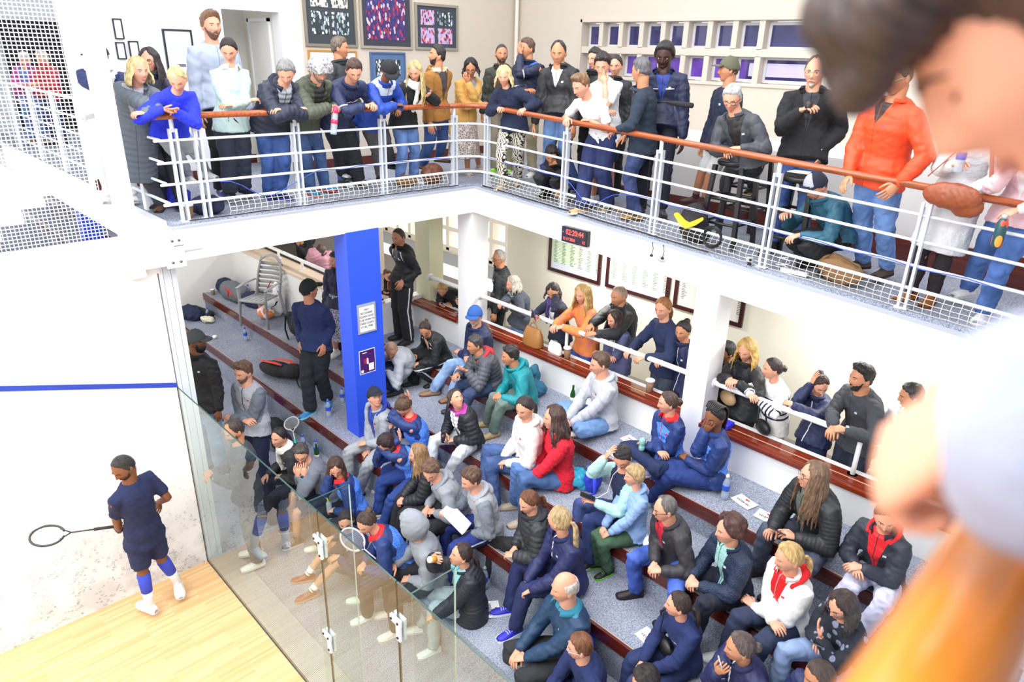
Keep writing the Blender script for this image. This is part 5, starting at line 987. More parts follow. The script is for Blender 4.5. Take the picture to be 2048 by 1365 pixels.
{"id":"R16","k":1.051,"sex":"m","az":-110,"P":[4.653,4.15,4.446],"M":[4.671,4.118,4.719],"N":[4.675,4.049,4.992],"H":[4.673,4.0,5.173],"hf":[-0.418,-0.841,-0.342],"rl":0,"SL":[4.853,4.004,4.899],"SR":[4.493,4.127,4.938],"hpL":[4.742,4.118,4.446],"hpR":[4.564,4.182,4.446],"KL":[4.741,4.264,4.019],"AL":[4.772,4.482,3.636],"KR":[4.536,4.332,4.021],"AR":[4.541,4.552,3.638],"EL":[5.006,3.973,4.637],"WL":[4.877,3.905,4.412],"FL":[-0.432,-0.556,-0.71],"ER":[4.449,4.061,4.644],"WR":[4.502,3.908,4.43],"FR":[-0.031,-0.734,-0.679],"label":"tall person in a bright orange rain jacket and light blue jeans gripping the rail","ap":{"skin":"b","hair":["short","5a4a3c"],"glasses":"b8b0a0","top":{"kind":"jacket","c":"e0481c","inner":"2c2420","vn":0.18,"stout":1},"bot":{"kind":"trouser","c":"5d80b8","denim":1},"shoe":["4c3c30","2a2018"]}}
{"id":"R17","k":0.96,"sex":"f","az":-100,"P":[5.237,4.15,4.358],"M":[5.262,4.136,4.611],"N":[5.28,4.088,4.864],"H":[5.287,4.05,5.032],"hf":[-0.275,-0.899,-0.342],"rl":0,"SL":[5.425,4.074,4.78],"SR":[5.124,4.123,4.811],"hpL":[5.322,4.135,4.358],"hpR":[5.152,4.165,4.358],"KL":[5.266,4.121,3.949],"AL":[5.228,4.197,3.555],"KR":[5.106,4.108,3.951],"AR":[5.083,4.177,3.555],"EL":[5.49,3.992,4.522],"WL":[5.326,3.855,4.403],"FL":[-0.461,-0.738,-0.492],"ER":[5.102,4.024,4.552],"WR":[5.237,3.829,4.612],"FR":[0.687,-0.664,0.296],"label":"person in a long pale grey knitted dress and black tights with a brown leather bag","ap":{"skin":"a","hair":["long","4a3426"],"top":{"kind":"sweater","c":"d6d7da","len":0.42,"knit":1},"bot":{"kind":"trouser","c":"241c20","tight":1},"shoe":["9a5a22","6a3a18"]}}
{"id":"R18","k":0.96,"sex":"f","az":-100,"P":[5.661,4.1,4.308],"M":[5.67,4.087,4.536],"N":[5.666,3.999,4.763],"H":[5.661,3.95,4.915],"hf":[-0.325,-0.882,-0.342],"rl":0,"SL":[5.818,3.993,4.689],"SR":[5.515,4.043,4.703],"hpL":[5.746,4.085,4.308],"hpR":[5.576,4.115,4.308],"KL":[5.658,4.022,3.91],"AL":[5.611,4.163,3.536],"KR":[5.477,4.27,3.939],"AR":[5.404,4.491,3.609],"EL":[5.897,3.949,4.426],"WL":[5.683,3.848,4.363],"FL":[-0.611,-0.693,-0.382],"ER":[5.49,3.873,4.483],"WR":[5.61,3.759,4.663],"FR":[0.687,-0.623,0.374],"label":"person in blue jeans and pink cardigan at the right edge of the balcony","ap":{"skin":"a","hair":["long","3a2a22"],"top":{"kind":"sweater","c":"e8c4cc","inner":"e6e8ee","vn":0.4},"bot":{"kind":"trouser","c":"3f62a0","denim":1},"shoe":["e4e2e4","d0d0d0"]}}
{"id":"N1","k":0.829,"sex":"m","az":-60,"P":[-6.3,0.789,4.53],"M":[-6.33,0.845,4.708],"N":[-6.305,0.803,4.887],"H":[-6.3,0.789,5.009],"hf":[0.299,-0.918,-0.259],"rl":0,"SL":[-6.174,0.878,4.827],"SR":[-6.435,0.728,4.827],"hpL":[-6.235,0.826,4.53],"hpR":[-6.365,0.752,4.53],"KL":[-6.211,0.8,4.176],"AL":[-6.222,0.834,3.83],"KR":[-6.354,0.717,4.176],"AR":[-6.378,0.744,3.83],"EL":[-6.122,0.799,4.606],"WL":[-6.166,0.596,4.645],"FL":[-0.414,-0.864,0.286],"ER":[-6.393,0.643,4.606],"WR":[-6.195,0.58,4.645],"FR":[0.955,-0.074,0.286],"label":"person in a red jacket and dark jeans behind the netting","ap":{"skin":"a","hair":["short","c8c0b8"],"top":{"kind":"jacket","c":"b8242c"},"bot":{"kind":"trouser","c":"26305a"},"shoe":["333333","222222"]}}
{"id":"N2","k":0.829,"sex":"m","az":-40,"P":[-6.7,0.59,4.53],"M":[-6.756,0.653,4.699],"N":[-6.713,0.634,4.867],"H":[-6.7,0.64,4.984],"hf":[0.815,-0.397,-0.423],"rl":0,"SL":[-6.616,0.742,4.795],"SR":[-6.811,0.513,4.821],"hpL":[-6.652,0.647,4.53],"hpR":[-6.748,0.533,4.53],"KL":[-6.62,0.63,4.176],"AL":[-6.642,0.659,3.83],"KR":[-6.726,0.504,4.176],"AR":[-6.758,0.52,3.83],"EL":[-6.538,0.684,4.576],"WL":[-6.512,0.481,4.626],"FL":[-0.095,-0.951,0.294],"ER":[-6.743,0.45,4.599],"WR":[-6.534,0.455,4.626],"FR":[0.926,0.256,0.278],"label":"white-haired person in a magenta jacket over blue behind the netting","ap":{"skin":"a","hair":["short","e0dcd8"],"top":{"kind":"jacket","c":"b04490","inner":"5a7ac8","vn":0.5},"bot":{"kind":"trouser","c":"6a88c0"},"shoe":["b08a60","8a6a40"]}}
{"id":"N3","k":0.94,"sex":"m","az":-20,"P":[-1.2,0.144,4.637],"M":[-1.233,0.174,4.825],"N":[-1.132,0.156,5.014],"H":[-1.1,0.144,5.142],"hf":[0.563,-0.808,-0.174],"rl":0,"SL":[-1.089,0.317,4.936],"SR":[-1.202,-0.005,4.958],"hpL":[-1.171,0.223,4.637],"hpR":[-1.229,0.064,4.637],"KL":[-1.13,0.218,4.234],"AL":[-1.165,0.24,3.842],"KR":[-1.195,0.042,4.234],"AR":[-1.235,0.047,3.842],"EL":[-0.823,0.311,4.875],"WL":[-0.589,0.265,4.848],"FL":[0.58,-0.788,-0.207],"ER":[-0.937,0.001,4.894],"WR":[-0.702,0.044,4.867],"FR":[0.927,0.32,-0.197],"label":"person in a white top and dark cap half hidden behind the white pole","ap":{"skin":"a","hair":["short","2a2a2a"],"cap":"1c2440","top":{"kind":"jacket","c":"e8eaee","arm":"1c2a60"},"bot":{"kind":"trouser","c":"e0e2e6"},"shoe":["e0e0e0","cccccc"]}}
{"id":"B1","k":0.94,"sex":"m","az":-130,"P":[-0.074,4.43,2.033],"M":[-0.05,4.451,2.267],"N":[-0.07,4.422,2.501],"H":[-0.074,4.4,2.657],"hf":[-0.263,-0.961,-0.087],"rl":0,"SL":[0.061,4.315,2.428],"SR":[-0.201,4.535,2.438],"hpL":[-0.009,4.376,2.033],"hpR":[-0.138,4.484,2.033],"KL":[-0.028,4.34,1.631],"AL":[0.004,4.365,1.239],"KR":[-0.17,4.459,1.631],"AR":[-0.151,4.495,1.239],"EL":[0.084,4.286,2.158],"WL":[0.064,4.215,1.93],"FL":[-0.091,-0.187,-0.978],"ER":[-0.233,4.551,2.168],"WR":[-0.3,4.519,1.94],"FR":[-0.169,-0.123,-0.978],"label":"grey-haired person with glasses in a dark fleece-collared jacket beside the white column","ap":{"skin":"b","hair":["recede","a8a09a"],"glasses":"3a2c28","top":{"kind":"jacket","c":"22262a","inner":"5a6068","vn":0.4},"bot":{"kind":"trouser","c":"1c1e22"},"shoe":["222222","222222"]}}
{"id":"B2","k":0.884,"sex":"f","az":-120,"P":[0.366,4.4,1.893],"M":[0.377,4.415,2.085],"N":[0.334,4.337,2.276],"H":[0.316,4.3,2.407],"hf":[-0.38,-0.915,-0.139],"rl":0,"SL":[0.462,4.279,2.212],"SR":[0.217,4.42,2.216],"hpL":[0.435,4.36,1.893],"hpR":[0.297,4.44,1.893],"KL":[0.424,4.323,1.515],"AL":[0.45,4.352,1.146],"KR":[0.271,4.412,1.515],"AR":[0.283,4.448,1.146],"EL":[0.642,4.154,2.078],"WL":[0.572,4.004,2.231],"FL":[-0.908,-0.411,-0.086],"ER":[0.325,4.187,2.212],"WR":[0.443,3.998,2.243],"FR":[0.236,-0.958,-0.162],"label":"person with a grey bob and glasses pushed up, patterned charcoal cardigan","ap":{"skin":"a","hair":["bob","b4aca0"],"top":{"kind":"coat","c":"3c414c","inner":"a8b0bc","vn":0.3},"bot":{"kind":"trouser","c":"6a84b0"},"shoe":["222222","222222"]}}
{"id":"B3","k":0.884,"sex":"f","az":-100,"P":[1.209,4.3,1.975],"M":[1.199,4.277,2.192],"N":[1.18,4.199,2.408],"H":[1.179,4.15,2.555],"hf":[0.33,-0.819,-0.469],"rl":0,"SL":[1.323,4.19,2.348],"SR":[1.044,4.24,2.346],"hpL":[1.287,4.286,1.975],"hpR":[1.131,4.314,1.975],"KL":[1.288,4.248,1.597],"AL":[1.302,4.284,1.228],"KR":[1.116,4.278,1.597],"AR":[1.115,4.316,1.228],"EL":[1.393,3.956,2.424],"WL":[1.272,4.104,2.543],"FL":[-0.483,0.047,0.874],"ER":[1.009,4.016,2.227],"WR":[1.169,3.872,2.294],"FR":[0.542,-0.829,-0.139],"label":"person in a navy blazer, hand over face, blue phone in the other hand","ap":{"skin":"b","hair":["bob_short","2c1f1c"],"top":{"kind":"blazer","c":"1e2638","inner":"e8e8ea","vn":0.4},"bot":{"kind":"trouser","c":"1c1e26"},"shoe":["222222","222222"],"scarf":"4a3a78"}}
{"id":"B4","k":1.009,"sex":"f","az":-110,"P":[1.597,4.37,1.918],"M":[1.598,4.356,2.176],"N":[1.582,4.293,2.433],"H":[1.577,4.25,2.604],"hf":[-0.011,-0.978,-0.208],"rl":0,"SL":[1.736,4.251,2.356],"SR":[1.432,4.36,2.366],"hpL":[1.683,4.339,1.918],"hpR":[1.512,4.401,1.918],"KL":[1.634,4.176,1.519],"AL":[1.702,4.332,1.131],"KR":[1.444,4.245,1.519],"AR":[1.493,4.408,1.131],"EL":[1.822,4.006,2.222],"WL":[1.633,3.845,2.288],"FL":[-0.848,-0.51,-0.144],"ER":[1.443,4.077,2.293],"WR":[1.524,3.832,2.291],"FR":[0.34,-0.923,-0.182],"label":"blonde person in an orange and pink patterned cardigan leaning on the white rail","ap":{"skin":"a","hair":["long","c8a468"],"top":{"kind":"sweater","c":"e88a4a","pat":"e47a78"},"bot":{"kind":"trouser","c":"2c52a0","denim":1},"shoe":["222222","222222"]}}
{"id":"B5","k":1.04,"sex":"m","az":-115,"P":[1.985,4.53,2.042],"M":[2.007,4.567,2.264],"N":[1.973,4.483,2.487],"H":[1.965,4.45,2.637],"hf":[-0.233,-0.957,-0.174],"rl":0,"SL":[2.147,4.414,2.408],"SR":[1.804,4.573,2.418],"hpL":[2.07,4.49,2.042],"hpR":[1.9,4.57,2.042],"KL":[2.06,4.446,1.597],"AL":[2.088,4.482,1.163],"KR":[1.872,4.534,1.597],"AR":[1.882,4.578,1.163],"EL":[2.203,4.137,2.303],"WL":[2.078,3.904,2.326],"FL":[-0.854,-0.491,-0.172],"ER":[1.843,4.278,2.365],"WR":[1.915,4.023,2.356],"FR":[0.265,-0.946,-0.186],"label":"bald smiling person in a charcoal jacket behind the long-haired one in lilac-blue","ap":{"skin":"b","hair":["buzz","a08878"],"top":{"kind":"jacket","c":"24272c"},"bot":{"kind":"trouser","c":"2a2c32"},"shoe":["222222","222222"]}}
{"id":"B6","k":0.884,"sex":"f","az":-105,"P":[2.164,4.3,1.893],"M":[2.156,4.307,2.1],"N":[2.129,4.238,2.308],"H":[2.114,4.2,2.448],"hf":[-0.192,-0.947,-0.259],"rl":0,"SL":[2.27,4.212,2.251],"SR":[1.998,4.287,2.24],"hpL":[2.241,4.279,1.893],"hpR":[2.087,4.321,1.893],"KL":[2.239,4.241,1.515],"AL":[2.257,4.275,1.146],"KR":[2.069,4.287,1.515],"AR":[2.071,4.325,1.146],"EL":[2.207,4.176,2.005],"WL":[1.995,4.104,1.987],"FL":[-0.978,0.174,0.117],"ER":[2.035,4.221,1.995],"WR":[2.182,4.054,2.027],"FR":[0.93,-0.336,0.15],"label":"smiling person in a lilac-blue blazer with long brown hair and folded arms","ap":{"skin":"a","hair":["long","3a2824"],"top":{"kind":"blazer","c":"565a80","inner":"eceae6","vn":0.35,"len":0.12},"bot":{"kind":"trouser","c":"d0ccc0"},"shoe":["222222","222222"]}}
{"id":"B7","k":1.025,"sex":"f","az":-115,"P":[2.733,4.42,2.014],"M":[2.724,4.404,2.276],"N":[2.694,4.343,2.538],"H":[2.683,4.3,2.712],"hf":[0.043,-0.984,-0.174],"rl":0,"SL":[2.848,4.287,2.464],"SR":[2.551,4.425,2.467],"hpL":[2.817,4.381,2.014],"hpR":[2.65,4.459,2.014],"KL":[2.808,4.337,1.575],"AL":[2.835,4.373,1.147],"KR":[2.622,4.424,1.575],"AR":[2.631,4.467,1.147],"EL":[2.957,4.11,2.252],"WL":[2.755,3.945,2.248],"FL":[-0.626,-0.748,-0.22],"ER":[2.454,4.246,2.25],"WR":[2.528,3.996,2.248],"FR":[-0.016,-0.975,-0.223],"label":"laughing ginger-haired person in a navy pullover, both hands on white rail","ap":{"skin":"a","hair":["pony_low","a86e3c"],"top":{"kind":"sweater","c":"1f2c50"},"bot":{"kind":"trouser","c":"4a5264"},"shoe":["222222","222222"]}}
{"id":"B8","k":0.914,"sex":"f","az":-120,"P":[3.105,4.3,1.957],"M":[3.087,4.291,2.188],"N":[3.044,4.238,2.419],"H":[3.025,4.2,2.575],"hf":[0.011,-0.978,-0.208],"rl":0,"SL":[3.179,4.175,2.359],"SR":[2.926,4.323,2.351],"hpL":[3.177,4.259,1.957],"hpR":[3.034,4.341,1.957],"KL":[3.165,4.221,1.566],"AL":[3.191,4.25,1.184],"KR":[3.007,4.312,1.566],"AR":[3.02,4.35,1.184],"EL":[3.205,4.151,2.097],"WL":[3.197,4.08,1.875],"FL":[-0.057,-0.2,-0.978],"ER":[2.815,4.196,2.146],"WR":[2.918,4.011,2.242],"FR":[0.055,-0.998,0.032],"label":"person in a navy jacket with dark cropped hair beside the second white column","ap":{"skin":"b","hair":["bun","241c1c"],"top":{"kind":"jacket","c":"1c2348","zip":"d8dce8"},"bot":{"kind":"trouser","c":"1c2340"},"shoe":["222222","222222"]}}
{"id":"B9","k":0.97,"sex":"f","az":-110,"P":[3.788,4.3,1.934],"M":[3.789,4.293,2.182],"N":[3.773,4.238,2.43],"H":[3.768,4.2,2.596],"hf":[-0.044,-0.926,-0.375],"rl":0,"SL":[3.921,4.196,2.358],"SR":[3.629,4.301,2.365],"hpL":[3.87,4.27,1.934],"hpR":[3.706,4.33,1.934],"KL":[3.85,4.186,1.526],"AL":[3.888,4.263,1.128],"KR":[3.667,4.253,1.526],"AR":[3.687,4.337,1.128],"EL":[4.062,3.984,2.238],"WL":[3.869,3.901,2.368],"FL":[-0.873,-0.476,-0.105],"ER":[3.601,4.043,2.257],"WR":[3.78,3.915,2.369],"FR":[0.421,-0.899,-0.118],"label":"person with straight golden hair in a black zip jacket and tan cross-body bag","ap":{"skin":"a","hair":["longbob","cda45a"],"top":{"kind":"jacket","c":"1b1d22"},"bot":{"kind":"trouser","c":"1b1c20"},"shoe":["222222","222222"]}}
{"id":"B10","k":0.884,"sex":"f","az":-120,"P":[4.138,4.27,1.924],"M":[4.134,4.253,2.144],"N":[4.103,4.188,2.363],"H":[4.078,4.15,2.511],"hf":[-0.728,-0.68,-0.087],"rl":0,"SL":[4.232,4.131,2.299],"SR":[3.987,4.271,2.303],"hpL":[4.207,4.23,1.924],"hpR":[4.069,4.31,1.924],"KL":[4.196,4.194,1.546],"AL":[4.221,4.222,1.177],"KR":[4.044,4.281,1.546],"AR":[4.055,4.318,1.177],"EL":[4.285,3.911,2.179],"WL":[4.072,3.956,2.238],"FL":[-0.923,0.383,0.04],"ER":[3.94,4.021,2.277],"WR":[4.047,3.829,2.325],"FR":[0.773,-0.634,0.032],"label":"person with a low brown bun in a cream sweater with navy stripes","ap":{"skin":"a","hair":["bun_low","3a2a28"],"top":{"kind":"sweater","c":"ecebe6","bands":"1c2440"},"bot":{"kind":"trouser","c":"e4e4e2"},"shoe":["222222","222222"]}}
{"id":"B11","k":0.884,"sex":"f","az":-110,"P":[4.512,4.4,1.893],"M":[4.513,4.406,2.099],"N":[4.486,4.334,2.304],"H":[4.492,4.3,2.444],"hf":[0.665,-0.616,-0.423],"rl":0,"SL":[4.621,4.297,2.238],"SR":[4.355,4.393,2.246],"hpL":[4.587,4.373,1.893],"hpR":[4.437,4.427,1.893],"KL":[4.582,4.335,1.515],"AL":[4.603,4.367,1.146],"KR":[4.416,4.395,1.515],"AR":[4.421,4.433,1.146],"EL":[4.599,4.042,2.234],"WL":[4.403,3.961,2.31],"FL":[-0.986,0.161,0.052],"ER":[4.366,4.138,2.267],"WR":[4.438,4.243,2.453],"FR":[0.07,0.203,0.977],"label":"person in a navy top with white zip, hand in tied-up brown hair","ap":{"skin":"a","hair":["bun","3c2c28"],"top":{"kind":"jacket","c":"1e2850","zip":"e8ebf2"},"bot":{"kind":"trouser","c":"1e2850"},"shoe":["222222","222222"]}}
{"id":"B12","k":1.029,"sex":"m","az":-120,"P":[4.91,4.35,2.031],"M":[4.916,4.335,2.273],"N":[4.88,4.248,2.515],"H":[4.86,4.2,2.676],"hf":[-0.553,-0.833,0.035],"rl":0,"SL":[5.048,4.173,2.434],"SR":[4.722,4.356,2.451],"hpL":[4.99,4.304,2.031],"hpR":[4.829,4.396,2.031],"KL":[4.977,4.261,1.591],"AL":[5.007,4.294,1.161],"KR":[4.799,4.364,1.591],"AR":[4.812,4.406,1.161],"EL":[5.166,3.959,2.262],"WL":[4.935,3.848,2.318],"FL":[-0.927,-0.344,-0.15],"ER":[4.721,4.095,2.307],"WR":[4.828,3.856,2.294],"FR":[0.215,-0.958,-0.188],"label":"person in a charcoal hoodie with spiky dark hair, hands clasped over the rail","ap":{"skin":"b","hair":["quiff","1f1b1c"],"beard":["stubble","2a2220"],"top":{"kind":"hoodie","c":"3b3d44"},"bot":{"kind":"trouser","c":"262c40"},"shoe":["222222","222222"],"watch":2}}
{"id":"B13","k":0.94,"sex":"m","az":-120,"P":[5.306,4.4,1.988],"M":[5.307,4.391,2.223],"N":[5.28,4.332,2.458],"H":[5.256,4.3,2.616],"hf":[-0.828,-0.533,-0.174],"rl":0,"SL":[5.434,4.257,2.39],"SR":[5.137,4.427,2.393],"hpL":[5.379,4.358,1.988],"hpR":[5.232,4.442,1.988],"KL":[5.367,4.319,1.586],"AL":[5.394,4.349,1.193],"KR":[5.205,4.412,1.586],"AR":[5.217,4.451,1.193],"EL":[5.461,4.232,2.12],"WL":[5.453,4.159,1.892],"FL":[-0.057,-0.2,-0.978],"ER":[5.102,4.439,2.123],"WR":[5.043,4.395,1.895],"FR":[-0.145,-0.15,-0.978],"label":"person with short dark greying hair in a white shirt, rightmost behind the white rail","ap":{"skin":"b","hair":["short","3a3634"],"top":{"kind":"jacket","c":"e8eaf0"},"bot":{"kind":"trouser","c":"303440"},"shoe":["222222","222222"]}}
{"id":"B14","k":0.94,"sex":"m","az":-110,"P":[3.474,4.43,1.947],"M":[3.506,4.481,2.126],"N":[3.482,4.381,2.306],"H":[3.474,4.35,2.43],"hf":[-0.544,-0.834,-0.087],"rl":0,"SL":[3.643,4.335,2.23],"SR":[3.321,4.449,2.249],"hpL":[3.553,4.401,1.947],"hpR":[3.394,4.459,1.947],"KL":[3.548,4.36,1.544],"AL":[3.571,4.395,1.152],"KR":[3.372,4.425,1.544],"AR":[3.377,4.465,1.152],"EL":[3.674,4.316,1.96],"WL":[3.679,4.242,1.732],"FL":[-0.022,-0.207,-0.978],"ER":[3.285,4.454,1.979],"WR":[3.234,4.401,1.751],"FR":[-0.117,-0.173,-0.978],"label":"person in a dark coat mostly hidden beside the second white column","ap":{"skin":"b","hair":["short","202024"],"top":{"kind":"coat","c":"1c1e24"},"bot":{"kind":"trouser","c":"202024"},"shoe":["222222","222222"]}}
{"id":"B15","k":0.8,"sex":"m","az":-100,"P":[-0.905,4.25,1.813],"M":[-0.884,4.281,1.906],"N":[-0.899,4.109,1.999],"H":[-0.885,4.05,2.069],"hf":[0.539,-0.728,-0.423],"rl":0,"SL":[-0.758,4.134,1.934],"SR":[-1.046,4.155,1.973],"hpL":[-0.834,4.237,1.813],"hpR":[-0.976,4.263,1.813],"KL":[-0.832,4.203,1.471],"AL":[-0.819,4.235,1.137],"KR":[-0.99,4.23,1.471],"AR":[-0.991,4.265,1.137],"EL":[-0.538,4.205,1.917],"WL":[-0.686,4.072,1.872],"FL":[-0.999,-0.036,-0.034],"ER":[-0.884,3.994,1.933],"WR":[-0.721,3.872,1.926],"FR":[0.947,-0.322,-0.005],"label":"young blond person in a black top leaning on the wood ledge left of the column","ap":{"skin":"a","hair":["short","c8a060"],"top":{"kind":"sweater","c":"1a1a1c"},"bot":{"kind":"trouser","c":"202020"},"shoe":["222222","222222"]}}
{"id":"B16","k":0.829,"sex":"m","az":-110,"P":[-0.503,4.4,1.84],"M":[-0.465,4.443,1.919],"N":[-0.508,4.261,1.998],"H":[-0.503,4.2,2.059],"hf":[0.312,-0.887,-0.342],"rl":0,"SL":[-0.363,4.272,1.927],"SR":[-0.654,4.33,1.98],"hpL":[-0.433,4.374,1.84],"hpR":[-0.573,4.426,1.84],"KL":[-0.438,4.339,1.486],"AL":[-0.418,4.369,1.14],"KR":[-0.593,4.395,1.486],"AR":[-0.589,4.431,1.14],"EL":[-0.235,4.088,1.841],"WL":[-0.39,3.946,1.862],"FL":[-0.993,0.116,0.016],"ER":[-0.559,4.111,2.006],"WR":[-0.443,3.939,2.045],"FR":[0.865,-0.5,0.028],"label":"person in a black and red jacket whose arms lie on the ledge beside the column","ap":{"skin":"a","hair":["short","5a4030"],"top":{"kind":"jacket","c":"1c1c1f","yoke":"a8242c"},"bot":{"kind":"trouser","c":"202020"},"shoe":["222222","222222"]}}
{"id":"B17","k":0.743,"sex":"m","az":-100,"P":[-2.353,4.25,1.759],"M":[-2.339,4.313,1.821],"N":[-2.368,4.139,1.884],"H":[-2.353,4.1,1.936],"hf":[0.938,-0.232,-0.259],"rl":0,"SL":[-2.234,4.16,1.832],"SR":[-2.502,4.187,1.855],"hpL":[-2.287,4.238,1.759],"hpR":[-2.419,4.262,1.759],"KL":[-2.286,4.206,1.441],"AL":[-2.273,4.236,1.13],"KR":[-2.432,4.232,1.441],"AR":[-2.433,4.264,1.13],"EL":[-2.301,4.118,1.632],"WL":[-2.474,4.041,1.623],"FL":[-0.989,0.087,0.122],"ER":[-2.455,4.138,1.651],"WR":[-2.313,4.013,1.663],"FR":[0.958,-0.25,0.138],"label":"young person in black between the blue column and the standing tracksuit person","ap":{"skin":"a","hair":["short","5a3a2a"],"top":{"kind":"sweater","c":"17171a"},"bot":{"kind":"trouser","c":"202020"},"shoe":["222222","222222"]}}
{"id":"B18","k":0.884,"sex":"f","az":-60,"P":[-5.314,4.25,1.893],"M":[-5.43,4.426,1.884],"N":[-5.325,4.222,1.875],"H":[-5.314,4.2,1.883],"hf":[0.73,-0.661,-0.174],"rl":0,"SL":[-5.185,4.287,1.872],"SR":[-5.466,4.281,1.903],"hpL":[-5.245,4.29,1.893],"hpR":[-5.383,4.21,1.893],"KL":[-5.219,4.262,1.515],"AL":[-5.23,4.298,1.146],"KR":[-5.372,4.173,1.515],"AR":[-5.398,4.202,1.146],"EL":[-5.172,4.202,1.631],"WL":[-5.267,4.106,1.811],"FL":[-0.454,-0.29,0.842],"ER":[-5.491,4.258,1.649],"WR":[-5.484,4.189,1.434],"FR":[0.057,-0.2,-0.978],"label":"person in a black jacket with a yellow scarf behind the left-hand rail","ap":{"skin":"a","hair":["pony","6a4a34"],"top":{"kind":"jacket","c":"1e1f24"},"bot":{"kind":"trouser","c":"222222"},"shoe":["222222","222222"],"scarf":"d8b850"}}
{"id":"B19","k":0.884,"sex":"f","az":60,"P":[-3.871,3.85,1.893],"M":[-3.953,3.673,1.949],"N":[-3.857,3.807,2.005],"H":[-3.871,3.8,2.052],"hf":[-0.944,0.318,-0.087],"rl":0,"SL":[-3.98,3.891,1.964],"SR":[-3.733,3.761,1.923],"hpL":[-3.94,3.89,1.893],"hpR":[-3.802,3.81,1.893],"KL":[-3.928,3.927,1.515],"AL":[-3.954,3.898,1.146],"KR":[-3.776,3.838,1.515],"AR":[-3.787,3.802,1.146],"EL":[-4.006,3.914,1.71],"WL":[-3.999,3.983,1.496],"FL":[0.057,0.2,-0.978],"ER":[-3.7,3.751,1.67],"WR":[-3.644,3.791,1.455],"FR":[0.145,0.15,-0.978],"label":"person in a pink quilted jacket with long brown hair seen from behind","ap":{"skin":"a","hair":["long","4a3430"],"top":{"kind":"puffer","c":"c48e9c"},"bot":{"kind":"trouser","c":"333333"},"shoe":["222222","222222"]}}
{"id":"B20","k":0.884,"sex":"f","az":-60,"P":[-1.37,2.625,2.081],"M":[-1.378,2.66,2.301],"N":[-1.355,2.64,2.52],"H":[-1.35,2.625,2.669],"hf":[0.004,-0.985,-0.174],"rl":0,"SL":[-1.235,2.711,2.453],"SR":[-1.479,2.569,2.461],"hpL":[-1.301,2.665,2.081],"hpR":[-1.439,2.585,2.081],"KL":[-1.276,2.636,1.703],"AL":[-1.288,2.672,1.334],"KR":[-1.427,2.549,1.703],"AR":[-1.452,2.577,1.334],"EL":[-1.202,2.721,2.199],"WL":[-1.146,2.68,1.984],"FL":[0.145,-0.15,-0.978],"ER":[-1.505,2.546,2.207],"WR":[-1.497,2.477,1.993],"FR":[0.057,-0.2,-0.978],"label":"person in navy with a speckled skirt, half hidden behind the blue column","ap":{"skin":"a","hair":["short","30262a"],"top":{"kind":"jacket","c":"1c2244","len":0.1},"bot":{"kind":"skirt","c":"5a5a72","pat":"c8c8d4"},"shoe":["e8e8e8","cccccc"]}}
{"id":"S1","k":0.994,"sex":"m","az":-95,"P":[-0.835,3.32,2.408],"M":[-0.831,3.379,2.62],"N":[-0.839,3.304,2.831],"H":[-0.835,3.28,2.974],"hf":[0.224,-0.965,-0.139],"rl":0,"SL":[-0.659,3.293,2.759],"SR":[-1.019,3.325,2.761],"hpL":[-0.746,3.312,2.408],"hpR":[-0.925,3.328,2.408],"KL":[-0.74,3.269,1.983],"AL":[-0.727,3.311,1.568],"KR":[-0.938,3.287,1.983],"AR":[-0.944,3.329,1.568],"EL":[-0.651,3.443,2.512],"WL":[-0.673,3.205,2.426],"FL":[-0.05,-0.536,-0.843],"ER":[-1.044,3.469,2.512],"WR":[-1.086,3.312,2.318],"FR":[-0.078,-0.349,-0.934],"label":"tall person standing in a black tracksuit with white shoulder flashes beside the blue column","ap":{"skin":"b","hair":["buzz","3a3230"],"beard":["stache","3a2e2a"],"top":{"kind":"track2","c":"191a1f","inner":"6a6c72","vn":0.22,"flash":"e8e8ec"},"bot":{"kind":"trouser","c":"18191d","side":"d8d8dc","wide":1},"shoe":["1c1c1c","1c1c1c"]}}
{"id":"S2","k":1.051,"sex":"m","az":-60,"P":[-0.928,2.01,1.787],"M":[-0.945,2.019,2.052],"N":[-0.929,1.972,2.317],"H":[-0.928,1.98,2.492],"hf":[0.042,0.995,0.087],"rl":0,"SL":[-0.763,2.071,2.245],"SR":[-1.094,1.88,2.237],"hpL":[-0.846,2.057,1.787],"hpR":[-1.01,1.963,1.787],"KL":[-0.857,1.995,1.339],"AL":[-0.975,2.126,0.934],"KR":[-0.893,1.825,1.372],"AR":[-0.842,1.807,0.934],"EL":[-0.832,2.194,1.975],"WL":[-0.726,2.012,1.809],"FL":[0.217,-0.373,-0.902],"ER":[-1.22,1.952,1.968],"WR":[-1.046,1.857,1.787],"FR":[0.26,-0.332,-0.907],"label":"person standing in a navy sweater, black cap and black trousers with bright blue running shoes","ap":{"skin":"b","hair":["buzz","1c1818"],"cap":"16201e","top":{"kind":"sweater","c":"1c2a58"},"bot":{"kind":"trouser","c":"1a2028","wide":1},"shoe":["2f7fb8","8ad0e0"]}}
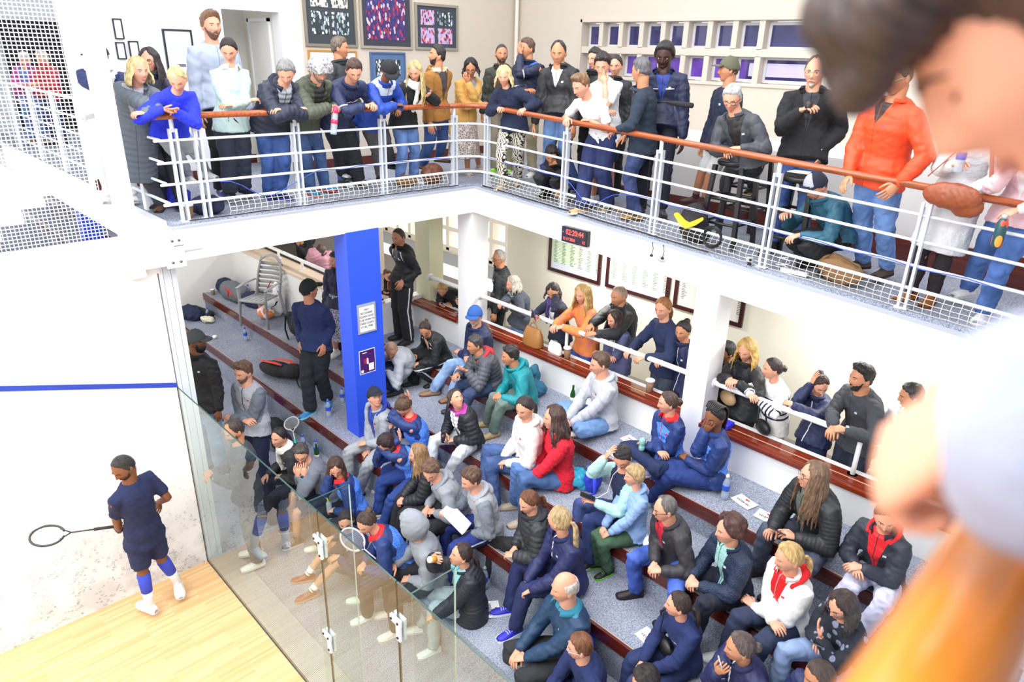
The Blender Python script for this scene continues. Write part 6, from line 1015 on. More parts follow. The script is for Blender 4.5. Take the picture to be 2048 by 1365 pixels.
{"id":"S3","k":1.029,"sex":"m","az":-60,"P":[-0.98,0.559,1.401],"M":[-1.001,0.574,1.687],"N":[-1.006,0.564,1.972],"H":[-1.0,0.579,2.161],"hf":[0.72,0.688,-0.087],"rl":0,"SL":[-0.842,0.655,1.9],"SR":[-1.166,0.468,1.897],"hpL":[-0.9,0.605,1.401],"hpR":[-1.06,0.512,1.401],"KL":[-0.869,0.572,0.961],"AL":[-0.883,0.615,0.531],"KR":[-1.047,0.469,0.961],"AR":[-1.077,0.502,0.531],"EL":[-0.804,0.667,1.605],"WL":[-0.739,0.62,1.355],"FL":[0.145,-0.15,-0.978],"ER":[-1.234,0.494,1.607],"WR":[-1.095,0.409,1.401],"FR":[0.239,-0.325,-0.915],"label":"bearded person in a grey cap and black jacket behind the glass wall frame","ap":{"skin":"c","hair":["short","1a1616"],"cap":"4a4d50","beard":["full","1c1818"],"top":{"kind":"jacket","c":"16171a"},"bot":{"kind":"trouser","c":"6a8cb0","denim":1},"shoe":["222222","222222"]}}
{"id":"S4","k":1.063,"sex":"m","az":-70,"P":[-0.762,1.02,1.014],"M":[-0.784,1.044,1.279],"N":[-0.782,1.004,1.545],"H":[-0.782,0.98,1.722],"hf":[0.314,-0.939,-0.139],"rl":0,"SL":[-0.598,1.074,1.478],"SR":[-0.962,0.942,1.46],"hpL":[-0.672,1.053,1.014],"hpR":[-0.852,0.987,1.014],"KL":[-0.647,1.014,0.559],"AL":[-0.653,1.06,0.115],"KR":[-0.846,0.941,0.559],"AR":[-0.871,0.98,0.115],"EL":[-0.654,0.983,1.189],"WL":[-0.817,0.768,1.162],"FL":[-0.902,-0.416,0.114],"ER":[-0.86,0.907,1.171],"WR":[-0.597,0.848,1.202],"FR":[0.954,0.26,0.146],"label":"person standing with arms crossed in a two-tone grey zip hoodie, short brown beard","ap":{"skin":"a","hair":["quiff","6a4c36"],"beard":["short","6e4e38"],"top":{"kind":"hoodie","c":"a9abb4","arm":"6f7682","zip":"1c1e24"},"bot":{"kind":"trouser","c":"1c2444"},"shoe":["e0e0e0","cccccc"]}}
{"id":"S5","k":0.994,"sex":"m","az":-110,"P":[0.378,0.4,0.948],"M":[0.371,0.408,1.214],"N":[0.353,0.384,1.481],"H":[0.348,0.36,1.657],"hf":[0.132,-0.957,-0.259],"rl":0,"SL":[0.526,0.326,1.413],"SR":[0.186,0.45,1.405],"hpL":[0.462,0.369,0.948],"hpR":[0.294,0.431,0.948],"KL":[0.457,0.326,0.523],"AL":[0.48,0.363,0.108],"KR":[0.27,0.394,0.523],"AR":[0.276,0.437,0.108],"EL":[0.494,0.218,1.148],"WL":[0.273,0.101,1.19],"FL":[-0.928,-0.239,0.285],"ER":[0.141,0.345,1.141],"WR":[0.235,0.115,1.19],"FR":[0.557,-0.779,0.288],"label":"balding person in a dark grey sweatshirt standing right behind the glass","ap":{"skin":"b","hair":["recede","3c302a"],"beard":["short","3a2c26"],"top":{"kind":"sweater","c":"3c3f47"},"bot":{"kind":"trouser","c":"6a6a70"},"shoe":["e8e8e8","cccccc"]}}
{"id":"C1","k":0.93,"sex":"m","az":-110,"P":[-0.153,2.74,1.46],"M":[-0.104,2.826,1.571],"N":[-0.148,2.66,1.683],"H":[-0.133,2.62,1.764],"hf":[0.557,-0.639,-0.53],"rl":0,"SL":[0.008,2.637,1.591],"SR":[-0.311,2.731,1.65],"hpL":[-0.074,2.711,1.46],"hpR":[-0.232,2.769,1.46],"KL":[-0.19,2.329,1.434],"AL":[-0.061,2.643,1.24],"KR":[-0.389,2.402,1.434],"AR":[-0.286,2.725,1.24],"EL":[0.07,2.548,1.344],"WL":[-0.083,2.513,1.522],"FL":[-0.426,-0.893,-0.15],"ER":[-0.346,2.509,1.501],"WR":[-0.21,2.533,1.694],"FR":[0.121,0.136,0.983],"label":"shaven-headed person in a pale grey sweater crouching by the blue column","ap":{"skin":"b","hair":["buzz","b89078"],"beard":["stubble","5a4438"],"top":{"kind":"sweater","c":"a4a8ae"},"bot":{"kind":"trouser","c":"1f2c48"},"shoe":["2a2a2a","222222"],"watch":1}}
{"id":"C2","k":0.874,"sex":"f","az":-100,"P":[0.078,3.26,1.549],"M":[0.088,3.199,1.727],"N":[0.083,3.057,1.905],"H":[0.098,2.98,2.027],"hf":[0.538,-0.617,-0.574],"rl":0,"SL":[0.219,3.073,1.836],"SR":[-0.057,3.105,1.866],"hpL":[0.155,3.246,1.549],"hpR":[0.0,3.274,1.549],"KL":[0.039,2.895,1.486],"AL":[0.03,3.158,1.23],"KR":[-0.175,2.944,1.596],"AR":[-0.144,2.958,1.23],"EL":[0.229,3.033,1.586],"WL":[0.042,2.914,1.556],"FL":[-0.279,-0.92,-0.276],"ER":[-0.174,3.168,1.65],"WR":[-0.112,2.958,1.611],"FR":[0.523,-0.83,-0.196],"label":"seated person in a black tracksuit with a high ponytail looking down","ap":{"skin":"b","hair":["pony","3a2826"],"top":{"kind":"track2","c":"17181d","inner":"c89a80","vn":0.25,"flash":"e8e8ec"},"bot":{"kind":"trouser","c":"16171b","side":"d0d0d4","wide":1},"shoe":["2a2a2a","222222"]}}
{"id":"C3","k":1.02,"sex":"m","az":-110,"P":[0.595,3.5,1.555],"M":[0.6,3.485,1.815],"N":[0.588,3.421,2.075],"H":[0.595,3.38,2.248],"hf":[0.506,-0.851,-0.139],"rl":0,"SL":[0.762,3.372,1.992],"SR":[0.413,3.495,2.014],"hpL":[0.681,3.469,1.555],"hpR":[0.509,3.531,1.555],"KL":[0.719,3.037,1.623],"AL":[0.527,3.067,1.242],"KR":[0.448,3.1,1.607],"AR":[0.261,2.977,1.242],"EL":[0.666,3.338,1.715],"WL":[0.412,3.28,1.708],"FL":[-0.958,0.26,0.125],"ER":[0.465,3.409,1.736],"WR":[0.623,3.204,1.748],"FR":[0.9,-0.415,0.136],"label":"white-bearded person in a blue cap and navy quilted jacket, pale jeans","ap":{"skin":"a","hair":["short","b0a8a0"],"cap":"2f5ea8","beard":["short","c8bcb0"],"top":{"kind":"puffer","c":"1d2950","fine":1},"bot":{"kind":"trouser","c":"8aa8d0","denim":1},"shoe":["8a6a50","5a4030"]}}
{"id":"C4","k":0.93,"sex":"m","az":-115,"P":[1.111,3.2,1.555],"M":[1.101,3.17,1.759],"N":[1.055,3.061,1.963],"H":[1.031,3.0,2.101],"hf":[-0.327,-0.935,-0.139],"rl":0,"SL":[1.218,3.014,1.898],"SR":[0.91,3.154,1.904],"hpL":[1.187,3.165,1.555],"hpR":[1.035,3.235,1.555],"KL":[1.195,2.768,1.603],"AL":[1.051,2.764,1.24],"KR":[0.96,2.845,1.602],"AR":[0.816,2.874,1.24],"EL":[1.238,2.887,1.66],"WL":[1.073,2.849,1.826],"FL":[-0.942,-0.328,-0.067],"ER":[0.873,3.012,1.678],"WR":[0.948,2.802,1.758],"FR":[0.338,-0.933,-0.12],"label":"grey-haired person in a grey quilted jacket with a red-lined hood, hands together","ap":{"skin":"b","hair":["short","3c3a3c"],"top":{"kind":"puffer","c":"50535c","inner":"6a6a50","hood":1,"hoodc":"c8303a","vn":0.3},"bot":{"kind":"trouser","c":"2c3c60","denim":1},"shoe":["3a3a3a","222222"]}}
{"id":"C5","k":0.93,"sex":"m","az":-115,"P":[1.62,3.27,1.555],"M":[1.619,3.224,1.768],"N":[1.588,3.115,1.982],"H":[1.57,3.05,2.126],"hf":[-0.444,-0.892,-0.087],"rl":0,"SL":[1.749,3.072,1.907],"SR":[1.439,3.206,1.932],"hpL":[1.696,3.235,1.555],"hpR":[1.544,3.305,1.555],"KL":[1.652,2.842,1.619],"AL":[1.56,2.834,1.24],"KR":[1.469,2.915,1.602],"AR":[1.325,2.944,1.24],"EL":[1.821,3.005,1.656],"WL":[1.618,2.885,1.681],"FL":[-0.919,-0.364,-0.154],"ER":[1.427,3.142,1.67],"WR":[1.528,2.927,1.681],"FR":[0.35,-0.922,-0.162],"label":"person in a teal waterproof jacket with bushy dark hair and olive trousers","ap":{"skin":"b","hair":["messy","25201f"],"top":{"kind":"jacket","c":"118a94","hood":1},"bot":{"kind":"trouser","c":"6a7c74"},"shoe":["b09870","8a7050"]}}
{"id":"C6","k":1.027,"sex":"m","az":-115,"P":[2.575,3.52,1.555],"M":[2.582,3.511,1.818],"N":[2.568,3.456,2.082],"H":[2.555,3.42,2.256],"hf":[-0.562,-0.816,-0.139],"rl":0,"SL":[2.74,3.388,2.002],"SR":[2.4,3.544,2.015],"hpL":[2.658,3.481,1.555],"hpR":[2.491,3.559,1.555],"KL":[2.665,3.045,1.625],"AL":[2.35,3.33,1.55],"KR":[2.152,3.284,1.625],"AR":[2.573,3.226,1.55],"EL":[2.611,3.258,1.766],"WL":[2.459,3.136,1.592],"FL":[-0.744,-0.442,-0.501],"ER":[2.367,3.373,1.774],"WR":[2.356,3.184,1.592],"FR":[0.111,-0.848,-0.518],"label":"person in a light grey hoodie sitting cross-legged against the white wall","ap":{"skin":"a","hair":["short","5a4030"],"top":{"kind":"hoodie","c":"b9bcc4","hood":1},"bot":{"kind":"trouser","c":"5a7ca8","denim":1},"shoe":["e0d4c8","6a6a60"]}}
{"id":"C7","k":0.928,"sex":"f","az":-105,"P":[3.493,3.44,1.549],"M":[3.497,3.431,1.786],"N":[3.488,3.375,2.023],"H":[3.473,3.34,2.182],"hf":[-0.652,-0.753,-0.087],"rl":0,"SL":[3.633,3.347,1.955],"SR":[3.346,3.423,1.958],"hpL":[3.574,3.418,1.549],"hpR":[3.412,3.462,1.549],"KL":[3.649,3.032,1.617],"AL":[3.323,3.236,1.55],"KR":[3.154,3.165,1.617],"AR":[3.538,3.178,1.55],"EL":[3.567,3.309,1.697],"WL":[3.343,3.232,1.686],"FL":[-0.977,0.173,0.122],"ER":[3.385,3.356,1.701],"WR":[3.54,3.18,1.726],"FR":[0.93,-0.337,0.145],"label":"person in a blue team top with red collar, sitting cross-legged by the wall","ap":{"skin":"a","hair":["bun_low","4a342c"],"top":{"kind":"track","c":"1c3470","pat":"3f74e0","collar":"e0222a","zip":"b01c4c"},"bot":{"kind":"trouser","c":"182850"},"shoe":["8a86b0","e0e0ea"]}}
{"id":"C8","k":0.997,"sex":"f","az":-125,"P":[3.972,3.45,1.549],"M":[3.989,3.44,1.805],"N":[3.976,3.388,2.06],"H":[3.972,3.35,2.23],"hf":[-0.22,-0.953,-0.208],"rl":0,"SL":[4.107,3.309,1.976],"SR":[3.845,3.488,2.002],"hpL":[4.046,3.399,1.549],"hpR":[3.899,3.501,1.549],"KL":[3.768,3.076,1.602],"AL":[3.56,3.1,1.24],"KR":[3.643,3.163,1.612],"AR":[3.459,3.114,1.24],"EL":[4.026,3.294,1.699],"WL":[3.772,3.298,1.7],"FL":[-0.858,0.496,0.13],"ER":[3.891,3.248,1.848],"WR":[3.941,3.281,2.096],"FR":[0.405,-0.243,0.881],"label":"person with braided cornrows in a blue patterned team top, hand to mouth","ap":{"skin":"c","hair":["braids","171213"],"top":{"kind":"track","c":"1c3470","pat":"3f74e0","collar":"1c3470","zip":"b01c4c"},"bot":{"kind":"trouser","c":"1c3474"},"shoe":["e0e0e0","cccccc"],"watch":1}}
{"id":"C9","k":1.009,"sex":"m","az":-115,"P":[5.064,3.28,1.555],"M":[5.061,3.232,1.804],"N":[5.037,3.137,2.054],"H":[5.014,3.08,2.22],"hf":[-0.76,-0.644,0.087],"rl":0,"SL":[5.21,3.083,1.974],"SR":[4.875,3.232,1.994],"hpL":[5.146,3.242,1.555],"hpR":[4.982,3.318,1.555],"KL":[5.217,2.817,1.606],"AL":[5.004,2.844,1.24],"KR":[4.803,2.938,1.662],"AR":[4.769,2.954,1.24],"EL":[5.27,3.014,1.697],"WL":[5.04,2.904,1.734],"FL":[-0.769,-0.568,0.294],"ER":[4.804,3.156,1.721],"WR":[4.854,2.905,1.7],"FR":[0.051,-0.964,0.262],"label":"person with very long light brown hair, dark glasses and a black bomber jacket","ap":{"skin":"a","hair":["verylong","7a5e48"],"glasses":"2a1c20","top":{"kind":"puffer","c":"1e2024","inner":"5a6258","vn":0.5,"fine":1},"bot":{"kind":"trouser","c":"2f3648","denim":1},"shoe":["222222","222222"]}}
{"id":"C10","k":0.964,"sex":"f","az":-100,"P":[5.617,3.22,1.549],"M":[5.611,3.175,1.787],"N":[5.596,3.081,2.024],"H":[5.597,3.02,2.183],"hf":[0.325,-0.882,-0.342],"rl":0,"SL":[5.75,3.076,1.955],"SR":[5.446,3.128,1.961],"hpL":[5.702,3.205,1.549],"hpR":[5.531,3.235,1.549],"KL":[5.779,2.806,1.63],"AL":[5.672,2.784,1.24],"KR":[5.541,2.828,1.625],"AR":[5.416,2.829,1.24],"EL":[5.752,2.987,1.69],"WL":[5.561,2.865,1.785],"FL":[-0.817,-0.565,-0.113],"ER":[5.383,3.076,1.694],"WR":[5.514,2.882,1.769],"FR":[0.567,-0.814,-0.125],"label":"person in a dark jacket over a red hood, pale trousers, dark nail varnish","ap":{"skin":"a","hair":["pony_low","33262a"],"top":{"kind":"jacket","c":"262b38","inner":"d8202a","vn":0.45,"hood":1,"hoodc":"e01c24"},"bot":{"kind":"trouser","c":"c4c4dc"},"shoe":["dddddd","cccccc"]}}
{"id":"D1","k":0.937,"sex":"m","az":-95,"P":[0.512,2.02,0.945],"M":[0.515,2.008,1.184],"N":[0.513,1.946,1.424],"H":[0.532,1.92,1.584],"hf":[0.912,-0.165,0.375],"rl":0,"SL":[0.681,1.943,1.35],"SR":[0.341,1.97,1.364],"hpL":[0.596,2.013,0.945],"hpR":[0.428,2.027,0.945],"KL":[0.732,1.641,0.869],"AL":[0.605,1.59,0.5],"KR":[0.345,1.636,0.893],"AR":[0.346,1.613,0.5],"EL":[0.719,1.913,1.082],"WL":[0.537,1.764,1.039],"FL":[-0.806,-0.561,-0.191],"ER":[0.404,1.906,1.108],"WR":[0.495,1.823,0.903],"FR":[-0.015,-0.918,-0.397],"label":"person in a black cap and grey shirt looking upward by the column base","ap":{"skin":"a","hair":["short","201a1a"],"cap":"1c2030","top":{"kind":"jacket","c":"9aa0aa","inner":"2438a0","vn":0.5,"hood":1,"hoodc":"2438a0"},"bot":{"kind":"trouser","c":"9b9ea2"},"shoe":["444444","222222"]}}
{"id":"D2","k":1.011,"sex":"f","az":-120,"P":[1.076,2.18,0.939],"M":[1.041,2.148,1.19],"N":[0.979,2.072,1.441],"H":[0.956,2.02,1.608],"hf":[0.183,-0.497,-0.848],"rl":0,"SL":[1.131,2.006,1.376],"SR":[0.853,2.171,1.366],"hpL":[1.155,2.134,0.939],"hpR":[0.997,2.226,0.939],"KL":[1.021,1.721,0.922],"AL":[0.979,1.751,0.5],"KR":[0.707,1.903,0.922],"AR":[0.754,1.881,0.5],"EL":[0.871,1.909,1.472],"WL":[0.974,2.077,1.639],"FL":[-0.014,0.121,0.993],"ER":[0.735,2.131,1.1],"WR":[0.823,2.014,1.313],"FR":[0.003,-0.911,0.412],"label":"bent-over person with a messy brown bun and red collar checking a phone","ap":{"skin":"a","hair":["bun","5a4234"],"top":{"kind":"track","c":"1c3470","pat":"3f74e0","collar":"e0222a","zip":"b01c4c"},"bot":{"kind":"trouser","c":"1c3474"},"shoe":["dddddd","cccccc"]}}
{"id":"D3","k":0.877,"sex":"f","az":-95,"P":[1.524,2.5,1.249],"M":[1.519,2.448,1.463],"N":[1.509,2.348,1.676],"H":[1.524,2.3,1.821],"hf":[0.845,-0.068,0.53],"rl":0,"SL":[1.649,2.358,1.613],"SR":[1.369,2.38,1.621],"hpL":[1.603,2.493,1.249],"hpR":[1.445,2.507,1.249],"KL":[1.736,2.14,1.263],"AL":[1.614,2.04,0.93],"KR":[1.323,2.152,1.286],"AR":[1.355,2.063,0.93],"EL":[1.732,2.381,1.374],"WL":[1.547,2.26,1.337],"FL":[-0.83,-0.527,-0.183],"ER":[1.285,2.398,1.381],"WR":[1.424,2.223,1.376],"FR":[0.595,-0.786,-0.169],"label":"open-mouthed person in a black quilted jacket with magenta lining looking up","ap":{"skin":"a","hair":["ponyloose","3a2c26"],"top":{"kind":"puffer","c":"1f2028","inner":"e6e6ea","vn":0.45,"collar":"b03c9c"},"bot":{"kind":"trouser","c":"c6cbd2"},"shoe":["dddddd","cccccc"]}}
{"id":"D4","k":1.034,"sex":"f","az":-115,"P":[2.346,2.62,1.249],"M":[2.355,2.61,1.517],"N":[2.344,2.558,1.786],"H":[2.346,2.52,1.963],"hf":[0.151,-0.954,-0.259],"rl":0,"SL":[2.494,2.5,1.702],"SR":[2.194,2.637,1.722],"hpL":[2.431,2.581,1.249],"hpR":[2.262,2.659,1.249],"KL":[2.097,2.292,1.306],"AL":[2.287,2.184,0.93],"KR":[1.881,2.436,1.304],"AR":[2.051,2.294,0.93],"EL":[2.514,2.442,1.409],"WL":[2.275,2.345,1.353],"FL":[-0.941,-0.27,-0.203],"ER":[2.122,2.634,1.43],"WR":[2.182,2.389,1.353],"FR":[0.371,-0.898,-0.238],"label":"person in a white hooded sweater with dark hair, patterned ribbon at the lap","ap":{"skin":"a","hair":["pony_low","352829"],"top":{"kind":"hoodie","c":"e2dedc","hood":1},"bot":{"kind":"trouser","c":"27406f","denim":1},"shoe":["dddddd","cccccc"]}}
{"id":"D5","k":1.033,"sex":"f","az":-115,"P":[2.702,2.7,1.249],"M":[2.705,2.692,1.514],"N":[2.686,2.636,1.779],"H":[2.672,2.6,1.954],"hf":[-0.511,-0.86,0.0],"rl":0,"SL":[2.839,2.577,1.702],"SR":[2.54,2.716,1.708],"hpL":[2.786,2.661,1.249],"hpR":[2.617,2.739,1.249],"KL":[2.604,2.272,1.362],"AL":[2.642,2.264,0.93],"KR":[2.436,2.35,1.362],"AR":[2.406,2.374,0.93],"EL":[2.724,2.441,1.461],"WL":[2.581,2.311,1.282],"FL":[-0.727,-0.457,-0.512],"ER":[2.469,2.715,1.417],"WR":[2.537,2.469,1.353],"FR":[0.382,-0.898,-0.217],"label":"person in a fluffy bright red sweater with long wavy brown hair","ap":{"skin":"a","hair":["wavy","4a322e"],"top":{"kind":"sweater","c":"e01c34","fluffy":1,"len":0.06},"bot":{"kind":"trouser","c":"3f5f90","denim":1},"shoe":["b8aa98","a09080"]}}
{"id":"D6","k":0.926,"sex":"m","az":-115,"P":[3.578,2.67,1.248],"M":[3.575,2.645,1.506],"N":[3.558,2.593,1.764],"H":[3.558,2.55,1.936],"hf":[0.243,-0.813,-0.53],"rl":0,"SL":[3.713,2.534,1.691],"SR":[3.407,2.674,1.706],"hpL":[3.654,2.635,1.248],"hpR":[3.503,2.705,1.248],"KL":[3.426,2.312,1.3],"AL":[3.518,2.234,0.93],"KR":[3.203,2.447,1.297],"AR":[3.283,2.344,0.93],"EL":[3.665,2.432,1.447],"WL":[3.451,2.343,1.493],"FL":[-0.771,-0.561,0.301],"ER":[3.336,2.416,1.725],"WR":[3.451,2.448,1.928],"FR":[0.394,0.21,0.895],"label":"dark-haired young person in mint sleeves, hand over face, holding a phone","ap":{"skin":"a","hair":["short","241e20"],"top":{"kind":"sweater","c":"1c2444","arm":"a4cccc"},"bot":{"kind":"trouser","c":"1f3064","denim":1},"shoe":["333333","cccccc"]}}
{"id":"D7","k":0.771,"sex":"m","az":-115,"P":[3.75,2.54,1.233],"M":[3.749,2.552,1.458],"N":[3.735,2.537,1.682],"H":[3.72,2.52,1.833],"hf":[-0.568,-0.823,0.0],"rl":0,"SL":[3.865,2.479,1.631],"SR":[3.611,2.598,1.622],"hpL":[3.813,2.511,1.233],"hpR":[3.687,2.569,1.233],"KL":[3.665,2.214,1.224],"AL":[3.7,2.294,0.912],"KR":[3.565,2.261,1.233],"AR":[3.573,2.304,0.912],"EL":[3.787,2.378,1.447],"WL":[3.687,2.281,1.309],"FL":[-0.714,-0.461,-0.528],"ER":[3.592,2.468,1.441],"WR":[3.589,2.326,1.306],"FR":[0.124,-0.848,-0.516],"label":"blond child in a pale blue hoodie and green trousers with black and lime trainers","ap":{"skin":"a","hair":["mop","b89c70"],"top":{"kind":"hoodie","c":"86a4d4","hood":1},"bot":{"kind":"trouser","c":"3c5a42"},"shoe":["1a2220","7ad040"]}}
{"id":"D8","k":0.93,"sex":"m","az":-115,"P":[4.227,2.52,1.255],"M":[4.232,2.467,1.476],"N":[4.213,2.364,1.697],"H":[4.197,2.3,1.846],"hf":[-0.607,-0.782,-0.139],"rl":0,"SL":[4.371,2.321,1.618],"SR":[4.061,2.453,1.651],"hpL":[4.303,2.485,1.255],"hpR":[4.151,2.555,1.255],"KL":[4.488,2.131,1.28],"AL":[4.439,2.285,0.924],"KR":[4.026,2.179,1.306],"AR":[4.036,2.263,0.924],"EL":[4.505,2.301,1.385],"WL":[4.315,2.161,1.363],"FL":[-0.908,-0.375,-0.183],"ER":[4.093,2.399,1.389],"WR":[4.224,2.203,1.363],"FR":[0.37,-0.91,-0.186],"label":"person with grey crew cut and thin glasses, dark jacket over red","ap":{"skin":"a","hair":["recede","6a6664"],"glasses":"1c1c20","top":{"kind":"jacket","c":"2e2d33","inner":"b8182c","vn":0.4},"bot":{"kind":"trouser","c":"2c4a9c","denim":1},"shoe":["241a1e","1a1416"]}}
{"id":"D9","k":0.977,"sex":"f","az":-115,"P":[4.756,2.56,1.249],"M":[4.759,2.52,1.493],"N":[4.742,2.434,1.736],"H":[4.726,2.38,1.898],"hf":[-0.611,-0.787,-0.087],"rl":0,"SL":[4.888,2.39,1.657],"SR":[4.602,2.516,1.679],"hpL":[4.835,2.523,1.249],"hpR":[4.676,2.597,1.249],"KL":[4.749,2.121,1.337],"AL":[4.696,2.124,0.93],"KR":[4.424,2.273,1.337],"AR":[4.46,2.234,0.93],"EL":[4.872,2.302,1.388],"WL":[4.644,2.203,1.407],"FL":[-0.925,-0.346,-0.158],"ER":[4.513,2.491,1.411],"WR":[4.554,2.245,1.407],"FR":[0.311,-0.935,-0.172],"label":"person with curly auburn-brown hair in a navy fleece over a mint shirt","ap":{"skin":"a","hair":["curly","4e2e2a"],"top":{"kind":"jacket","c":"1c2c48","inner":"9cccc8","vn":0.55,"fluffy":1},"bot":{"kind":"trouser","c":"1c2030"},"shoe":["222222","222222"]}}
{"id":"D10","k":0.989,"sex":"f","az":-115,"P":[5.229,2.55,1.249],"M":[5.233,2.521,1.499],"N":[5.215,2.447,1.748],"H":[5.199,2.4,1.914],"hf":[-0.62,-0.757,-0.208],"rl":0,"SL":[5.362,2.397,1.67],"SR":[5.075,2.528,1.687],"hpL":[5.31,2.512,1.249],"hpR":[5.148,2.588,1.249],"KL":[5.251,2.101,1.337],"AL":[5.169,2.114,0.93],"KR":[5.011,2.195,1.337],"AR":[4.934,2.224,0.93],"EL":[5.285,2.369,1.396],"WL":[5.036,2.329,1.392],"FL":[-0.932,0.34,0.127],"ER":[5.102,2.452,1.412],"WR":[5.234,2.237,1.432],"FR":[0.858,-0.493,0.141],"label":"blonde person in a white jacket over a red hoodie, arms folded","ap":{"skin":"a","hair":["pony_low","c8a66c"],"top":{"kind":"jacket","c":"ecebe8","inner":"d0141c","vn":0.5,"hoodc":"d0141c","hood":1},"bot":{"kind":"trouser","c":"25304c"},"shoe":["e4e4e4","cccccc"]}}
{"id":"D11","k":0.916,"sex":"f","az":-110,"P":[5.669,2.48,1.249],"M":[5.673,2.433,1.474],"N":[5.661,2.34,1.698],"H":[5.649,2.28,1.849],"hf":[-0.412,-0.83,-0.375],"rl":0,"SL":[5.801,2.315,1.624],"SR":[5.524,2.408,1.646],"hpL":[5.747,2.452,1.249],"hpR":[5.592,2.508,1.249],"KL":[5.699,2.066,1.311],"AL":[5.648,2.041,0.93],"KR":[5.381,2.181,1.311],"AR":[5.404,2.13,0.93],"EL":[5.726,2.183,1.406],"WL":[5.596,2.172,1.6],"FL":[-0.509,0.148,0.848],"ER":[5.471,2.408,1.386],"WR":[5.582,2.237,1.5],"FR":[0.166,-0.923,0.348],"label":"person with glasses and brown parted hair, cheek on hand, holding a phone","ap":{"skin":"a","hair":["longbob","3a2c2a"],"glasses":"5a4a50","top":{"kind":"sweater","c":"202632","pat":"8088a0"},"bot":{"kind":"trouser","c":"8aa0c8"},"shoe":["222222","222222"]}}
{"id":"E1","k":0.874,"sex":"f","az":-110,"P":[1.325,1.9,0.939],"M":[1.287,1.824,1.117],"N":[1.227,1.684,1.294],"H":[1.205,1.6,1.416],"hf":[0.214,-0.532,-0.819],"rl":0,"SL":[1.371,1.668,1.244],"SR":[1.109,1.766,1.24],"hpL":[1.398,1.873,0.939],"hpR":[1.251,1.927,0.939],"KL":[1.413,1.509,0.847],"AL":[1.303,1.461,0.5],"KR":[1.081,1.6,0.863],"AR":[1.059,1.55,0.5],"EL":[1.159,1.564,1.336],"WL":[1.277,1.729,1.428],"FL":[0.0,0.139,0.99],"ER":[1.058,1.558,1.105],"WR":[1.142,1.556,1.311],"FR":[0.103,0.066,0.993],"label":"person in a blue team jacket with both hands over the ears","ap":{"skin":"a","hair":["long","2c1a1c"],"top":{"kind":"track","c":"1c3470","pat":"3f74e0","collar":"e0222a","zip":"b01c4c"},"bot":{"kind":"trouser","c":"1f3a80"},"shoe":["333333","dddddd"]}}
{"id":"E2","k":0.874,"sex":"f","az":-115,"P":[1.768,1.81,0.939],"M":[1.757,1.795,1.138],"N":[1.713,1.709,1.338],"H":[1.688,1.66,1.473],"hf":[-0.436,-0.896,-0.087],"rl":0,"SL":[1.849,1.666,1.28],"SR":[1.596,1.785,1.276],"hpL":[1.839,1.777,0.939],"hpR":[1.697,1.843,0.939],"KL":[1.719,1.429,0.863],"AL":[1.708,1.374,0.5],"KR":[1.461,1.562,0.859],"AR":[1.473,1.484,0.5],"EL":[1.82,1.595,1.038],"WL":[1.648,1.501,0.931],"FL":[-0.905,-0.35,-0.242],"ER":[1.536,1.741,1.033],"WR":[1.557,1.544,0.931],"FR":[0.302,-0.923,-0.239],"label":"person with light brown hair in profile, dark quilted jacket, hands clasped, between two seated people","ap":{"skin":"a","hair":["long","957350"],"top":{"kind":"puffer","c":"22252c"},"bot":{"kind":"trouser","c":"1c1d22"},"shoe":["222222","222222"]}}
{"id":"E3","k":0.93,"sex":"m","az":-110,"P":[2.125,1.8,0.945],"M":[2.103,1.746,1.149],"N":[2.056,1.622,1.353],"H":[2.045,1.55,1.491],"hf":[0.453,-0.758,-0.469],"rl":0,"SL":[2.224,1.593,1.29],"SR":[1.905,1.706,1.295],"hpL":[2.203,1.771,0.945],"hpR":[2.046,1.829,0.945],"KL":[2.148,1.379,0.888],"AL":[2.103,1.361,0.5],"KR":[1.836,1.493,0.888],"AR":[1.859,1.45,0.5],"EL":[2.313,1.606,1.035],"WL":[2.081,1.561,1.018],"FL":[-0.906,-0.382,-0.18],"ER":[1.837,1.76,1.039],"WR":[1.962,1.559,1.015],"FR":[0.431,-0.883,-0.184],"label":"person in a marled grey zip hoodie with tousled brown hair looking down to the left","ap":{"skin":"a","hair":["messy","6a4e3e"],"top":{"kind":"hoodie","c":"8b9099","zip":"1c1e24","hood":1},"bot":{"kind":"trouser","c":"1a1b20"},"shoe":["222222","222222"]}}
{"id":"E4","k":0.93,"sex":"m","az":-115,"P":[2.528,1.88,0.945],"M":[2.525,1.834,1.172],"N":[2.501,1.741,1.398],"H":[2.488,1.68,1.551],"hf":[-0.266,-0.928,-0.259],"rl":0,"SL":[2.66,1.695,1.323],"SR":[2.351,1.83,1.347],"hpL":[2.604,1.845,0.945],"hpR":[2.452,1.915,0.945],"KL":[2.515,1.459,0.888],"AL":[2.468,1.444,0.5],"KR":[2.214,1.599,0.888],"AR":[2.233,1.554,0.5],"EL":[2.745,1.695,1.067],"WL":[2.533,1.663,0.965],"FL":[-0.889,-0.268,-0.372],"ER":[2.253,1.788,1.099],"WR":[2.298,1.564,1.165],"FR":[0.051,-0.949,0.312],"label":"person in a grey tracksuit hoodie holding a flat white box on the lap","ap":{"skin":"a","hair":["messy","5c4030"],"top":{"kind":"hoodie","c":"9a9ea6","arm":"757b86","hood":1},"bot":{"kind":"trouser","c":"1f3078","side":"e8e8ee"},"shoe":["333333","dddddd"],"watch":1}}
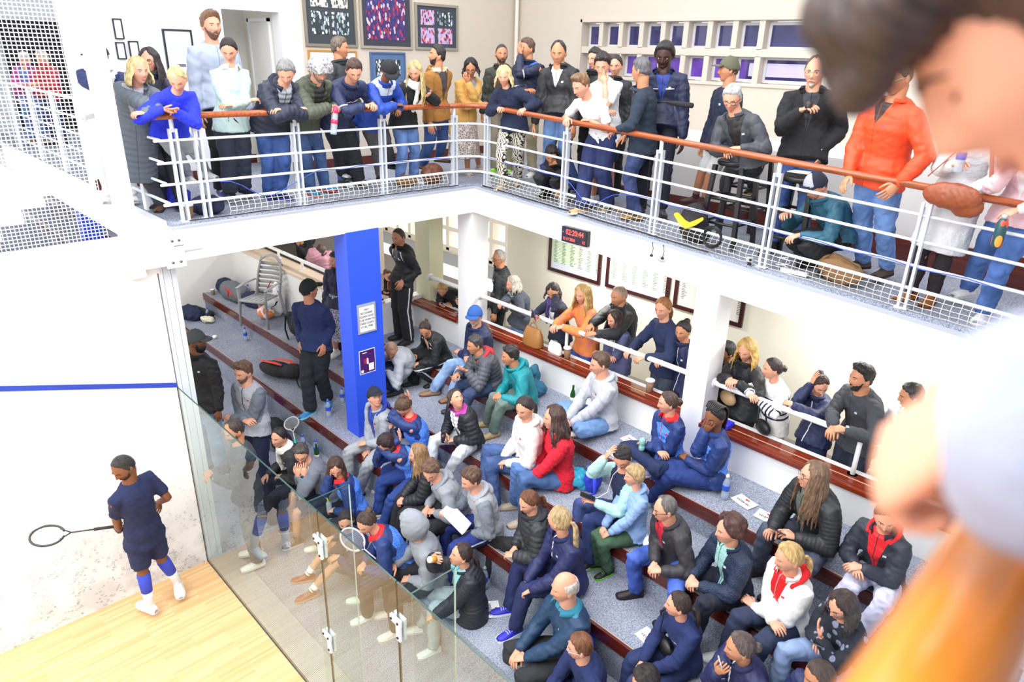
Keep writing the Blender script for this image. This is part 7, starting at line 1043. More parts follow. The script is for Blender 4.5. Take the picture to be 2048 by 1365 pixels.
{"id":"E5","k":0.926,"sex":"f","az":-115,"P":[3.146,1.92,0.939],"M":[3.146,1.912,1.176],"N":[3.126,1.858,1.412],"H":[3.116,1.82,1.57],"hf":[-0.191,-0.92,-0.342],"rl":0,"SL":[3.264,1.807,1.342],"SR":[2.995,1.931,1.349],"hpL":[3.221,1.885,0.939],"hpR":[3.07,1.955,0.939],"KL":[2.838,1.92,0.836],"AL":[2.653,1.929,0.494],"KR":[2.698,1.828,0.877],"AR":[2.658,1.774,0.494],"EL":[3.297,1.761,1.08],"WL":[3.082,1.674,1.032],"FL":[-0.942,-0.269,-0.199],"ER":[2.93,1.977,1.093],"WR":[3.016,1.764,1.039],"FR":[0.31,-0.912,-0.268],"label":"person in a black quilted jacket with auburn hair and white trainers","ap":{"skin":"a","hair":["pony_low","6e452c"],"top":{"kind":"puffer","c":"2a2c32","hood":1},"bot":{"kind":"trouser","c":"1c1d20"},"shoe":["e8e4e4","d8d8d8"]}}
{"id":"E6","k":1.007,"sex":"f","az":-112,"P":[3.552,1.93,0.939],"M":[3.553,1.898,1.193],"N":[3.536,1.818,1.447],"H":[3.512,1.78,1.616],"hf":[-0.977,-0.212,0.0],"rl":0,"SL":[3.69,1.775,1.372],"SR":[3.39,1.893,1.381],"hpL":[3.636,1.896,0.939],"hpR":[3.468,1.964,0.939],"KL":[3.376,1.551,0.915],"AL":[3.332,1.479,0.501],"KR":[3.098,1.742,0.907],"AR":[3.113,1.627,0.501],"EL":[3.609,1.662,1.115],"WL":[3.447,1.538,0.959],"FL":[-0.75,-0.469,-0.466],"ER":[3.343,1.778,1.117],"WR":[3.354,1.576,0.959],"FR":[0.178,-0.863,-0.472],"label":"person in navy with a long blonde ponytail and bright blue running shoes","ap":{"skin":"a","hair":["ponylong","b49a70"],"top":{"kind":"jacket","c":"1c2354","zip":"e8eaf2"},"bot":{"kind":"trouser","c":"1c2656"},"shoe":["2d2fb8","e8e8f0"]}}
{"id":"E7","k":1.1,"sex":"m","az":-110,"P":[3.906,1.58,0.515],"M":[3.897,1.574,0.806],"N":[3.875,1.532,1.097],"H":[3.856,1.5,1.289],"hf":[-0.48,-0.873,-0.087],"rl":0,"SL":[4.068,1.471,1.023],"SR":[3.692,1.609,1.013],"hpL":[3.999,1.546,0.515],"hpR":[3.813,1.614,0.515],"KL":[3.793,1.121,0.532],"AL":[3.885,1.141,0.08],"KR":[3.488,1.271,0.514],"AR":[3.64,1.23,0.08],"EL":[3.901,1.342,0.784],"WL":[3.715,1.219,0.614],"FL":[-0.867,-0.424,-0.263],"ER":[3.608,1.485,0.732],"WR":[3.604,1.241,0.593],"FR":[0.356,-0.901,-0.247],"label":"elderly bald person with white side hair in a blue waterproof jacket","ap":{"skin":"a","hair":["bald","c4bcb4"],"top":{"kind":"jacket","c":"1c3a5c","collar":"2a7a94"},"bot":{"kind":"trouser","c":"26272c"},"shoe":["222222","222222"]}}
{"id":"E8","k":0.875,"sex":"f","az":-112,"P":[4.741,1.93,0.939],"M":[4.744,1.9,1.158],"N":[4.73,1.824,1.376],"H":[4.711,1.78,1.523],"hf":[-0.791,-0.612,0.0],"rl":0,"SL":[4.863,1.789,1.309],"SR":[4.603,1.891,1.321],"hpL":[4.814,1.901,0.939],"hpR":[4.668,1.959,0.939],"KL":[4.75,1.538,0.861],"AL":[4.704,1.492,0.5],"KR":[4.462,1.654,0.861],"AR":[4.463,1.589,0.5],"EL":[4.802,1.697,1.081],"WL":[4.65,1.589,0.957],"FL":[-0.77,-0.465,-0.437],"ER":[4.557,1.802,1.088],"WR":[4.569,1.622,0.957],"FR":[0.183,-0.87,-0.458],"label":"person in a navy sweatshirt with white chest letters and a black shoulder bag, brown ponytail","ap":{"skin":"a","hair":["pony_low","382822"],"top":{"kind":"sweater","c":"1d2b5c","logo":"e8eaf0"},"bot":{"kind":"trouser","c":"1d2b58"},"shoe":["222222","222222"]}}
{"id":"E9","k":0.944,"sex":"f","az":-112,"P":[5.273,1.92,0.939],"M":[5.276,1.872,1.171],"N":[5.261,1.777,1.403],"H":[5.243,1.72,1.558],"hf":[-0.725,-0.683,-0.087],"rl":0,"SL":[5.405,1.745,1.328],"SR":[5.123,1.851,1.349],"hpL":[5.352,1.888,0.939],"hpR":[5.194,1.952,0.939],"KL":[5.282,1.491,0.894],"AL":[5.236,1.482,0.5],"KR":[4.968,1.618,0.894],"AR":[4.995,1.579,0.5],"EL":[5.452,1.73,1.059],"WL":[5.221,1.666,1.034],"FL":[-0.953,-0.257,-0.159],"ER":[5.075,1.702,1.124],"WR":[5.162,1.624,1.335],"FR":[0.473,-0.218,0.854],"label":"person in navy with a greying bun, holding a white stick near the mouth","ap":{"skin":"b","hair":["bun_low","5a4c4a"],"top":{"kind":"jacket","c":"1f2452","zip":"e8eaf2"},"bot":{"kind":"trouser","c":"1d2450"},"shoe":["222222","222222"]}}
{"id":"E10","k":0.959,"sex":"m","az":-112,"P":[5.762,1.95,0.945],"M":[5.765,1.94,1.19],"N":[5.75,1.884,1.435],"H":[5.732,1.85,1.599],"hf":[-0.677,-0.652,-0.342],"rl":0,"SL":[5.915,1.829,1.364],"SR":[5.591,1.959,1.369],"hpL":[5.842,1.918,0.945],"hpR":[5.682,1.982,0.945],"KL":[5.771,1.514,0.9],"AL":[5.725,1.512,0.5],"KR":[5.452,1.642,0.9],"AR":[5.484,1.609,0.5],"EL":[5.931,1.784,1.09],"WL":[5.709,1.692,1.041],"FL":[-0.932,-0.301,-0.199],"ER":[5.535,1.95,1.097],"WR":[5.62,1.728,1.041],"FR":[0.446,-0.87,-0.21],"label":"shaven-headed person in navy at the bottom edge beside the foreground rail","ap":{"skin":"b","hair":["buzz","4a3a36"],"top":{"kind":"jacket","c":"1d2754"},"bot":{"kind":"trouser","c":"1d2450"},"shoe":["222222","222222"]}}
{"id":"F1","k":0.95,"sex":"f","az":-110,"P":[-0.059,1.24,0.509],"M":[-0.072,1.186,0.74],"N":[-0.103,1.086,0.97],"H":[-0.109,1.02,1.125],"hf":[0.363,-0.932,0.0],"rl":0,"SL":[0.046,1.059,0.9],"SR":[-0.241,1.158,0.912],"hpL":[0.021,1.211,0.509],"hpR":[-0.139,1.269,0.509],"KL":[0.026,0.805,0.465],"AL":[-0.08,0.801,0.08],"KR":[-0.335,0.912,0.478],"AR":[-0.325,0.89,0.08],"EL":[0.127,1.056,0.636],"WL":[-0.102,0.983,0.604],"FL":[-0.941,-0.291,-0.171],"ER":[-0.322,1.13,0.65],"WR":[-0.274,0.9,0.59],"FR":[0.266,-0.923,-0.28],"label":"person with a white scarf and dark tied hair in a black jacket","ap":{"skin":"a","hair":["pony_low","1e1819"],"scarf":"eeebe6","top":{"kind":"jacket","c":"24262b"},"bot":{"kind":"trouser","c":"1a1b1f"},"shoe":["8a8a90","cccccc"]}}
{"id":"F2","k":0.938,"sex":"m","az":-110,"P":[0.434,1.3,0.515],"M":[0.406,1.233,0.736],"N":[0.361,1.118,0.958],"H":[0.354,1.05,1.107],"hf":[0.715,-0.61,-0.342],"rl":0,"SL":[0.531,1.087,0.893],"SR":[0.209,1.202,0.898],"hpL":[0.513,1.271,0.515],"hpR":[0.355,1.329,0.515],"KL":[0.458,0.874,0.471],"AL":[0.412,0.861,0.08],"KR":[0.142,0.989,0.471],"AR":[0.168,0.95,0.08],"EL":[0.502,0.926,0.676],"WL":[0.468,0.996,0.902],"FL":[-0.227,0.127,0.966],"ER":[0.313,1.035,0.711],"WR":[0.426,0.946,0.902],"FR":[-0.046,0.14,0.989],"label":"person with black glasses in a grey jacket and navy shorts, hands steepled at the mouth","ap":{"skin":"a","hair":["short","4c4440"],"glasses":"16161a","top":{"kind":"hoodie","c":"6c717e"},"bot":{"kind":"short","c":"1c2238"},"shoe":["44403f","cccccc"],"watch":1}}
{"id":"F3","k":0.928,"sex":"f","az":-110,"P":[0.922,1.36,0.509],"M":[0.902,1.319,0.738],"N":[0.864,1.231,0.967],"H":[0.862,1.18,1.121],"hf":[0.757,-0.499,-0.423],"rl":0,"SL":[1.01,1.199,0.902],"SR":[0.731,1.3,0.904],"hpL":[1.001,1.331,0.509],"hpR":[0.844,1.389,0.509],"KL":[0.946,0.939,0.467],"AL":[0.901,0.921,0.08],"KR":[0.633,1.053,0.467],"AR":[0.657,1.01,0.08],"EL":[1.097,1.193,0.648],"WL":[0.88,1.109,0.602],"FL":[-0.93,-0.313,-0.195],"ER":[0.802,1.053,0.824],"WR":[0.847,1.111,1.049],"FR":[-0.089,0.115,0.989],"label":"person in a blue team jacket with very long brown hair, cheek on hand","ap":{"skin":"a","hair":["verylong","4a3228"],"top":{"kind":"track","c":"1c3470","pat":"3f74e0","collar":"e0222a","zip":"b01c4c"},"bot":{"kind":"trouser","c":"1a1c28"},"shoe":["dddddd","cccccc"]}}
{"id":"F4","k":0.959,"sex":"f","az":-110,"P":[1.326,1.14,0.089],"M":[1.309,1.122,0.333],"N":[1.276,1.058,0.576],"H":[1.276,1.02,0.738],"hf":[0.761,-0.614,-0.208],"rl":0,"SL":[1.425,1.017,0.509],"SR":[1.137,1.123,0.507],"hpL":[1.407,1.11,0.089],"hpR":[1.245,1.17,0.089],"KL":[1.387,0.817,0.379],"AL":[1.26,0.579,0.08],"KR":[1.072,0.932,0.379],"AR":[1.016,0.668,0.08],"EL":[1.552,0.92,0.282],"WL":[1.394,0.836,0.449],"FL":[-0.413,-0.897,-0.156],"ER":[0.991,1.095,0.272],"WR":[1.079,0.951,0.449],"FR":[-0.252,-0.956,-0.152],"label":"dark-haired person looking at the camera just behind the glass, bare knees up","ap":{"skin":"a","hair":["bun_low","3a2c2a"],"top":{"kind":"track2","c":"1c2f60","inner":"3f74e0","vn":0.2},"bot":{"kind":"short","c":"1a2a50"},"shoe":["8a4034","c89a80"]}}
{"id":"F5","k":0.977,"sex":"f","az":-115,"P":[1.966,1.24,0.509],"M":[1.929,1.148,0.726],"N":[1.87,1.01,0.944],"H":[1.846,0.92,1.09],"hf":[0.222,-0.879,-0.423],"rl":0,"SL":[2.026,0.98,0.878],"SR":[1.74,1.106,0.888],"hpL":[2.045,1.203,0.509],"hpR":[1.886,1.277,0.509],"KL":[1.954,0.794,0.487],"AL":[1.915,0.823,0.08],"KR":[1.631,0.944,0.487],"AR":[1.679,0.932,0.08],"EL":[2.084,0.951,0.602],"WL":[1.851,0.875,0.557],"FL":[-0.923,-0.331,-0.195],"ER":[1.674,1.144,0.615],"WR":[1.76,0.917,0.557],"FR":[0.337,-0.919,-0.203],"label":"person in a red-collared team jacket with a brown top bun leaning forward","ap":{"skin":"a","hair":["bun","4a3730"],"top":{"kind":"track","c":"1c3470","pat":"3f74e0","collar":"e0222a","zip":"b01c4c"},"bot":{"kind":"trouser","c":"1c2440"},"shoe":["e8ece8","cccccc"]}}
{"id":"F6","k":1.005,"sex":"m","az":-115,"P":[2.329,1.35,0.515],"M":[2.327,1.3,0.763],"N":[2.303,1.204,1.012],"H":[2.279,1.15,1.177],"hf":[-0.816,-0.466,-0.342],"rl":0,"SL":[2.475,1.151,0.933],"SR":[2.142,1.3,0.952],"hpL":[2.411,1.312,0.515],"hpR":[2.247,1.388,0.515],"KL":[2.314,0.891,0.499],"AL":[2.269,0.914,0.08],"KR":[1.986,1.043,0.499],"AR":[2.033,1.024,0.08],"EL":[2.509,1.141,0.643],"WL":[2.268,1.101,0.565],"FL":[-0.91,-0.276,-0.31],"ER":[2.04,1.326,0.681],"WR":[2.062,1.075,0.631],"FR":[0.172,-0.952,-0.253],"label":"person with a grey hood up, turned away, holding a squash racket","ap":{"skin":"a","hair":["hoodup","8e929b"],"top":{"kind":"hoodie","c":"8e929b"},"bot":{"kind":"trouser","c":"1a1c22"},"shoe":["e8e0d8","cccccc"]}}
{"id":"F7","k":0.923,"sex":"f","az":-115,"P":[2.882,1.35,0.509],"M":[2.884,1.341,0.745],"N":[2.865,1.287,0.98],"H":[2.852,1.25,1.138],"hf":[-0.409,-0.875,0.259],"rl":0,"SL":[3.002,1.236,0.911],"SR":[2.734,1.359,0.918],"hpL":[2.957,1.315,0.509],"hpR":[2.806,1.385,0.509],"KL":[2.612,1.128,0.447],"AL":[2.686,1.053,0.074],"KR":[2.442,1.24,0.444],"AR":[2.4,1.134,0.074],"EL":[2.899,1.115,0.696],"WL":[2.771,1.0,0.534],"FL":[-0.727,-0.455,-0.514],"ER":[2.635,1.114,0.955],"WR":[2.727,1.031,1.155],"FR":[0.924,-0.132,0.36],"label":"person drinking from a bottle in a black quilted jacket, pale grey trousers and white clogs","ap":{"skin":"a","hair":["pony_low","3a2822"],"top":{"kind":"puffer","c":"1f212b","inner":"8ad4e0","vn":0.4,"fine":1,"len":0.12},"bot":{"kind":"trouser","c":"a8b2ba"},"shoe":["eceeec","e0e0e0"]}}
{"id":"F8","k":0.93,"sex":"m","az":-115,"P":[4.253,1.38,0.515],"M":[4.267,1.389,0.728],"N":[4.241,1.314,0.941],"H":[4.223,1.28,1.085],"hf":[-0.739,-0.668,-0.087],"rl":0,"SL":[4.399,1.254,0.871],"SR":[4.091,1.396,0.879],"hpL":[4.329,1.345,0.515],"hpR":[4.177,1.415,0.515],"KL":[4.24,0.958,0.468],"AL":[4.193,0.944,0.08],"KR":[3.938,1.099,0.468],"AR":[3.958,1.054,0.08],"EL":[4.314,1.141,0.641],"WL":[4.138,1.023,0.534],"FL":[-0.808,-0.448,-0.383],"ER":[4.043,1.272,0.645],"WR":[4.054,1.063,0.534],"FR":[0.151,-0.907,-0.392],"label":"person with ginger-brown hair and clear glasses in a navy sweatshirt with a chest logo","ap":{"skin":"a","hair":["short","7a4c30"],"glasses":"c8ccd4","top":{"kind":"sweater","c":"1c2858","logo":"e8eaf0"},"bot":{"kind":"trouser","c":"1d2450"},"shoe":["222222","222222"]}}
{"id":"F9","k":0.98,"sex":"m","az":-110,"P":[4.826,1.42,0.515],"M":[4.827,1.412,0.766],"N":[4.811,1.356,1.016],"H":[4.796,1.32,1.183],"hf":[-0.473,-0.812,-0.342],"rl":0,"SL":[4.982,1.306,0.945],"SR":[4.646,1.428,0.948],"hpL":[4.909,1.39,0.515],"hpR":[4.743,1.45,0.515],"KL":[4.851,0.973,0.489],"AL":[4.805,0.981,0.08],"KR":[4.52,1.094,0.489],"AR":[4.561,1.07,0.08],"EL":[5.003,1.259,0.665],"WL":[4.782,1.154,0.613],"FL":[-0.919,-0.339,-0.202],"ER":[4.593,1.412,0.669],"WR":[4.69,1.188,0.613],"FR":[0.478,-0.853,-0.208],"label":"person with short dark hair cut off by the bottom edge beside the blue cushion","ap":{"skin":"a","hair":["short","2c2424"],"top":{"kind":"jacket","c":"1c2250"},"bot":{"kind":"trouser","c":"1d2450"},"shoe":["222222","222222"]}}
{"id":"PL","k":1.006,"sex":"m","az":-158,"P":[0.463,-0.65,0.998],"M":[0.517,-0.664,1.299],"N":[0.544,-0.69,1.599],"H":[0.577,-0.72,1.796],"hf":[0.361,-0.831,-0.423],"rl":0,"SL":[0.598,-0.852,1.501],"SR":[0.468,-0.514,1.554],"hpL":[0.497,-0.734,0.998],"hpR":[0.429,-0.566,0.998],"KL":[0.427,-0.719,0.572],"AL":[0.44,-0.723,0.15],"KR":[0.363,-0.529,0.572],"AR":[0.307,-0.41,0.171],"EL":[0.479,-0.845,1.235],"WL":[0.336,-0.816,1.024],"FL":[-0.983,0.09,0.163],"ER":[0.508,-0.401,1.288],"WR":[0.3,-0.431,1.141],"FR":[-0.442,-0.088,-0.893],"label":"squash player on court in navy kit with long blue and white socks","ap":{"skin":"c","hair":["buzz","2a2222"],"beard":["stubble","2a1e1a"],"top":{"kind":"tee","c":"1a2348","logo":"c8242c"},"bot":{"kind":"short","c":"1b2650"},"shoe":["f0f0f2","dcdcf0"],"sock":"3a4cc8","watch":1}}
{"id":"FG","k":1.0,"sex":"m","az":-163.3,"P":[7.02,-1.0,4.66],"M":[6.885,-1.088,5.0],"N":[6.67,-1.237,5.24],"H":[6.547,-1.273,5.294],"hf":[-0.659,-0.217,-0.72],"rl":-1.7,"SL":[6.718,-1.4,5.19],"SR":[6.621,-1.074,5.19],"hpL":[7.046,-1.086,4.66],"hpR":[6.994,-0.914,4.66],"KL":[6.95,-1.1,4.24],"KR":[6.95,-0.9,4.24],"AL":[7.05,-1.1,3.82],"AR":[7.05,-0.9,3.82],"EL":[6.848,-1.431,5.074],"ER":[6.952,-1.112,4.949],"WL":[6.603,-1.479,5.051],"WR":[6.702,-1.232,4.929],"FL":[-0.567,0.3,-0.767],"FR":[-0.337,-0.845,0.416],"ap":{"skin":"a","hair":["messy","3c2a22"],"top":{"kind":"sweater","c":"979db2","stout":1},"bot":{"kind":"trouser","c":"8fa4cc","denim":1},"shoe":["444444","dddddd"]},"label":"blurred person close to the camera leaning over the orange wooden rail, pale grey sweater"}'''.split('\n')]
for o in PEOPLE:
    build_person(o)
# ---------------- props ----------------
def text(s,size,M4,m,parent=None,name='lettering',ext=.0006,align='CENTER',sx=1.0):
    c=bpy.data.curves.new('t','FONT'); c.body=s; c.size=size; c.align_x=align; c.align_y='CENTER'; c.extrude=ext; c.resolution_u=2
    o_=bpy.data.objects.new('t',c); COL.objects.link(o_); dg=bpy.context.evaluated_depsgraph_get(); dg.update(); me=bpy.data.meshes.new_from_object(o_.evaluated_get(dg)); bpy.data.objects.remove(o_)
    v=getv(me); v[:,0]*=sx; w=v@np.array(M4)[:3,:3].T+np.array(M4)[:3,3]
    if parent is not None: w=w-W0(parent)
    setv(me,w); return link(name,me,m,parent,False)
def frame4(org,x,y):
    x=nrm(np.asarray(x,float)); y=np.asarray(y,float); y=nrm(y-(y@x)*x); z=np.cross(x,y); return np.column_stack([np.stack([x,y,z],1),np.asarray(org,float)])
BLK=mat('ink','15161a',.6)
# framed pictures on wall x=-2.1 (facing +x)
def wallpic(name,label,y0,y1,z0,z1,fc,matc,panels,fw_=.035,x=-2.098,cat='picture',pm=None):
    r=thing(name,label,cat,(x,(y0+y1)/2,z0)); mb=MB()
    for q in(((x,y0,z0),(x+.025,y0+fw_,z1)),((x,y1-fw_,z0),(x+.025,y1,z1)),((x,y0+fw_,z0),(x+.025,y1-fw_,z0+fw_)),((x,y0+fw_,z1-fw_),(x+.025,y1-fw_,z1))): mb.box(*q)
    part('picture_frame',mb,mat('frame','%s'%fc,.35,.2),r,False); part('picture_mount',MB().box((x,y0+fw_,z0+fw_),(x+.010,y1-fw_,z1-fw_)),mat('mount',matc,.8),r,False)
    for (a,b,c_,d,m_) in panels:
        yy=lambda q:y0+(y1-y0)*q; zz=lambda q:z0+(z1-z0)*q
        part('photograph',MB().box((x,yy(a),zz(c_)),(x+.013,yy(b),zz(d))),m_,r,False)
    return r
def crowdmat(key,bg,cols,sc):
    if key in MC: return MC[key]
    t=NT('photo_print'); ob=world_coord(t); v=t.n('ShaderNodeTexVoronoi'); t.put(v,'Vector',t.scale(ob,(1,1,.55))); v.inputs['Scale'].default_value=sc
    x,y,z=t.sep(v.outputs['Color'])[:3]; col=t.mix(t.math('GREATER_THAN',x,.5),lin(cols[0]),lin(cols[1])); col=t.mix(t.math('GREATER_THAN',y,.66),col,lin(cols[2]))
    col=t.mix(t.math('GREATER_THAN',v.outputs['Distance'],.5),col,lin(bg)); MC[key]=t.fin(col,.4); return MC[key]
pbw=crowdmat('pbw','c9c6c0',('3a3a3e','e6e6e4','6a6a6e'),34); pgr=crowdmat('pgr','2c3a3c',('dfe6ee','4a5a70','9aa8b4'),34); pco=crowdmat('pco','3a2a66',('a83048','c9b4c8','3c3c7c'),30); pre=crowdmat('pre','b9a8d8',('b02840','3a2a5c','d8b8c0'),34)
wallpic('team_picture','large framed set of four team photographs, leftmost of the three big frames',2.84,3.61,5.285,6.12,'8a8478','3a4046',[(.14,.46,.56,.85,pbw),(.52,.84,.56,.85,pbw),(.14,.46,.18,.50,pgr),(.52,.84,.18,.50,pgr)])
wallpic('collage_picture','large framed purple collage of many portraits, middle of the three big frames',3.66,4.52,5.28,6.12,'a8a094','3a3a48',[(.12,.86,.14,.88,pco)])
wallpic('team_picture','framed set of four team photographs in red, rightmost of the three big frames',4.57,5.36,5.285,5.90,'9c968c','3c4450',[(.13,.44,.54,.86,pre),(.52,.86,.54,.84,pgr),(.13,.44,.14,.48,pre),(.52,.86,.14,.48,pre)])
wallpic('blue_mounted_picture','small blue-mounted team photograph below the middle big frame',3.79,4.38,4.85,5.24,'5a7096','54709c',[(.15,.85,.2,.75,pgr)],.02)
wallpic('gold_framed_picture','thin gold-framed certificate below the leftmost big frame',2.86,3.58,4.82,5.245,'c09040','eceae6',[(.1,.5,.1,.6,mat('paper_blue','b8c0d8'))],.02)
wallpic('sketch_picture','black-framed white drawing behind the tall bearded person',1.10,1.42,4.93,5.42,'2a3038','f1f1f3',[(.25,.45,.45,.75,mat('sk','c9ced8')),(.6,.8,.45,.75,mat('sk','c9ced8')),(.35,.65,.2,.26,mat('sk2','6a6e78'))],.018)
wallpic('small_picture','small upright black-framed picture right of the white pole, upper one',.61,.70,5.30,5.50,'20242a','f3f3f3',[],.010)
wallpic('small_picture','small black-framed picture just under the upright one by the pole',.60,.69,5.10,5.27,'20242a','f3f3f3',[],.010)
wallpic('small_picture','small black-framed picture right of the lower one by the pole',.73,.83,5.12,5.285,'20242a','f3f3f3',[],.010)
wallpic('small_picture','small dark-edged picture left of the white pole',.38,.47,5.28,5.46,'20242a','e3e8f0',[],.012)
# honours boards in the corridor (wall y=5.6, facing -y)
def board(label,x0,x1,z0,z1,cols,lab2,bg='dfe8dc',green=True):
    y=5.598; r=thing('honours_board',label,'board',((x0+x1)/2,y,z0),'honours boards on the corridor wall'); mb=MB(); f_=.05
    for q in(((x0,y-.03,z0),(x0+f_,y,z1)),((x1-f_,y-.03,z0),(x1,y,z1)),((x0+f_,y-.03,z0),(x1-f_,y,z0+f_)),((x0+f_,y-.03,z1-f_),(x1-f_,y,z1))): mb.box(*q)
    part('board_frame',mb,mat('dark_frame','3a1a1c',.3),r,False)
    t=NT('board_paper'); x_,y_,z_=t.sep(world_coord(t))[:3]; n_=t.noise(t.scale(world_coord(t),(1,1,1)),1.5,2)
    col=t.mix(t.math('LESS_THAN',z_,t.math('MULTIPLY_ADD',n_,.3,z0+.03)),lin('cfe3c4') if green else lin('e4e2da'),lin('d3dae6') if green else lin('e4e2da')); part('board_paper',MB().box((x0+f_,y-.012,z0+f_),(x1-f_,y,z1-f_)),t.fin(col,.35),r,False)  # pale lower zone is a reflection painted into the paper colour
    mb=MB(); rr=random.Random(int(x0*100))
    for i in range(cols):
        xc=x0+f_+.05+(x1-x0-.2)*i/max(1,cols-1)
        for j in range(26):
            zz=z0+.15+j*.022
            if zz>z1-.1: break
            mb.box((xc,y-.0135,zz),(xc+rr.uniform(.04,.085),y-.012,zz+.008))
    part('board_lettering',mb,mat('board_ink','5a625c'),r,False)
board('dark-framed pale green honours board, leftmost on the corridor wall',-.23,.78,2.24,3.35,6,'')
board('dark-framed pale green honours board with a painted curved pale reflection, middle one',.88,1.93,2.25,3.35,6,'')
board('dark-framed pale honours board cut by the middle white column',2.01,3.0,2.25,3.2,2,'',green=False)
r=thing('painting','blurry brown landscape painting behind the left-hand rail','picture',(-8.2,5.58,1.9)); part('canvas',MB().box((-9.4,5.57,1.75),(-7.0,5.6,2.9)),crowdmat('land','8a8478',('9a8468','7a8088','a89078'),3),r,False)
# digital clock on the beam
def beamz(x): return 3.72-.0535*(x-.04)
x0,x1=1.63,2.0; zc=3.435; r=thing('digital_clock','black digital clock with red digits fixed to the white beam','clock',((x0+x1)/2,3.76,zc-.085)); 
t=.0535
mb=MB(); mb.box((x0,3.74,zc-.085),(x1,3.795,zc+.085)); part('clock_case',mb,mat('clock_black','17161c',.3),r,False,bev=.004)
mb=MB(); mb.box((x0+.008,3.736,zc-.077),(x1-.008,3.741,zc+.077)); part('clock_face',mb,mat('clock_face','2c2838',.2),r,False)
RED=NT('led_red'); RED.fin(lin('ff5a4a'),.4,**{'Emission Color':lin('ff3a2c'),'Emission Strength':3.0}); RED=RED.m
F4=lambda x,z:frame4((x,3.735,z),(1,0,0),(0,0,1))
text('02:20:44',.085,F4((x0+x1)/2+.01,zc+.032),RED,r,'clock_digits',sx=.88); text('-',.06,F4(x0+.03,zc+.03),RED,r,'clock_sign')
text('12 17 2024',.045,F4(x0+.115,zc-.045),RED,r,'clock_date',sx=.85); text('12',.04,F4(x1-.045,zc-.045),RED,r,'clock_digits')
# sign and poster on the blue column
r=thing('shoe_rule_sign','silver-framed white sign with black capitals on the blue column','sign',(.105,2.14,2.2)); xa=.1
mb=MB(); 
for q in(((xa,2.015,2.20),(xa+.014,2.035,2.555)),((xa,2.24,2.20),(xa+.014,2.26,2.555)),((xa,2.035,2.20),(xa+.014,2.24,2.222)),((xa,2.035,2.533),(xa+.014,2.24,2.555))): mb.box(*q)
part('sign_frame',mb,mat('silver','c9ccd0',.3,.5),r,False); part('sign_panel',MB().box((xa,2.035,2.222),(xa+.006,2.24,2.533)),mat('sign_white','f5f6f8',.4),r,False)
for i,s_ in enumerate(('ONLY','RECOGNISED','SQUASH SHOES','TO BE WORN ON','THESE COURTS','AT ALL TIMES')): text(s_,.036,frame4((xa+.0075,2.1375,2.485-.042*i),(0,1,0),(0,0,1)),BLK,r,'sign_lettering',sx=.74)
r=thing('event_poster','purple event poster with a white figure on the blue column','poster',(.105,2.12,1.68)); part('poster_border',MB().box((xa,2.005,1.68),(xa+.003,2.225,1.985)),mat('pw','f0eef4'),r,False)
t=NT('poster_print'); p_=world_coord(t); x_,y_,z_=t.sep(p_)[:3]; n_=t.noise(p_,22,3); col=t.mix(n_,lin('2a1450'),lin('5a2078')); d_=t.math('ABSOLUTE',t.math('SUBTRACT',y_,2.10)); col=t.mix(t.math('MULTIPLY',t.math('LESS_THAN',d_,.035),t.math('LESS_THAN',t.math('ABSOLUTE',t.math('SUBTRACT',z_,1.84)),.03)),col,lin('b02048')); part('poster_print',MB().box((xa,2.012,1.69),(xa+.004,2.218,1.977)),t.fin(col,.35),r,False)
mb=MB(); mb.ell((xa+.005,2.115,1.865),.001,.009,.012,8,6); mb.box((xa+.004,2.105,1.80),(xa+.006,2.128,1.855)); mb.box((xa+.004,2.13,1.71),(xa+.006,2.20,1.80)); mb.box((xa+.004,2.022,1.70),(xa+.006,2.055,1.735)); mb.box((xa+.004,2.05,1.945),(xa+.006,2.11,1.952)); part('poster_figure',mb,mat('pw','f0eef4'),r,False)
# reserved cards
def card(label,x,y,z,rot,s=1.0,third=False):
    c_,s_=math.cos(rot),math.sin(rot); X=V(c_,s_,0);Y=V(-s_,c_,0); o_=V(x,y,z+.003); r=thing('reserved_card',label,'card',(x,y,z),'white reserved cards on the tiers'); w,h=.21*s,.148*s
    mb=MB(); n=6; vs=[];fs=[]
    for i in range(n+1):
        u=i/n-.5
        for v_ in(-.5,.5): vs.append(o_+X*u*2*w*.5*1+Y*v_*h+V(0,0,.006*u*u*4))
    for i in range(n): fs.append((2*i,2*i+2,2*i+3,2*i+1))
    mb.add(vs,fs); q=part('card_sheet',mb,mat('card_white','fafafa',.6),r,False); so=q.modifiers.new('s','SOLIDIFY'); so.thickness=.001
    text('RESERVED',.036*s,frame4(o_-Y*.018+V(0,0,.004),X,Y),BLK,r,'card_lettering',sx=.95)
    if third: text('NORTHERN\nLADIES',.022*s,frame4(o_-Y*.048+V(0,0,.005),X,Y),BLK,r,'card_lettering')
    mb=MB(); e=o_+Y*.035+V(0,0,.004)
    for k_ in(-1,0,1): mb.loft([(e+X*.014*k_+Y*(.006 if k_ else .0),X*.010,Y*.013),(e+X*.014*k_+Y*(.006 if k_ else .0)+V(0,0,.0012),X*.008,Y*.011)],8)
    part('card_crest',mb,mat('crest','c8401c'),r,False); return r
card('white reserved card beside the water bottle near the wall, second from right',4.36,3.42,1.462,math.radians(-14))
card('white reserved card partly under the bomber-jacket person',4.62,3.36,1.464,math.radians(4))
card('white reserved card on the second tier beside the navy sweatshirt person',4.42,1.95,.852,math.radians(-8))
card('white reserved card in front of the cross-legged grey hoodie',3.05,3.20,1.462,math.radians(-10))
card('white reserved card near the wall behind the cross-legged grey hoodie',2.98,3.52,1.462,math.radians(170))
card('white reserved card lettered with a further line beside the bright blue shoes',2.98,1.52,.422,math.radians(-35),third=True)
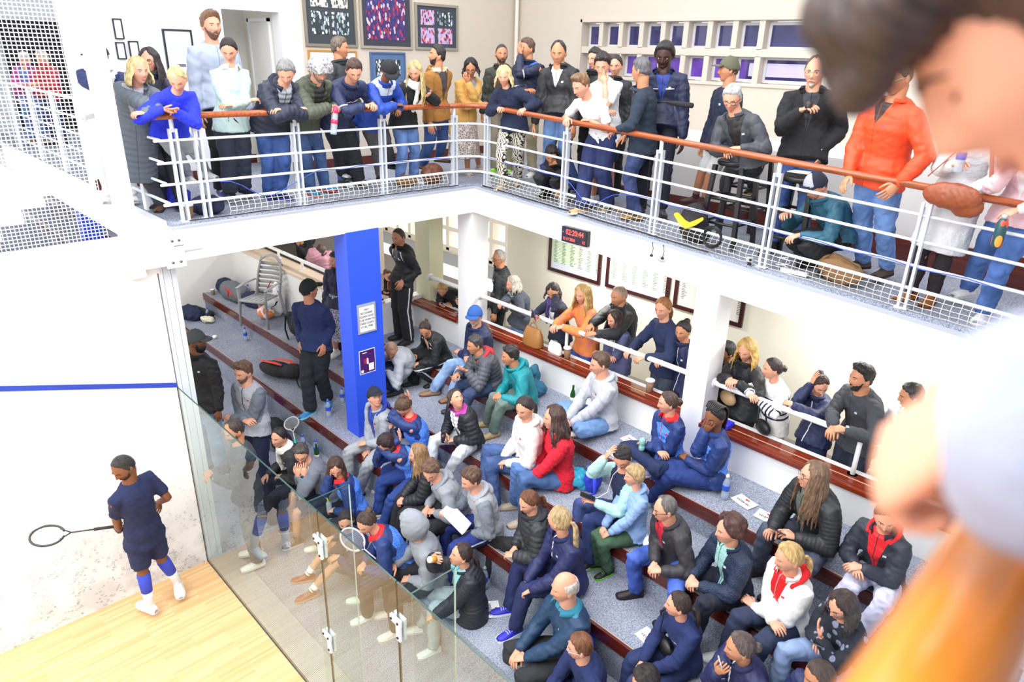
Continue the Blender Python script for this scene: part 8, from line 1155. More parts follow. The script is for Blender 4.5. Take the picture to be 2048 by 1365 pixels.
# bottles & cups
PET=NT('clear_plastic'); 
def clearmat(name,c,a):
    key=('clr',name)
    if key in MC: return MC[key]
    t=NT(name); N=t.N; tr=t.n('ShaderNodeBsdfTransparent'); tr.inputs[0].default_value=lin(c); mx=t.n('ShaderNodeMixShader'); mx.inputs[0].default_value=a; t.L.new(tr.outputs[0],mx.inputs[1]); t.b.inputs['Roughness'].default_value=.08; t.b.inputs['Base Color'].default_value=lin(c); t.L.new(t.b.outputs[0],mx.inputs[2]); t.L.new(mx.outputs[0],N['Material Output'].inputs[0]); MC[key]=t.m; return t.m
CLR=clearmat('bottle_plastic','e2ebf5',.35); BLUEL=mat('blue_label','2c56c8',.4); GRN=clearmat('green_glass','1c5a22',.75)
def bottle(label,x,y,z,k=1.0,tilt=0,c=None,name='water_bottle'):
    ax=V(math.sin(tilt),0,math.cos(tilt)); o_=V(x,y,z); r=thing(name,label,'bottle',(x,y,z),'clear water bottles with blue labels'); A=lambda h:o_+ax*h*k
    mb=MB(); mb.lathe(o_,[(a*k,b*k) for a,b in((.026,0),(.031,.006),(.031,.055),(.027,.085),(.031,.115),(.030,.15),(.018,.185),(.0125,.20),(.0125,.212))],14,0,ax); part('bottle_body',mb,CLR,r)
    mb=MB(); mb.lathe(A(.088),[(.0315*k,0),(.0318*k,.002),(.0318*k,.046*k),(.0312*k,.048*k)],14,0,ax); part('bottle_label',mb,BLUEL,r)
    mb=MB(); mb.lathe(A(.205),[(.015*k,0),(.015*k,.016*k),(.010*k,.020*k),(.008*k,.03*k)],12,0,ax); part('bottle_cap',mb,c or mat('cap_blue','4a56d0',.4),r); return r
bottle('clear water bottle standing left under the third tier riser',-5.05,2.18,.85); bottle('clear water bottle standing at the middle of the second tier riser',-3.75,2.26,.85)
bottle('clear water bottle by the plastic chair near the dark jackets',-4.9,2.88,1.16); bottle('clear water bottle in front of the blue running shoes',-.62,1.94,.85,1.1); bottle('clear water bottle against the riser right of the blue running shoes',-.85,2.28,.85)
bottle('clear water bottle on the carpet beside the racket',-.72,1.60,.42,1.1); bottle('clear water bottle next to the green bottle behind the seated pair',-.50,1.66,.42,1.1); bottle('clear water bottle with blue label standing near the reserved cards by the wall',4.20,3.33,1.46,1.15,c=mat('capw','e8e8ee'))
bottle('crumpled clear bottle lying near the turquoise racket grip',-3.1,1.45,.42,.9)
bottle('clear water bottle held by the standing black tracksuit person',-1.0,3.28,2.05,1.1)
def beer(label,x,y,z):
    r=thing('green_bottle',label,'bottle',(x,y,z),'green glass bottles'); mb=MB(); mb.lathe((x,y,z),[(.028,0),(.031,.004),(.031,.12),(.026,.15),(.0135,.185),(.0125,.225),(.014,.228),(.013,.24)],14); part('bottle_glass',mb,GRN,r)
    mb=MB(); mb.lathe((x,y,z+.03),[(.0315,0),(.0315,.06)],14); part('bottle_label',mb,mat('lab','d8dcd0'),r)
beer('green glass bottle on the top tier beside the wall, right of the teal jacket',1.98,3.70,1.46); beer('green glass bottle against the grey return wall by the blue column',-1.12,3.62,1.46); beer('green glass bottle on the lowest tier behind the black-glasses person',-.42,1.62,.42); beer('green glass bottle on the balcony floor at the foot of the wall',-1.95,4.55,3.74)
def cup(label,x,y,z,s=1.0):
    r=thing('coffee_cup',label,'cup',(x,y,z),'brown paper coffee cups with white lids'); mb=MB(); mb.lathe((x,y,z),[(.028*s,0),(.030*s,.003),(.040*s,.105*s)],16); part('cup_sleeve',mb,mat('cup_brown','8a6a50',.7),r)
    mb=MB(); mb.lathe((x,y,z+.103*s),[(.043*s,0),(.043*s,.010*s),(.038*s,.016*s),(.030*s,.018*s)],16); part('cup_lid',mb,mat('lid_white','f4f4f4',.5),r)
cup('brown coffee cup with white lid on the wood ledge beside the rail post',1.66,3.93,1.878,1.2); cup('brown coffee cup with white lid on the ledge left of the middle column',2.86,3.94,1.878,1.2); cup('coffee cup on the ledge behind the cross-legged grey hoodie',2.22,3.95,1.878,1.1); cup('small coffee cup on the left corner of the third tier',-5.4,2.45,1.16,.9); cup('coffee cup on the floor at the balcony corner post',-.15,.42,3.74,1.1); cup('dark coffee cup on the top tier beside the seated black tracksuit',.55,3.5,1.46)
# plastic chair
r=thing('plastic_armchair','grey slatted plastic armchair on the third tier','chair',(-3.55,2.62,1.16),'none'); del r['group']
CH=mat('chair_grey','9a9c9e',.4,noise=.05,scale=5); cx,cy,cz=-3.55,2.50,1.16; ang=math.radians(-60); ca,sa=math.cos(ang),math.sin(ang); F_=V(ca,sa,0); R_=V(-sa,ca,0); C3=lambda f,s_,h:V(cx,cy,cz)+F_*f+R_*s_+V(0,0,h)
for i in(-1,1):
    mb=MB(); mb.tube([C3(.24,.25*i,0),C3(.21,.235*i,.42),C3(.20,.25*i,.62)],[.02,.026,.022],8,flat=.6); part('chair_leg',mb,CH,r)
    mb=MB(); mb.tube([C3(-.30,.24*i,0),C3(-.20,.22*i,.42)],[.02,.028],8,flat=.6); part('chair_leg',mb,CH,r)
    mb=MB(); mb.tube([C3(.22,.25*i,.62),C3(.0,.26*i,.645),C3(-.25,.24*i,.64)],[.028,.03,.026],8,flat=.4,up=(0,0,1)); part('chair_armrest',mb,CH,r)
    mb=MB(); mb.tube([C3(-.20,.21*i,.42),C3(-.30,.21*i,.75),C3(-.36,.17*i,.98)],[.022,.02,.018],8); part('chair_back_post',mb,CH,r)
mb=MB()
for j in range(6): y_=-.19+.063*j; mb.hexa([tuple(C3(-.20,y_,.405)),tuple(C3(.23,y_*1.1,.425)),tuple(C3(.23,(y_+.052)*1.1,.425)),tuple(C3(-.20,y_+.052,.405)),tuple(C3(-.20,y_,.425)),tuple(C3(.23,y_*1.1,.445)),tuple(C3(.23,(y_+.052)*1.1,.445)),tuple(C3(-.20,y_+.052,.425))])
mb.tube([C3(.23,-.22,.425),C3(.23,.22,.425)],.022,8); part('chair_seat',mb,CH,r)
mb=MB()
for j in range(7): h=.46+.07*j; f=-.205-.18*(h-.42)/.56; mb.tube([C3(f-.02,-.20,h),C3(f-.04,0,h),C3(f-.02,.20,h)],[.027,.027,.027],8,flat=.22,up=F_)
mb.tube([C3(-.345,-.185,.93),C3(-.385,-.1,1.0),C3(-.39,0,1.02),C3(-.385,.1,1.0),C3(-.345,.185,.93)],.03,8,flat=.5); part('chair_back',mb,CH,r)
# soft bags
def blob(parts,seed,amp=.01,vox=.014):
    mb=MB()
    for c_,rx,ry,rz,az in parts:
        R2=np.array([[math.cos(az),-math.sin(az),0],[math.sin(az),math.cos(az),0],[0,0,1]]); mb.ell(c_,rx,ry,rz,16,12,0,R2)
    me=voxel(mb,vox,3); v=getv(me); zmin=v[:,2].min(); v=v+getn(me)*(wob(v,22,seed)*amp+wob(v,60,seed+1)*amp*.4)[:,None]; setv(me,v); return me,zmin
def soft(name,label,cat,parts,m,seed,amp=.01,group=None,floor=None,vox=.014):
    me,zm=blob(parts,seed,amp,vox); v=getv(me); 
    if floor is not None: v[:,2]=np.maximum(v[:,2],floor+.002)
    org=V(v[:,0].mean(),v[:,1].mean(),v[:,2].min()); setv(me,v-org); o_=link(name,me,m,None,True,loc=org,props=P(label,cat,group)); return o_
def bagstrap(parent,pts,rad,m,name='strap',flat=.3): mb=MB(); mb.tube([V(*q) for q in pts],rad,8,flat=flat); return part(name,mb,m,parent)
NVC=cloth('1d2748'); 
b=soft('duffel_bag','grey duffel bag with red piping on the third tier by the left wall','bag',[((-4.95,2.62,1.32),.30,.17,.17,.1),((-4.75,2.66,1.30),.2,.17,.15,0)],cloth('6a6e76'),3,floor=1.16)
bagstrap(b,[(-4.9,2.47,1.42),(-4.72,2.455,1.44),(-4.6,2.48,1.34)],.012,mat('piping_red','d8382c')); bagstrap(b,[(-4.72,2.455,1.44),(-4.74,2.45,1.30)],.012,mat('piping_red','d8382c'))
soft('jacket_heap','heap of navy jackets right of the grey duffel bag','clothing',[((-4.35,2.75,1.28),.28,.15,.14,.3),((-4.15,2.82,1.34),.16,.1,.17,0)],NVC,5,.018,floor=1.16); soft('jacket_heap','navy jacket left of the grey duffel bag','clothing',[((-5.35,2.66,1.30),.2,.15,.14,0)],NVC,6,.014,floor=1.16)
soft('jacket_heap','navy clothing heap on the second tier at the far left','clothing',[((-5.3,2.0,.95),.26,.16,.13,.2)],NVC,7,.018,floor=.85)
mb=MB(); mb.tube([V(-5.5,2.15,.93),V(-5.0,2.22,.95)],.065,16); part('foam_roller',mb,mat('foam_black','24262a',.9),None,props=P('dark ribbed exercise roller lying on the navy heap','roller'))
soft('white_towel','crumpled white and yellow towel beside the roller','towel',[((-4.95,2.12,.90),.13,.09,.06,.4)],cloth('e4e2cc'),9,.02,floor=.85)
soft('crumpled_tissue','small white crumpled tissue on the second tier','tissue',[((-4.15,1.92,.88),.045,.035,.03,0)],mat('tissue','f4f4f2'),10,.006,floor=.85,vox=.008)
b=soft('racket_bag','white racket bag with red stripe and black letters behind the plastic chair','bag',[((-3.75,2.80,1.36),.14,.10,.30,.5),((-3.6,2.82,1.5),.11,.08,.28,.5)],mat('bag_white','f1f1f3',.5),11,.008,floor=1.16)
bagstrap(b,[(-3.95,2.68,1.45),(-3.75,2.70,1.62),(-3.6,2.72,1.8)],.012,mat('piping_red','d8382c')); text('BOOK',.11,frame4((-3.5,2.70,1.42),(.85,.3,.35),(-.3,.0,.95)),BLK,b,'bag_lettering') if False else bagstrap(b,[(-3.62,2.695,1.36),(-3.50,2.70,1.42),(-3.44,2.71,1.5)],.018,BLK,'bag_mark')
soft('orange_bag','white and orange sports bag under the plastic chair','bag',[((-3.70,2.62,1.27),.17,.12,.11,.2)],None or crowdmat('orb','f0f0f0',('f08a40','f4f4f4','f06a30'),7),12,.006,floor=1.16)
b=soft('black_holdall','large black holdall on the third tier behind the standing navy sweater','bag',[((-2.55,2.66,1.36),.27,.16,.20,.3),((-2.75,2.6,1.45),.1,.08,.1,0)],cloth('222327'),13,.02,floor=1.16); bagstrap(b,[(-2.75,2.5,1.5),(-2.72,2.46,1.3),(-2.6,2.44,1.18)],.014,BLK)
soft('dark_bag','dark bag with a white towel left of the blue column','bag',[((-1.75,2.68,1.33),.2,.14,.17,0)],cloth('1e2026'),14,.018,floor=1.16); soft('white_helmet_cap','white cap resting on the dark bag by the blue column','cap',[((-1.80,2.60,1.50),.11,.08,.06,.3)],mat('capwhite','eceef2'),15,.006)
b=soft('racket_backpack','black racket bag with orange-red panels lying on the second tier','bag',[((-2.15,2.02,.97),.34,.15,.10,math.radians(20)),((-1.9,2.12,1.0),.16,.14,.1,.3)],cloth('1f2024'),16,.008,floor=.85)
for q in(((-2.42,1.90,1.05),(-2.15,1.97,1.085),(-2.02,2.02,1.075)),((-2.3,2.06,1.07),(-2.05,2.14,1.10),(-1.9,2.18,1.09))): bagstrap(b,q,[.02,.035,.02],mat('bag_red','e2452c'),'bag_panel',.25)
bagstrap(b,[(-1.80,2.1,.98),(-1.62,2.05,.88),(-1.40,2.08,.862)],.012,BLK)
soft('blue_cloth_bag','crumpled blue drawstring bag beside the standing grey hoodie','bag',[((-1.95,1.55,.62),.10,.08,.17,0)],cloth('2c3ccc'),17,.02,floor=.42)
b=soft('dark_kit_bag','black kit bag with teal edge behind the white-scarf person','bag',[((-1.35,1.52,.52),.30,.14,.11,-.3),((-.95,1.42,.50),.16,.12,.09,0)],cloth('202226'),18,.014,floor=.42); bagstrap(b,[(-1.75,1.42,.50),(-1.45,1.34,.55),(-1.1,1.30,.52)],.016,mat('teal_edge','2a9ac0'))
soft('blue_swirl_bag','blue and black racket bag by the clear bottles','bag',[((-.75,1.46,.50),.16,.09,.09,-.6)],crowdmat('swirl','1c1c24',('2c6ac8','1e2028','38b090'),6),19,.008,floor=.42)
def racket(label,c0,d,n_,L=.68,col='d8dad8',hc='2ad0b0',strings=True):
    d=nrm(np.asarray(d,float)); n_=np.asarray(n_,float); n_=nrm(n_-(n_@d)*d); w=np.cross(n_,d); o_=np.asarray(c0,float); r=thing('squash_racket',label,'racket',tuple(o_)); cc=o_+d*(L-.14)
    mb=MB(); mb.tube([cc+(d*math.cos(a)*.135+w*math.sin(a)*.095) for a in np.linspace(PI+.25,3*PI-.25,26)],.010,8); mb.tube([o_+d*.17,o_+d*(L*.52)],.007,8); mb.tube([o_+d*(L*.52),cc-d*.10+w*.05],.006,6); mb.tube([o_+d*(L*.52),cc-d*.10-w*.05],.006,6); part('racket_frame',mb,mat('rk',col,.3),r)
    mb=MB(); mb.tube([o_,o_+d*.17],.015,10); part('racket_grip',mb,mat('grip',hc,.7),r)
    mb=MB()
    for i in range(-8,9):
        q=i/9*.95; hh=math.sqrt(max(0,1-q*q)); mb.cyl(cc+w*.095*q-d*.135*hh,cc+w*.095*q+d*.135*hh,.0009,3); mb.cyl(cc+d*.135*q-w*.095*hh,cc+d*.135*q+w*.095*hh,.0009,3)
    part('racket_strings',mb,mat('string','e8e8ea',.5),r,False); return r
racket('white-framed racket lying on bags behind the white-scarf person',(-.55,1.42,.62),(-.85,.35,.12),(.1,-.3,.95))
racket('racket with a turquoise grip lying on the lowest tier beside the black jacket',(-3.9,1.5,.45),(.98,-.1,0),(0,0,1),hc='34c8b4')
# blue cushion disc
mb=MB(); ax=nrm(V(-.30,-.55,.78)); mb.lathe(V(3.92,1.62,.60),[(.02,-.03),(.14,-.032),(.175,-.02),(.185,0),(.175,.02),(.14,.034),(.02,.036)],28,0,ax); part('balance_cushion',mb,mat('cushion_blue','2340c8',.3),None,props=P('round blue cushion leaning on the second-tier riser near the bottom','cushion'))
# carrier bag, backpack strap, green trainers bag
soft('carrier_bag','crumpled turquoise plastic carrier bag on the third tier','bag',[((2.86,2.82,1.24),.16,.12,.10,.4),((2.75,2.72,1.2),.1,.08,.06,0)],clearmat('turq_plastic','4cc4e4',.6),21,.022,floor=1.16)
b=soft('blue_backpack','bright blue backpack behind the red fluffy sweater','bag',[((3.02,2.85,1.30),.09,.10,.16,0)],cloth('2c3cc0'),22,.01,floor=1.16); bagstrap(b,[(2.98,2.8,1.46),(3.12,2.74,1.42),(3.16,2.72,1.26),(3.06,2.72,1.18)],.02,cloth('3a4ae0'))
soft('spare_shoes','white and lime trainer behind the blond child','shoe',[((3.92,2.55,1.21),.12,.05,.05,-.6)],crowdmat('lime','f0f0f0',('b8e83c','e8e8f0','c8d8e8'),16),23,.004,floor=1.16,vox=.01)
soft('teal_jacket_bundle','blue jacket bundle against the wall beside the teal waterproof','clothing',[((1.52,3.55,1.53),.14,.12,.09,.3),((1.42,3.62,1.66),.08,.07,.13,0)],cloth('2c6a88'),24,.016,floor=1.46)
# ledge bags
def handbag(name,label,c0,w,d,h,m,hm,rot=0,hh=.09):
    cx,cy,cz=c0; ca,sa=math.cos(rot),math.sin(rot); X=V(ca,sa,0);Y=V(-sa,ca,0); r=thing(name,label,'bag',c0); mb=MB()
    mb.loft([(V(cx,cy,cz+.0),X*w*.9,Y*d),(V(cx,cy,cz+.02),X*w,Y*d*1.05),(V(cx,cy,cz+h*.6),X*w*.95,Y*d*.85),(V(cx,cy,cz+h*.93),X*w*.78,Y*d*.4),(V(cx,cy,cz+h),X*w*.72,Y*d*.25)],20,power=.6); part('bag_body',mb,m,r)
    mb=MB(); mb.tube([V(cx,cy,cz+h*.9)+X*w*.45*math.cos(a)+V(0,0,hh*math.sin(a)) for a in np.linspace(0,PI,9)],.007,8); part('bag_handle',mb,hm,r); return r
TAN=mat('tan_leather','a8743e',.45,noise=.12,scale=9); handbag('leather_handbag','tan leather handbag on the wood ledge in front of the rail',(1.12,3.89,1.878),.155,.07,.24,TAN,TAN)
handbag('white_handbag','small white handbag on the wood ledge beside the coffee cup',(1.47,3.92,1.878),.115,.04,.15,mat('white_leather','f2f2f0',.4),mat('chain','b0b0b4',.3,.8),-.1,.03)
mb=MB(); mb.box((3.72,3.80,1.878),(3.90,3.93,1.93)); part('blue_case',mb,mat('case_blue','3434d4',.5),None,False,props=P('bright blue flat case on the ledge behind the cornrow braids','case'),bev=.01)
# balcony props: mic stand, stools, backpack, bags
def bzz(x): return 3.74-.0515*max(0,x-.2)
x,y=2.32,4.30; z=bzz(x); r=thing('microphone_stand','black microphone stand with a boom and foam-covered microphone','microphone',(x,y,z)); BK=mat('stand_black','1b1c20',.4)
mb=MB(); mb.tube([V(x,y,z+.12),V(x,y,z+1.22)],.011,10); mb.tube([V(x,y,z+.55),V(x,y,z+.75)],.016,10); part('stand_pole',mb,BK,r)
for a in(.4,2.5,4.6): mb=MB(); mb.tube([V(x,y,z+.18),V(x+.28*math.cos(a),y+.28*math.sin(a),z+.01)],.009,8); part('stand_leg',mb,BK,r)
mb=MB(); mb.tube([V(x-.16,y-.02,z+1.20),V(x+.0,y,z+1.22),V(x+.14,y+.02,z+1.225)],.008,8); mb.cyl((x-.02,y,z+1.22),(x+.02,y,z+1.22),.02,10); part('stand_boom',mb,BK,r)
mb=MB(); mb.tube([V(x+.12,y+.02,z+1.22),V(x+.22,y+.03,z+1.215),V(x+.40,y+.05,z+1.205)],[.016,.027,.026],14); part('microphone',mb,mat('foam','26272b',.95),r)
def stool(label,x,y,h=.76):
    z=bzz(x); r=thing('bar_stool',label,'stool',(x,y,z),'black wooden bar stools on the balcony'); SB=mat('stool_black','1c1a1c',.35)
    for sx in(-1,1):
        for sy in(-1,1): mb=MB(); a=.19;b_=.14; mb.hexa([(x+sx*a-.02,y+sy*a-.02,z),(x+sx*a+.02,y+sy*a-.02,z),(x+sx*a+.02,y+sy*a+.02,z),(x+sx*a-.02,y+sy*a+.02,z),(x+sx*b_-.02,y+sy*b_-.02,z+h),(x+sx*b_+.02,y+sy*b_-.02,z+h),(x+sx*b_+.02,y+sy*b_+.02,z+h),(x+sx*b_-.02,y+sy*b_+.02,z+h)]); part('stool_leg',mb,SB,r,False)
    for hh in(.22,.45):
        for q in(((-.18,-.18),(.18,-.18)),((.18,-.18),(.18,.18)),((.18,.18),(-.18,.18)),((-.18,.18),(-.18,-.18))): mb=MB(); k_=1-.25*hh; mb.tube([V(x+q[0][0]*k_,y+q[0][1]*k_,z+hh),V(x+q[1][0]*k_,y+q[1][1]*k_,z+hh)],.014,8); part('stool_rung',mb,SB,r)
    mb=MB(); mb.loft([(V(x,y,z+h),V(.17,0,0),V(0,.17,0)),(V(x,y,z+h+.03),V(.18,0,0),V(0,.18,0)),(V(x,y,z+h+.045),V(.17,0,0),V(0,.17,0))],24); part('stool_seat',mb,SB,r)
stool('black bar stool under the silver-haired person',3.32,4.28); stool('black bar stool holding papers beside the teal crouching person',3.95,4.35,.72); stool('black bar stool behind the seated silver-haired person',3.1,5.0)
mb=MB(); mb.box((3.82,4.25,bzz(3.95)+.766),(4.08,4.44,bzz(3.95)+.80)); part('black_folder',mb,mat('folder','1a1a1c',.5),None,False,props=P('black folder on the stool beside the teal crouching person','folder')); mb=MB(); mb.box((3.84,4.24,bzz(3.95)+.801),(4.05,4.40,bzz(3.95)+.806)); part('score_sheet',mb,mat('paper','e8e8ea'),None,False,props=P('white paper sheet on top of the black folder','paper'))
b=soft('yellow_backpack','black backpack with a bright yellow band at the foot of the rail','bag',[((3.10,4.02,3.78),.15,.11,.20,.1),((3.12,4.04,3.70),.16,.13,.12,.1)],cloth('26272c'),31,.008,floor=bzz(3.1)); 
mb=MB(); mb.tube([V(2.96,3.91,3.86),V(3.05,3.885,3.80),V(3.12,3.88,3.775),V(3.2,3.89,3.82),V(3.25,3.91,3.86)],[.03,.042,.05,.042,.03],10,flat=.3,up=(0,-.3,1)); part('yellow_band',mb,mat('band_yellow','f2c818',.5),b)
BRC=cloth('8a6a46'); b=soft('camera_bag','brown canvas shoulder bag on the balcony floor beside the orange jacket','bag',[((4.55,4.05,3.62),.20,.10,.11,-.1),((4.5,4.04,3.66),.16,.09,.10,0)],BRC,32,.008,floor=bzz(4.5)); bagstrap(b,[(4.36,4.0,3.66),(4.5,3.96,3.79),(4.7,4.0,3.70)],.012,cloth('6a4c2c'))
b=soft('leather_bag','dark brown leather bag on the balcony floor at the right edge','bag',[((6.02,4.02,3.56),.20,.12,.13,-.1)],mat('brown_leather','5a342c',.4,noise=.2,scale=8),33,.01,floor=bzz(6.0)); bagstrap(b,[(5.9,3.98,3.62),(6.0,3.97,3.74),(6.12,3.98,3.64)],.010,mat('brown_leather','5a342c',.4,noise=.2,scale=8))
b=soft('leather_bag','round brown leather bag behind the netting below the tan coat','bag',[((-.30,3.45,3.86),.10,.16,.13,0)],mat('brown_leather2','70402a',.4,noise=.2,scale=8),34,.008,floor=3.74)
soft('tan_boots_bag','tan suede bag beside the round brown leather bag','bag',[((-.35,3.08,3.80),.08,.16,.07,0)],mat('suede','7a5c38',.9),35,.008,floor=3.74)
soft('blue_jacket_bundle','bright blue bundle on the balcony floor by the white pole','clothing',[((-.75,.52,3.84),.15,.13,.12,.3)],cloth('2c34c0'),36,.02,floor=3.74); soft('navy_bundle','dark navy bundle on the balcony floor behind the corner post','clothing',[((-.2,.62,3.83),.16,.11,.10,.8)],cloth('222844'),37,.018,floor=3.74)
b=soft('shoulder_bag','brown leather shoulder bag on the arm of the grey knit dress person','bag',[((5.28,3.80,4.40),.20,.055,.10,-.1),((5.38,3.82,4.34),.12,.05,.08,-.1)],mat('chestnut','8a4426',.4,noise=.15,scale=8),38,.006); bagstrap(b,[(5.1,3.8,4.52),(5.25,3.86,4.74),(5.42,3.88,4.78),(5.5,3.82,4.50)],.014,mat('chestnut','8a4426',.4,noise=.15,scale=8))
# cables
CB=mat('cable_black','17171a',.5)
def cable(name,label,pts,r,m,cat='cable'): mb=MB(); mb.tube([V(*q) for q in pts],r,6); part(name,mb,m,None,props=P(label,cat))
rr=random.Random(3)
cable('edge_cable','black cable running along the edge of the left balcony floor',[(.04+rr.uniform(-.015,.02),.35+i*.12,3.755) for i in range(28)],.006,CB)
cable('edge_cable','black cable running along the edge of the right balcony floor',[(.2+i*.2,3.83+rr.uniform(-.015,.015),bzz(.2+i*.2)+.008) for i in range(17)],.007,CB)
cable('network_cable','blue network cable tied along the third bar of the left rail',[(-.015,.7+i*.1,3.74+.345+.012*math.sin(i*1.3)-(.20*math.exp(-((i-5)/3)**2))) for i in range(29)],.004,mat('cable_blue','3a56c8',.5))
cable('network_cable','blue network cable tied along the third bar of the right rail',[(.2+i*.1,3.875,bzz(.2+i*.1)+.345+.01*math.sin(i*1.1)-(.22*math.exp(-((i-17)/2.5)**2))) for i in range(56)],.004,mat('cable_blue','3a56c8',.5))
cable('cable_coil','coiled black cable hanging on the netting below the yellow backpack',[(3.42+.09*math.cos(a*.7),3.84+.01*math.sin(a),bzz(3.4)+.13+.09*math.sin(a*.7)+.004*a*.2) for a in np.linspace(0,50,90)],.0055,CB)
r=thing('action_camera','small silver action camera on the balcony edge','camera',(3.83,3.83,bzz(3.83))); z=bzz(3.83); part('camera_body',MB().box((3.80,3.81,z+.03),(3.86,3.84,z+.075)),mat('silver_cam','b8babc',.3,.4),r,False,bev=.003); mb=MB(); mb.cyl((3.845,3.81,z+.055),(3.845,3.80,z+.055),.012,12); part('camera_lens',mb,BLK,r); mb=MB(); mb.box((3.815,3.815,z),(3.845,3.835,z+.03)); part('camera_mount',mb,BLK,r,False)
r=thing('power_strip','white power strip inside the low netting right of the action camera','power strip',(4.2,3.94,bzz(4.2))); z=bzz(4.2); part('strip_body',MB().box((4.08,3.92,z),(4.32,3.97,z+.035)),mat('strip_white','e8e8ea',.4),r,False,bev=.005); mb=MB(); mb.tube([V(4.08,3.945,z+.02)]+[V(4.08+.06*math.cos(a),3.95+.05*math.sin(a),z+.02+a*.01) for a in np.linspace(0,12,30)],.004,6); part('strip_cord',mb,mat('strip_white','e8e8ea',.4),r)
r=thing('cable_outlet','round white cable outlet with two dark plugs on the beam face','outlet',(2.93,3.79,3.42)); mb=MB(); mb.cyl((2.93,3.80,3.44),(2.93,3.775,3.44),.05,20); part('outlet_plate',mb,METW,r); 
for q in(-.10,.03): mb=MB(); mb.tube([V(2.93+q-.03,3.79,3.56),V(2.93+q,3.77,3.50),V(2.93+q-.01,3.765,3.44)],.004,6); mb.box((2.93+q-.022,3.755,3.425),(2.93+q+.004,3.775,3.445)); part('outlet_plug',mb,CB,r)
# held items
def phone(label,c0,d,n_,w=.072,L=.145,c='1a1b20',name='phone'):
    d=nrm(np.asarray(d,float)); n_=np.asarray(n_,float); n_=nrm(n_-(n_@d)*d); w_=np.cross(n_,d); o_=np.asarray(c0,float); r=thing(name,label,'phone',tuple(o_)); q=[o_+sx*w_*w/2+sy*d*L/2 for sx,sy in((-1,-1),(1,-1),(1,1),(-1,1))]
    mb=MB(); mb.hexa([tuple(a-n_*.004) for a in q]+[tuple(a+n_*.004) for a in q]); part('phone_case',mb,mat('phone',c,.3),r,False,bev=.003); q=[o_+sx*w_*w*.45+sy*d*L*.46 for sx,sy in((-1,-1),(1,-1),(1,1),(-1,1))]; mb=MB(); mb.hexa([tuple(a+n_*.0041) for a in q]+[tuple(a+n_*.0048) for a in q]); part('phone_screen',mb,mat('screen','20242c',.08),r,False); return r
PD={o['id']:o for o in PEOPLE}
def grip(i,s_): o=PD[i]; return V(*o['W'+s_])+V(*o['F'+s_])*.075, V(*o['F'+s_])
g,f=grip('B3','R'); phone('blue phone held over the rail by the person in the navy blazer',g+V(0,-.02,.05),(0,-.3,1),(-.3,-1,.3),c='2c5ac0')
g,f=grip('C9','R'); g2,_=grip('C9','L'); phone('black phone held in both hands by the person with very long hair',(g+g2)/2+V(0,-.02,.03),(1,.2,-.1),(-.2,.5,1))
g,f=grip('D6','L'); phone('dark phone with a white cable held by the mint-sleeved young person',g+V(0,0,.03),f,(0,0,1),c='3a2c34')
PH=[tuple(g+V(0,0,.03)),tuple(g+V(.05,.08,.0)),tuple(g+V(.14,.12,.10)),tuple(V(*PD['D6']['N'])+V(-.06,-.14,-.18)),tuple(V(*PD['D6']['N'])+V(-.03,-.12,0)),tuple(V(*PD['D6']['H'])+V(.04,-.08,-.06))]; cable('earphone_cord','white earphone cord from the dark phone to the mint-sleeved young person',PH,.0025,mat('cordw','f0f0f0'),'earphones')
g,f=grip('D2','R'); phone('black phone held low by the bent-over person with the messy bun',g+V(0,0,.03),f,(0,0,1))
g,f=grip('D11','R'); phone('grey phone held by the person with glasses in the dark sweater',g+V(0,0,.03),f,(0,0,1),c='4a4c54')
g,f=grip('L7','L'); r=thing('sports_bottle','clear and pink sports bottle hanging from the fur-hatted person’s hand','bottle',tuple(g)); dn=nrm(V(.1,-.22,-1)); mb=MB(); mb.lathe(g+dn*.05,[(.03,0),(.034,.01),(.034,.20),(.03,.215)],14,0,dn); part('bottle_body',mb,CLR,r); mb=MB(); mb.lathe(g+dn*.0,[(.012,-.02),(.03,0),(.036,.02),(.036,.055)],14,0,dn); mb.lathe(g+dn*.12,[(.0345,0),(.0345,.04)],14,0,dn); part('bottle_cap',mb,mat('pink','e8305c',.4),r)
g,f=grip('R14','R'); mb=MB(); mb.lathe(g+V(0,-.01,-.05),[(.028,0),(.034,.10)],14); part('tumbler',mb,clearmat('smoke_glass','4a4040',.5),None,props=P('small dark drink tumbler in the hand of the goateed person','glass'))
g,f=grip('R18','L'); r=thing('patterned_flask','teal and orange patterned flask held at the right edge of the rail','bottle',tuple(g+V(0,0,-.22))); mb=MB(); mb.lathe(g+V(0,-.03,-.23),[(.03,0),(.036,.01),(.036,.17),(.02,.2)],14); part('flask_body',mb,crowdmat('flask','1c4a50',('e8a040','1c4a50','d84a30'),22),r); mb=MB(); mb.cyl(g+V(0,-.03,-.03),g+V(0,-.03,0),.02,12); part('flask_cap',mb,mat('silver','c9ccd0',.3,.5),r)
g,f=grip('R17','R'); bottle('clear bottle with blue cap held by the grey knit dress person',float(g[0]),float(g[1]-.03),float(g[2]-.06),1.0)
g,f=grip('F7','R'); hh=V(*PD['F7']['H']); hf=V(*PD['F7']['hf']); d=nrm(hh+hf*.11-V(0,0,.04)-g); r=thing('drink_bottle','small white and amber drink bottle at the lips of the clog wearer','bottle',tuple(g)); mb=MB(); mb.lathe(g-d*.09,[(.024,0),(.028,.006),(.028,.10),(.012,.125),(.010,.15)],14,0,d); part('bottle_body',mb,mat('bw','eeeae2',.3),r); mb=MB(); mb.lathe(g-d*.07,[(.0288,0),(.0288,.06)],14,0,d); part('bottle_label',mb,mat('amber','c8882c',.5),r)
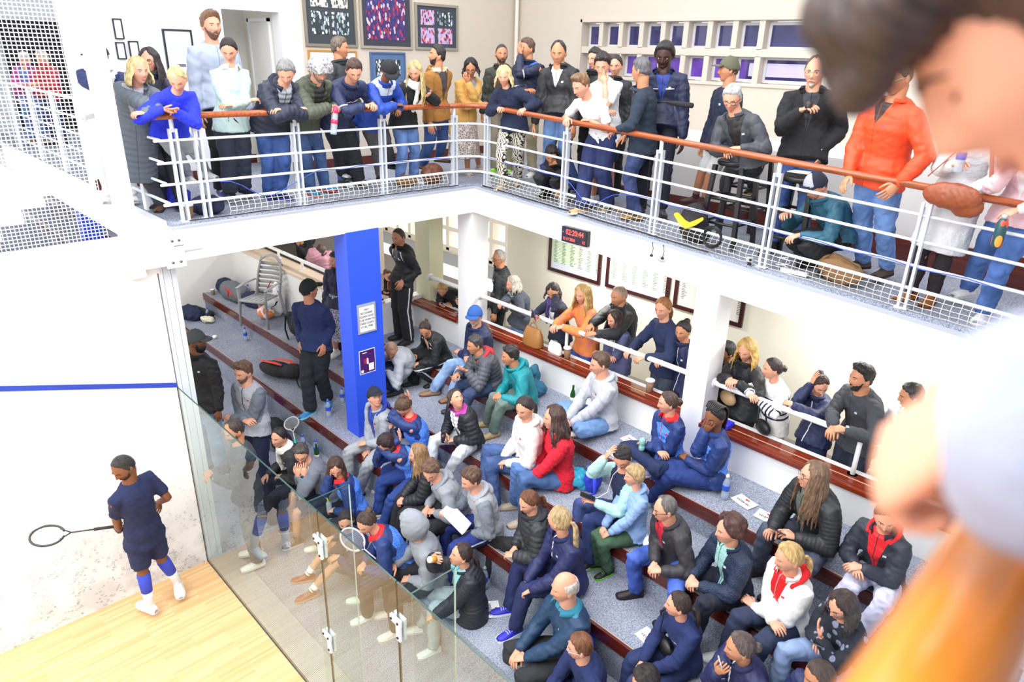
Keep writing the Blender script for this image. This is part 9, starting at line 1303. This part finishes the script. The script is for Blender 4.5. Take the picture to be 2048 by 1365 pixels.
g,f=grip('D3','R'); mb=MB(); mb.lathe(g+V(0,0,-.05),[(.026,0),(.030,.10)],14); part('dark_cup',mb,mat('dk','2c1c24',.3),None,props=P('dark cup in the hand of the open-mouthed person','cup'))
g,f=grip('F3','L'); 
r=thing('lime_topped_bottle','clear bottle with a lime top held on the lap beside the glass','bottle',tuple(g)); mb=MB(); mb.lathe(g+V(0,0,-.02),[(.028,0),(.03,.01),(.03,.11),(.014,.14)],14); part('bottle_body',mb,CLR,r); mb=MB(); mb.lathe(g+V(0,0,.12),[(.017,0),(.017,.035),(.01,.045)],12); part('bottle_cap',mb,mat('lime','c0e030',.4),r)
a=V(*PD['C8']['P']); 
r=thing('mint_shaker','mint shaker bottle on the lap of the cross-legged team-top person','bottle',(0,0,0)); q=V(*PD['C7']['P'])+V(-.16,-.25,.10); r.location=tuple(q); mb=MB(); mb.lathe(q,[(.026,0),(.032,.01),(.032,.05),(.026,.06),(.033,.07),(.033,.12),(.02,.135)],14); part('bottle_body',mb,mat('mint','8cc4c0',.4),r)
q=(V(*PD['E4']['WL'])+V(*PD['E4']['WR']))/2+V(-.02,-.04,.05); r=thing('white_box','flat white box held on the lap of the grey tracksuit person','box',tuple(q)); X=nrm(V(*PD['E4']['WL'])-V(*PD['E4']['WR'])); Y=nrm(np.cross(V(.1,.1,1),X)); Z=np.cross(X,Y); pp=[q+X*sx*.15+Y*sy*.09 for sx,sy in((-1,-1),(1,-1),(1,1),(-1,1))]; mb=MB(); mb.hexa([tuple(a-Z*.02) for a in pp]+[tuple(a+Z*.02) for a in pp]); part('box_body',mb,mat('boxw','f6f6f8',.5),r,False,bev=.008)
g,f=grip('F6','R'); racket('dark red and white squash racket in the hands of the hooded person',g+V(0,0,0),(-.75,-.25,.35),(.3,-.4,.8),.62,'d0c8cc','2a2024')
g,f=grip('PL','L'); racket('black squash racket held level by the player on court',g-V(.0,.02,0),(-.33,-.93,.10),(.45,-.35,.8),.68,'2a2a30','26262c')
mb=MB(); g,f=grip('E9','R'); mb.tube([g+V(0,0,.0),g+V(-.03,-.03,.12)],.004,8); part('white_stick',mb,mat('pw','f0eef4'),None,props=P('thin white stick held by the person with the greying bun','stick'))
bottle('grey-lidded dark shaker bottle on the lowest tier behind the clog wearer',2.72,1.66,.42,1.15,c=mat('capg','8aa8b4')) 
# body bags
def crossbag(i,label,c,off,sz=(.11,.05,.075),name='crossbody_bag'):
    o=PD[i]; P_=V(*o['P']);N_=V(*o['N']); az=math.radians(o['az']); f=V(math.cos(az),math.sin(az),0); r_=V(f[1],-f[0],0); k=o['k']; q=P_+f*(.19*k+off[0])+r_*off[1]+V(0,0,off[2]); r=thing(name,label,'bag',tuple(q)); mb=MB(); mb.ell(q,sz[0],sz[1],sz[2],16,12,0,np.stack([r_,f,V(0,0,1)],1)); part('bag_body',mb,mat('bagc'+c,c,.45,noise=.1,scale=10),r)
    mb=MB(); mb.tube([q+r_*sz[0]*.8,P_+r_*.20*k+V(0,0,.15)+f*.08,N_+r_*.14*k+f*.10+V(0,0,-.01),N_+r_*.12*k-f*.04+V(0,0,.045),],.009,8,flat=.4); mb.tube([q-r_*sz[0]*.8,P_+f*.19*k-r_*.02+V(0,0,.22),N_+f*.15*k+r_*.06-V(0,0,.14),N_+r_*.11*k+f*.09+V(0,0,.0)],.009,8,flat=.4); part('bag_strap',mb,mat('bagc'+c,c,.45,noise=.1,scale=10),r)
crossbag('B9','tan cross-body bag worn by the golden-haired person in black','b89a70',(.02,.03,.12)); crossbag('B10','black cross-body bag worn over the striped sweater','1c1c20',(.02,-.1,.0)); crossbag('E8','black shoulder bag on the lap of the navy sweatshirt person','16161a',(-.02,.05,.10))
print('objects',len(bpy.data.objects))
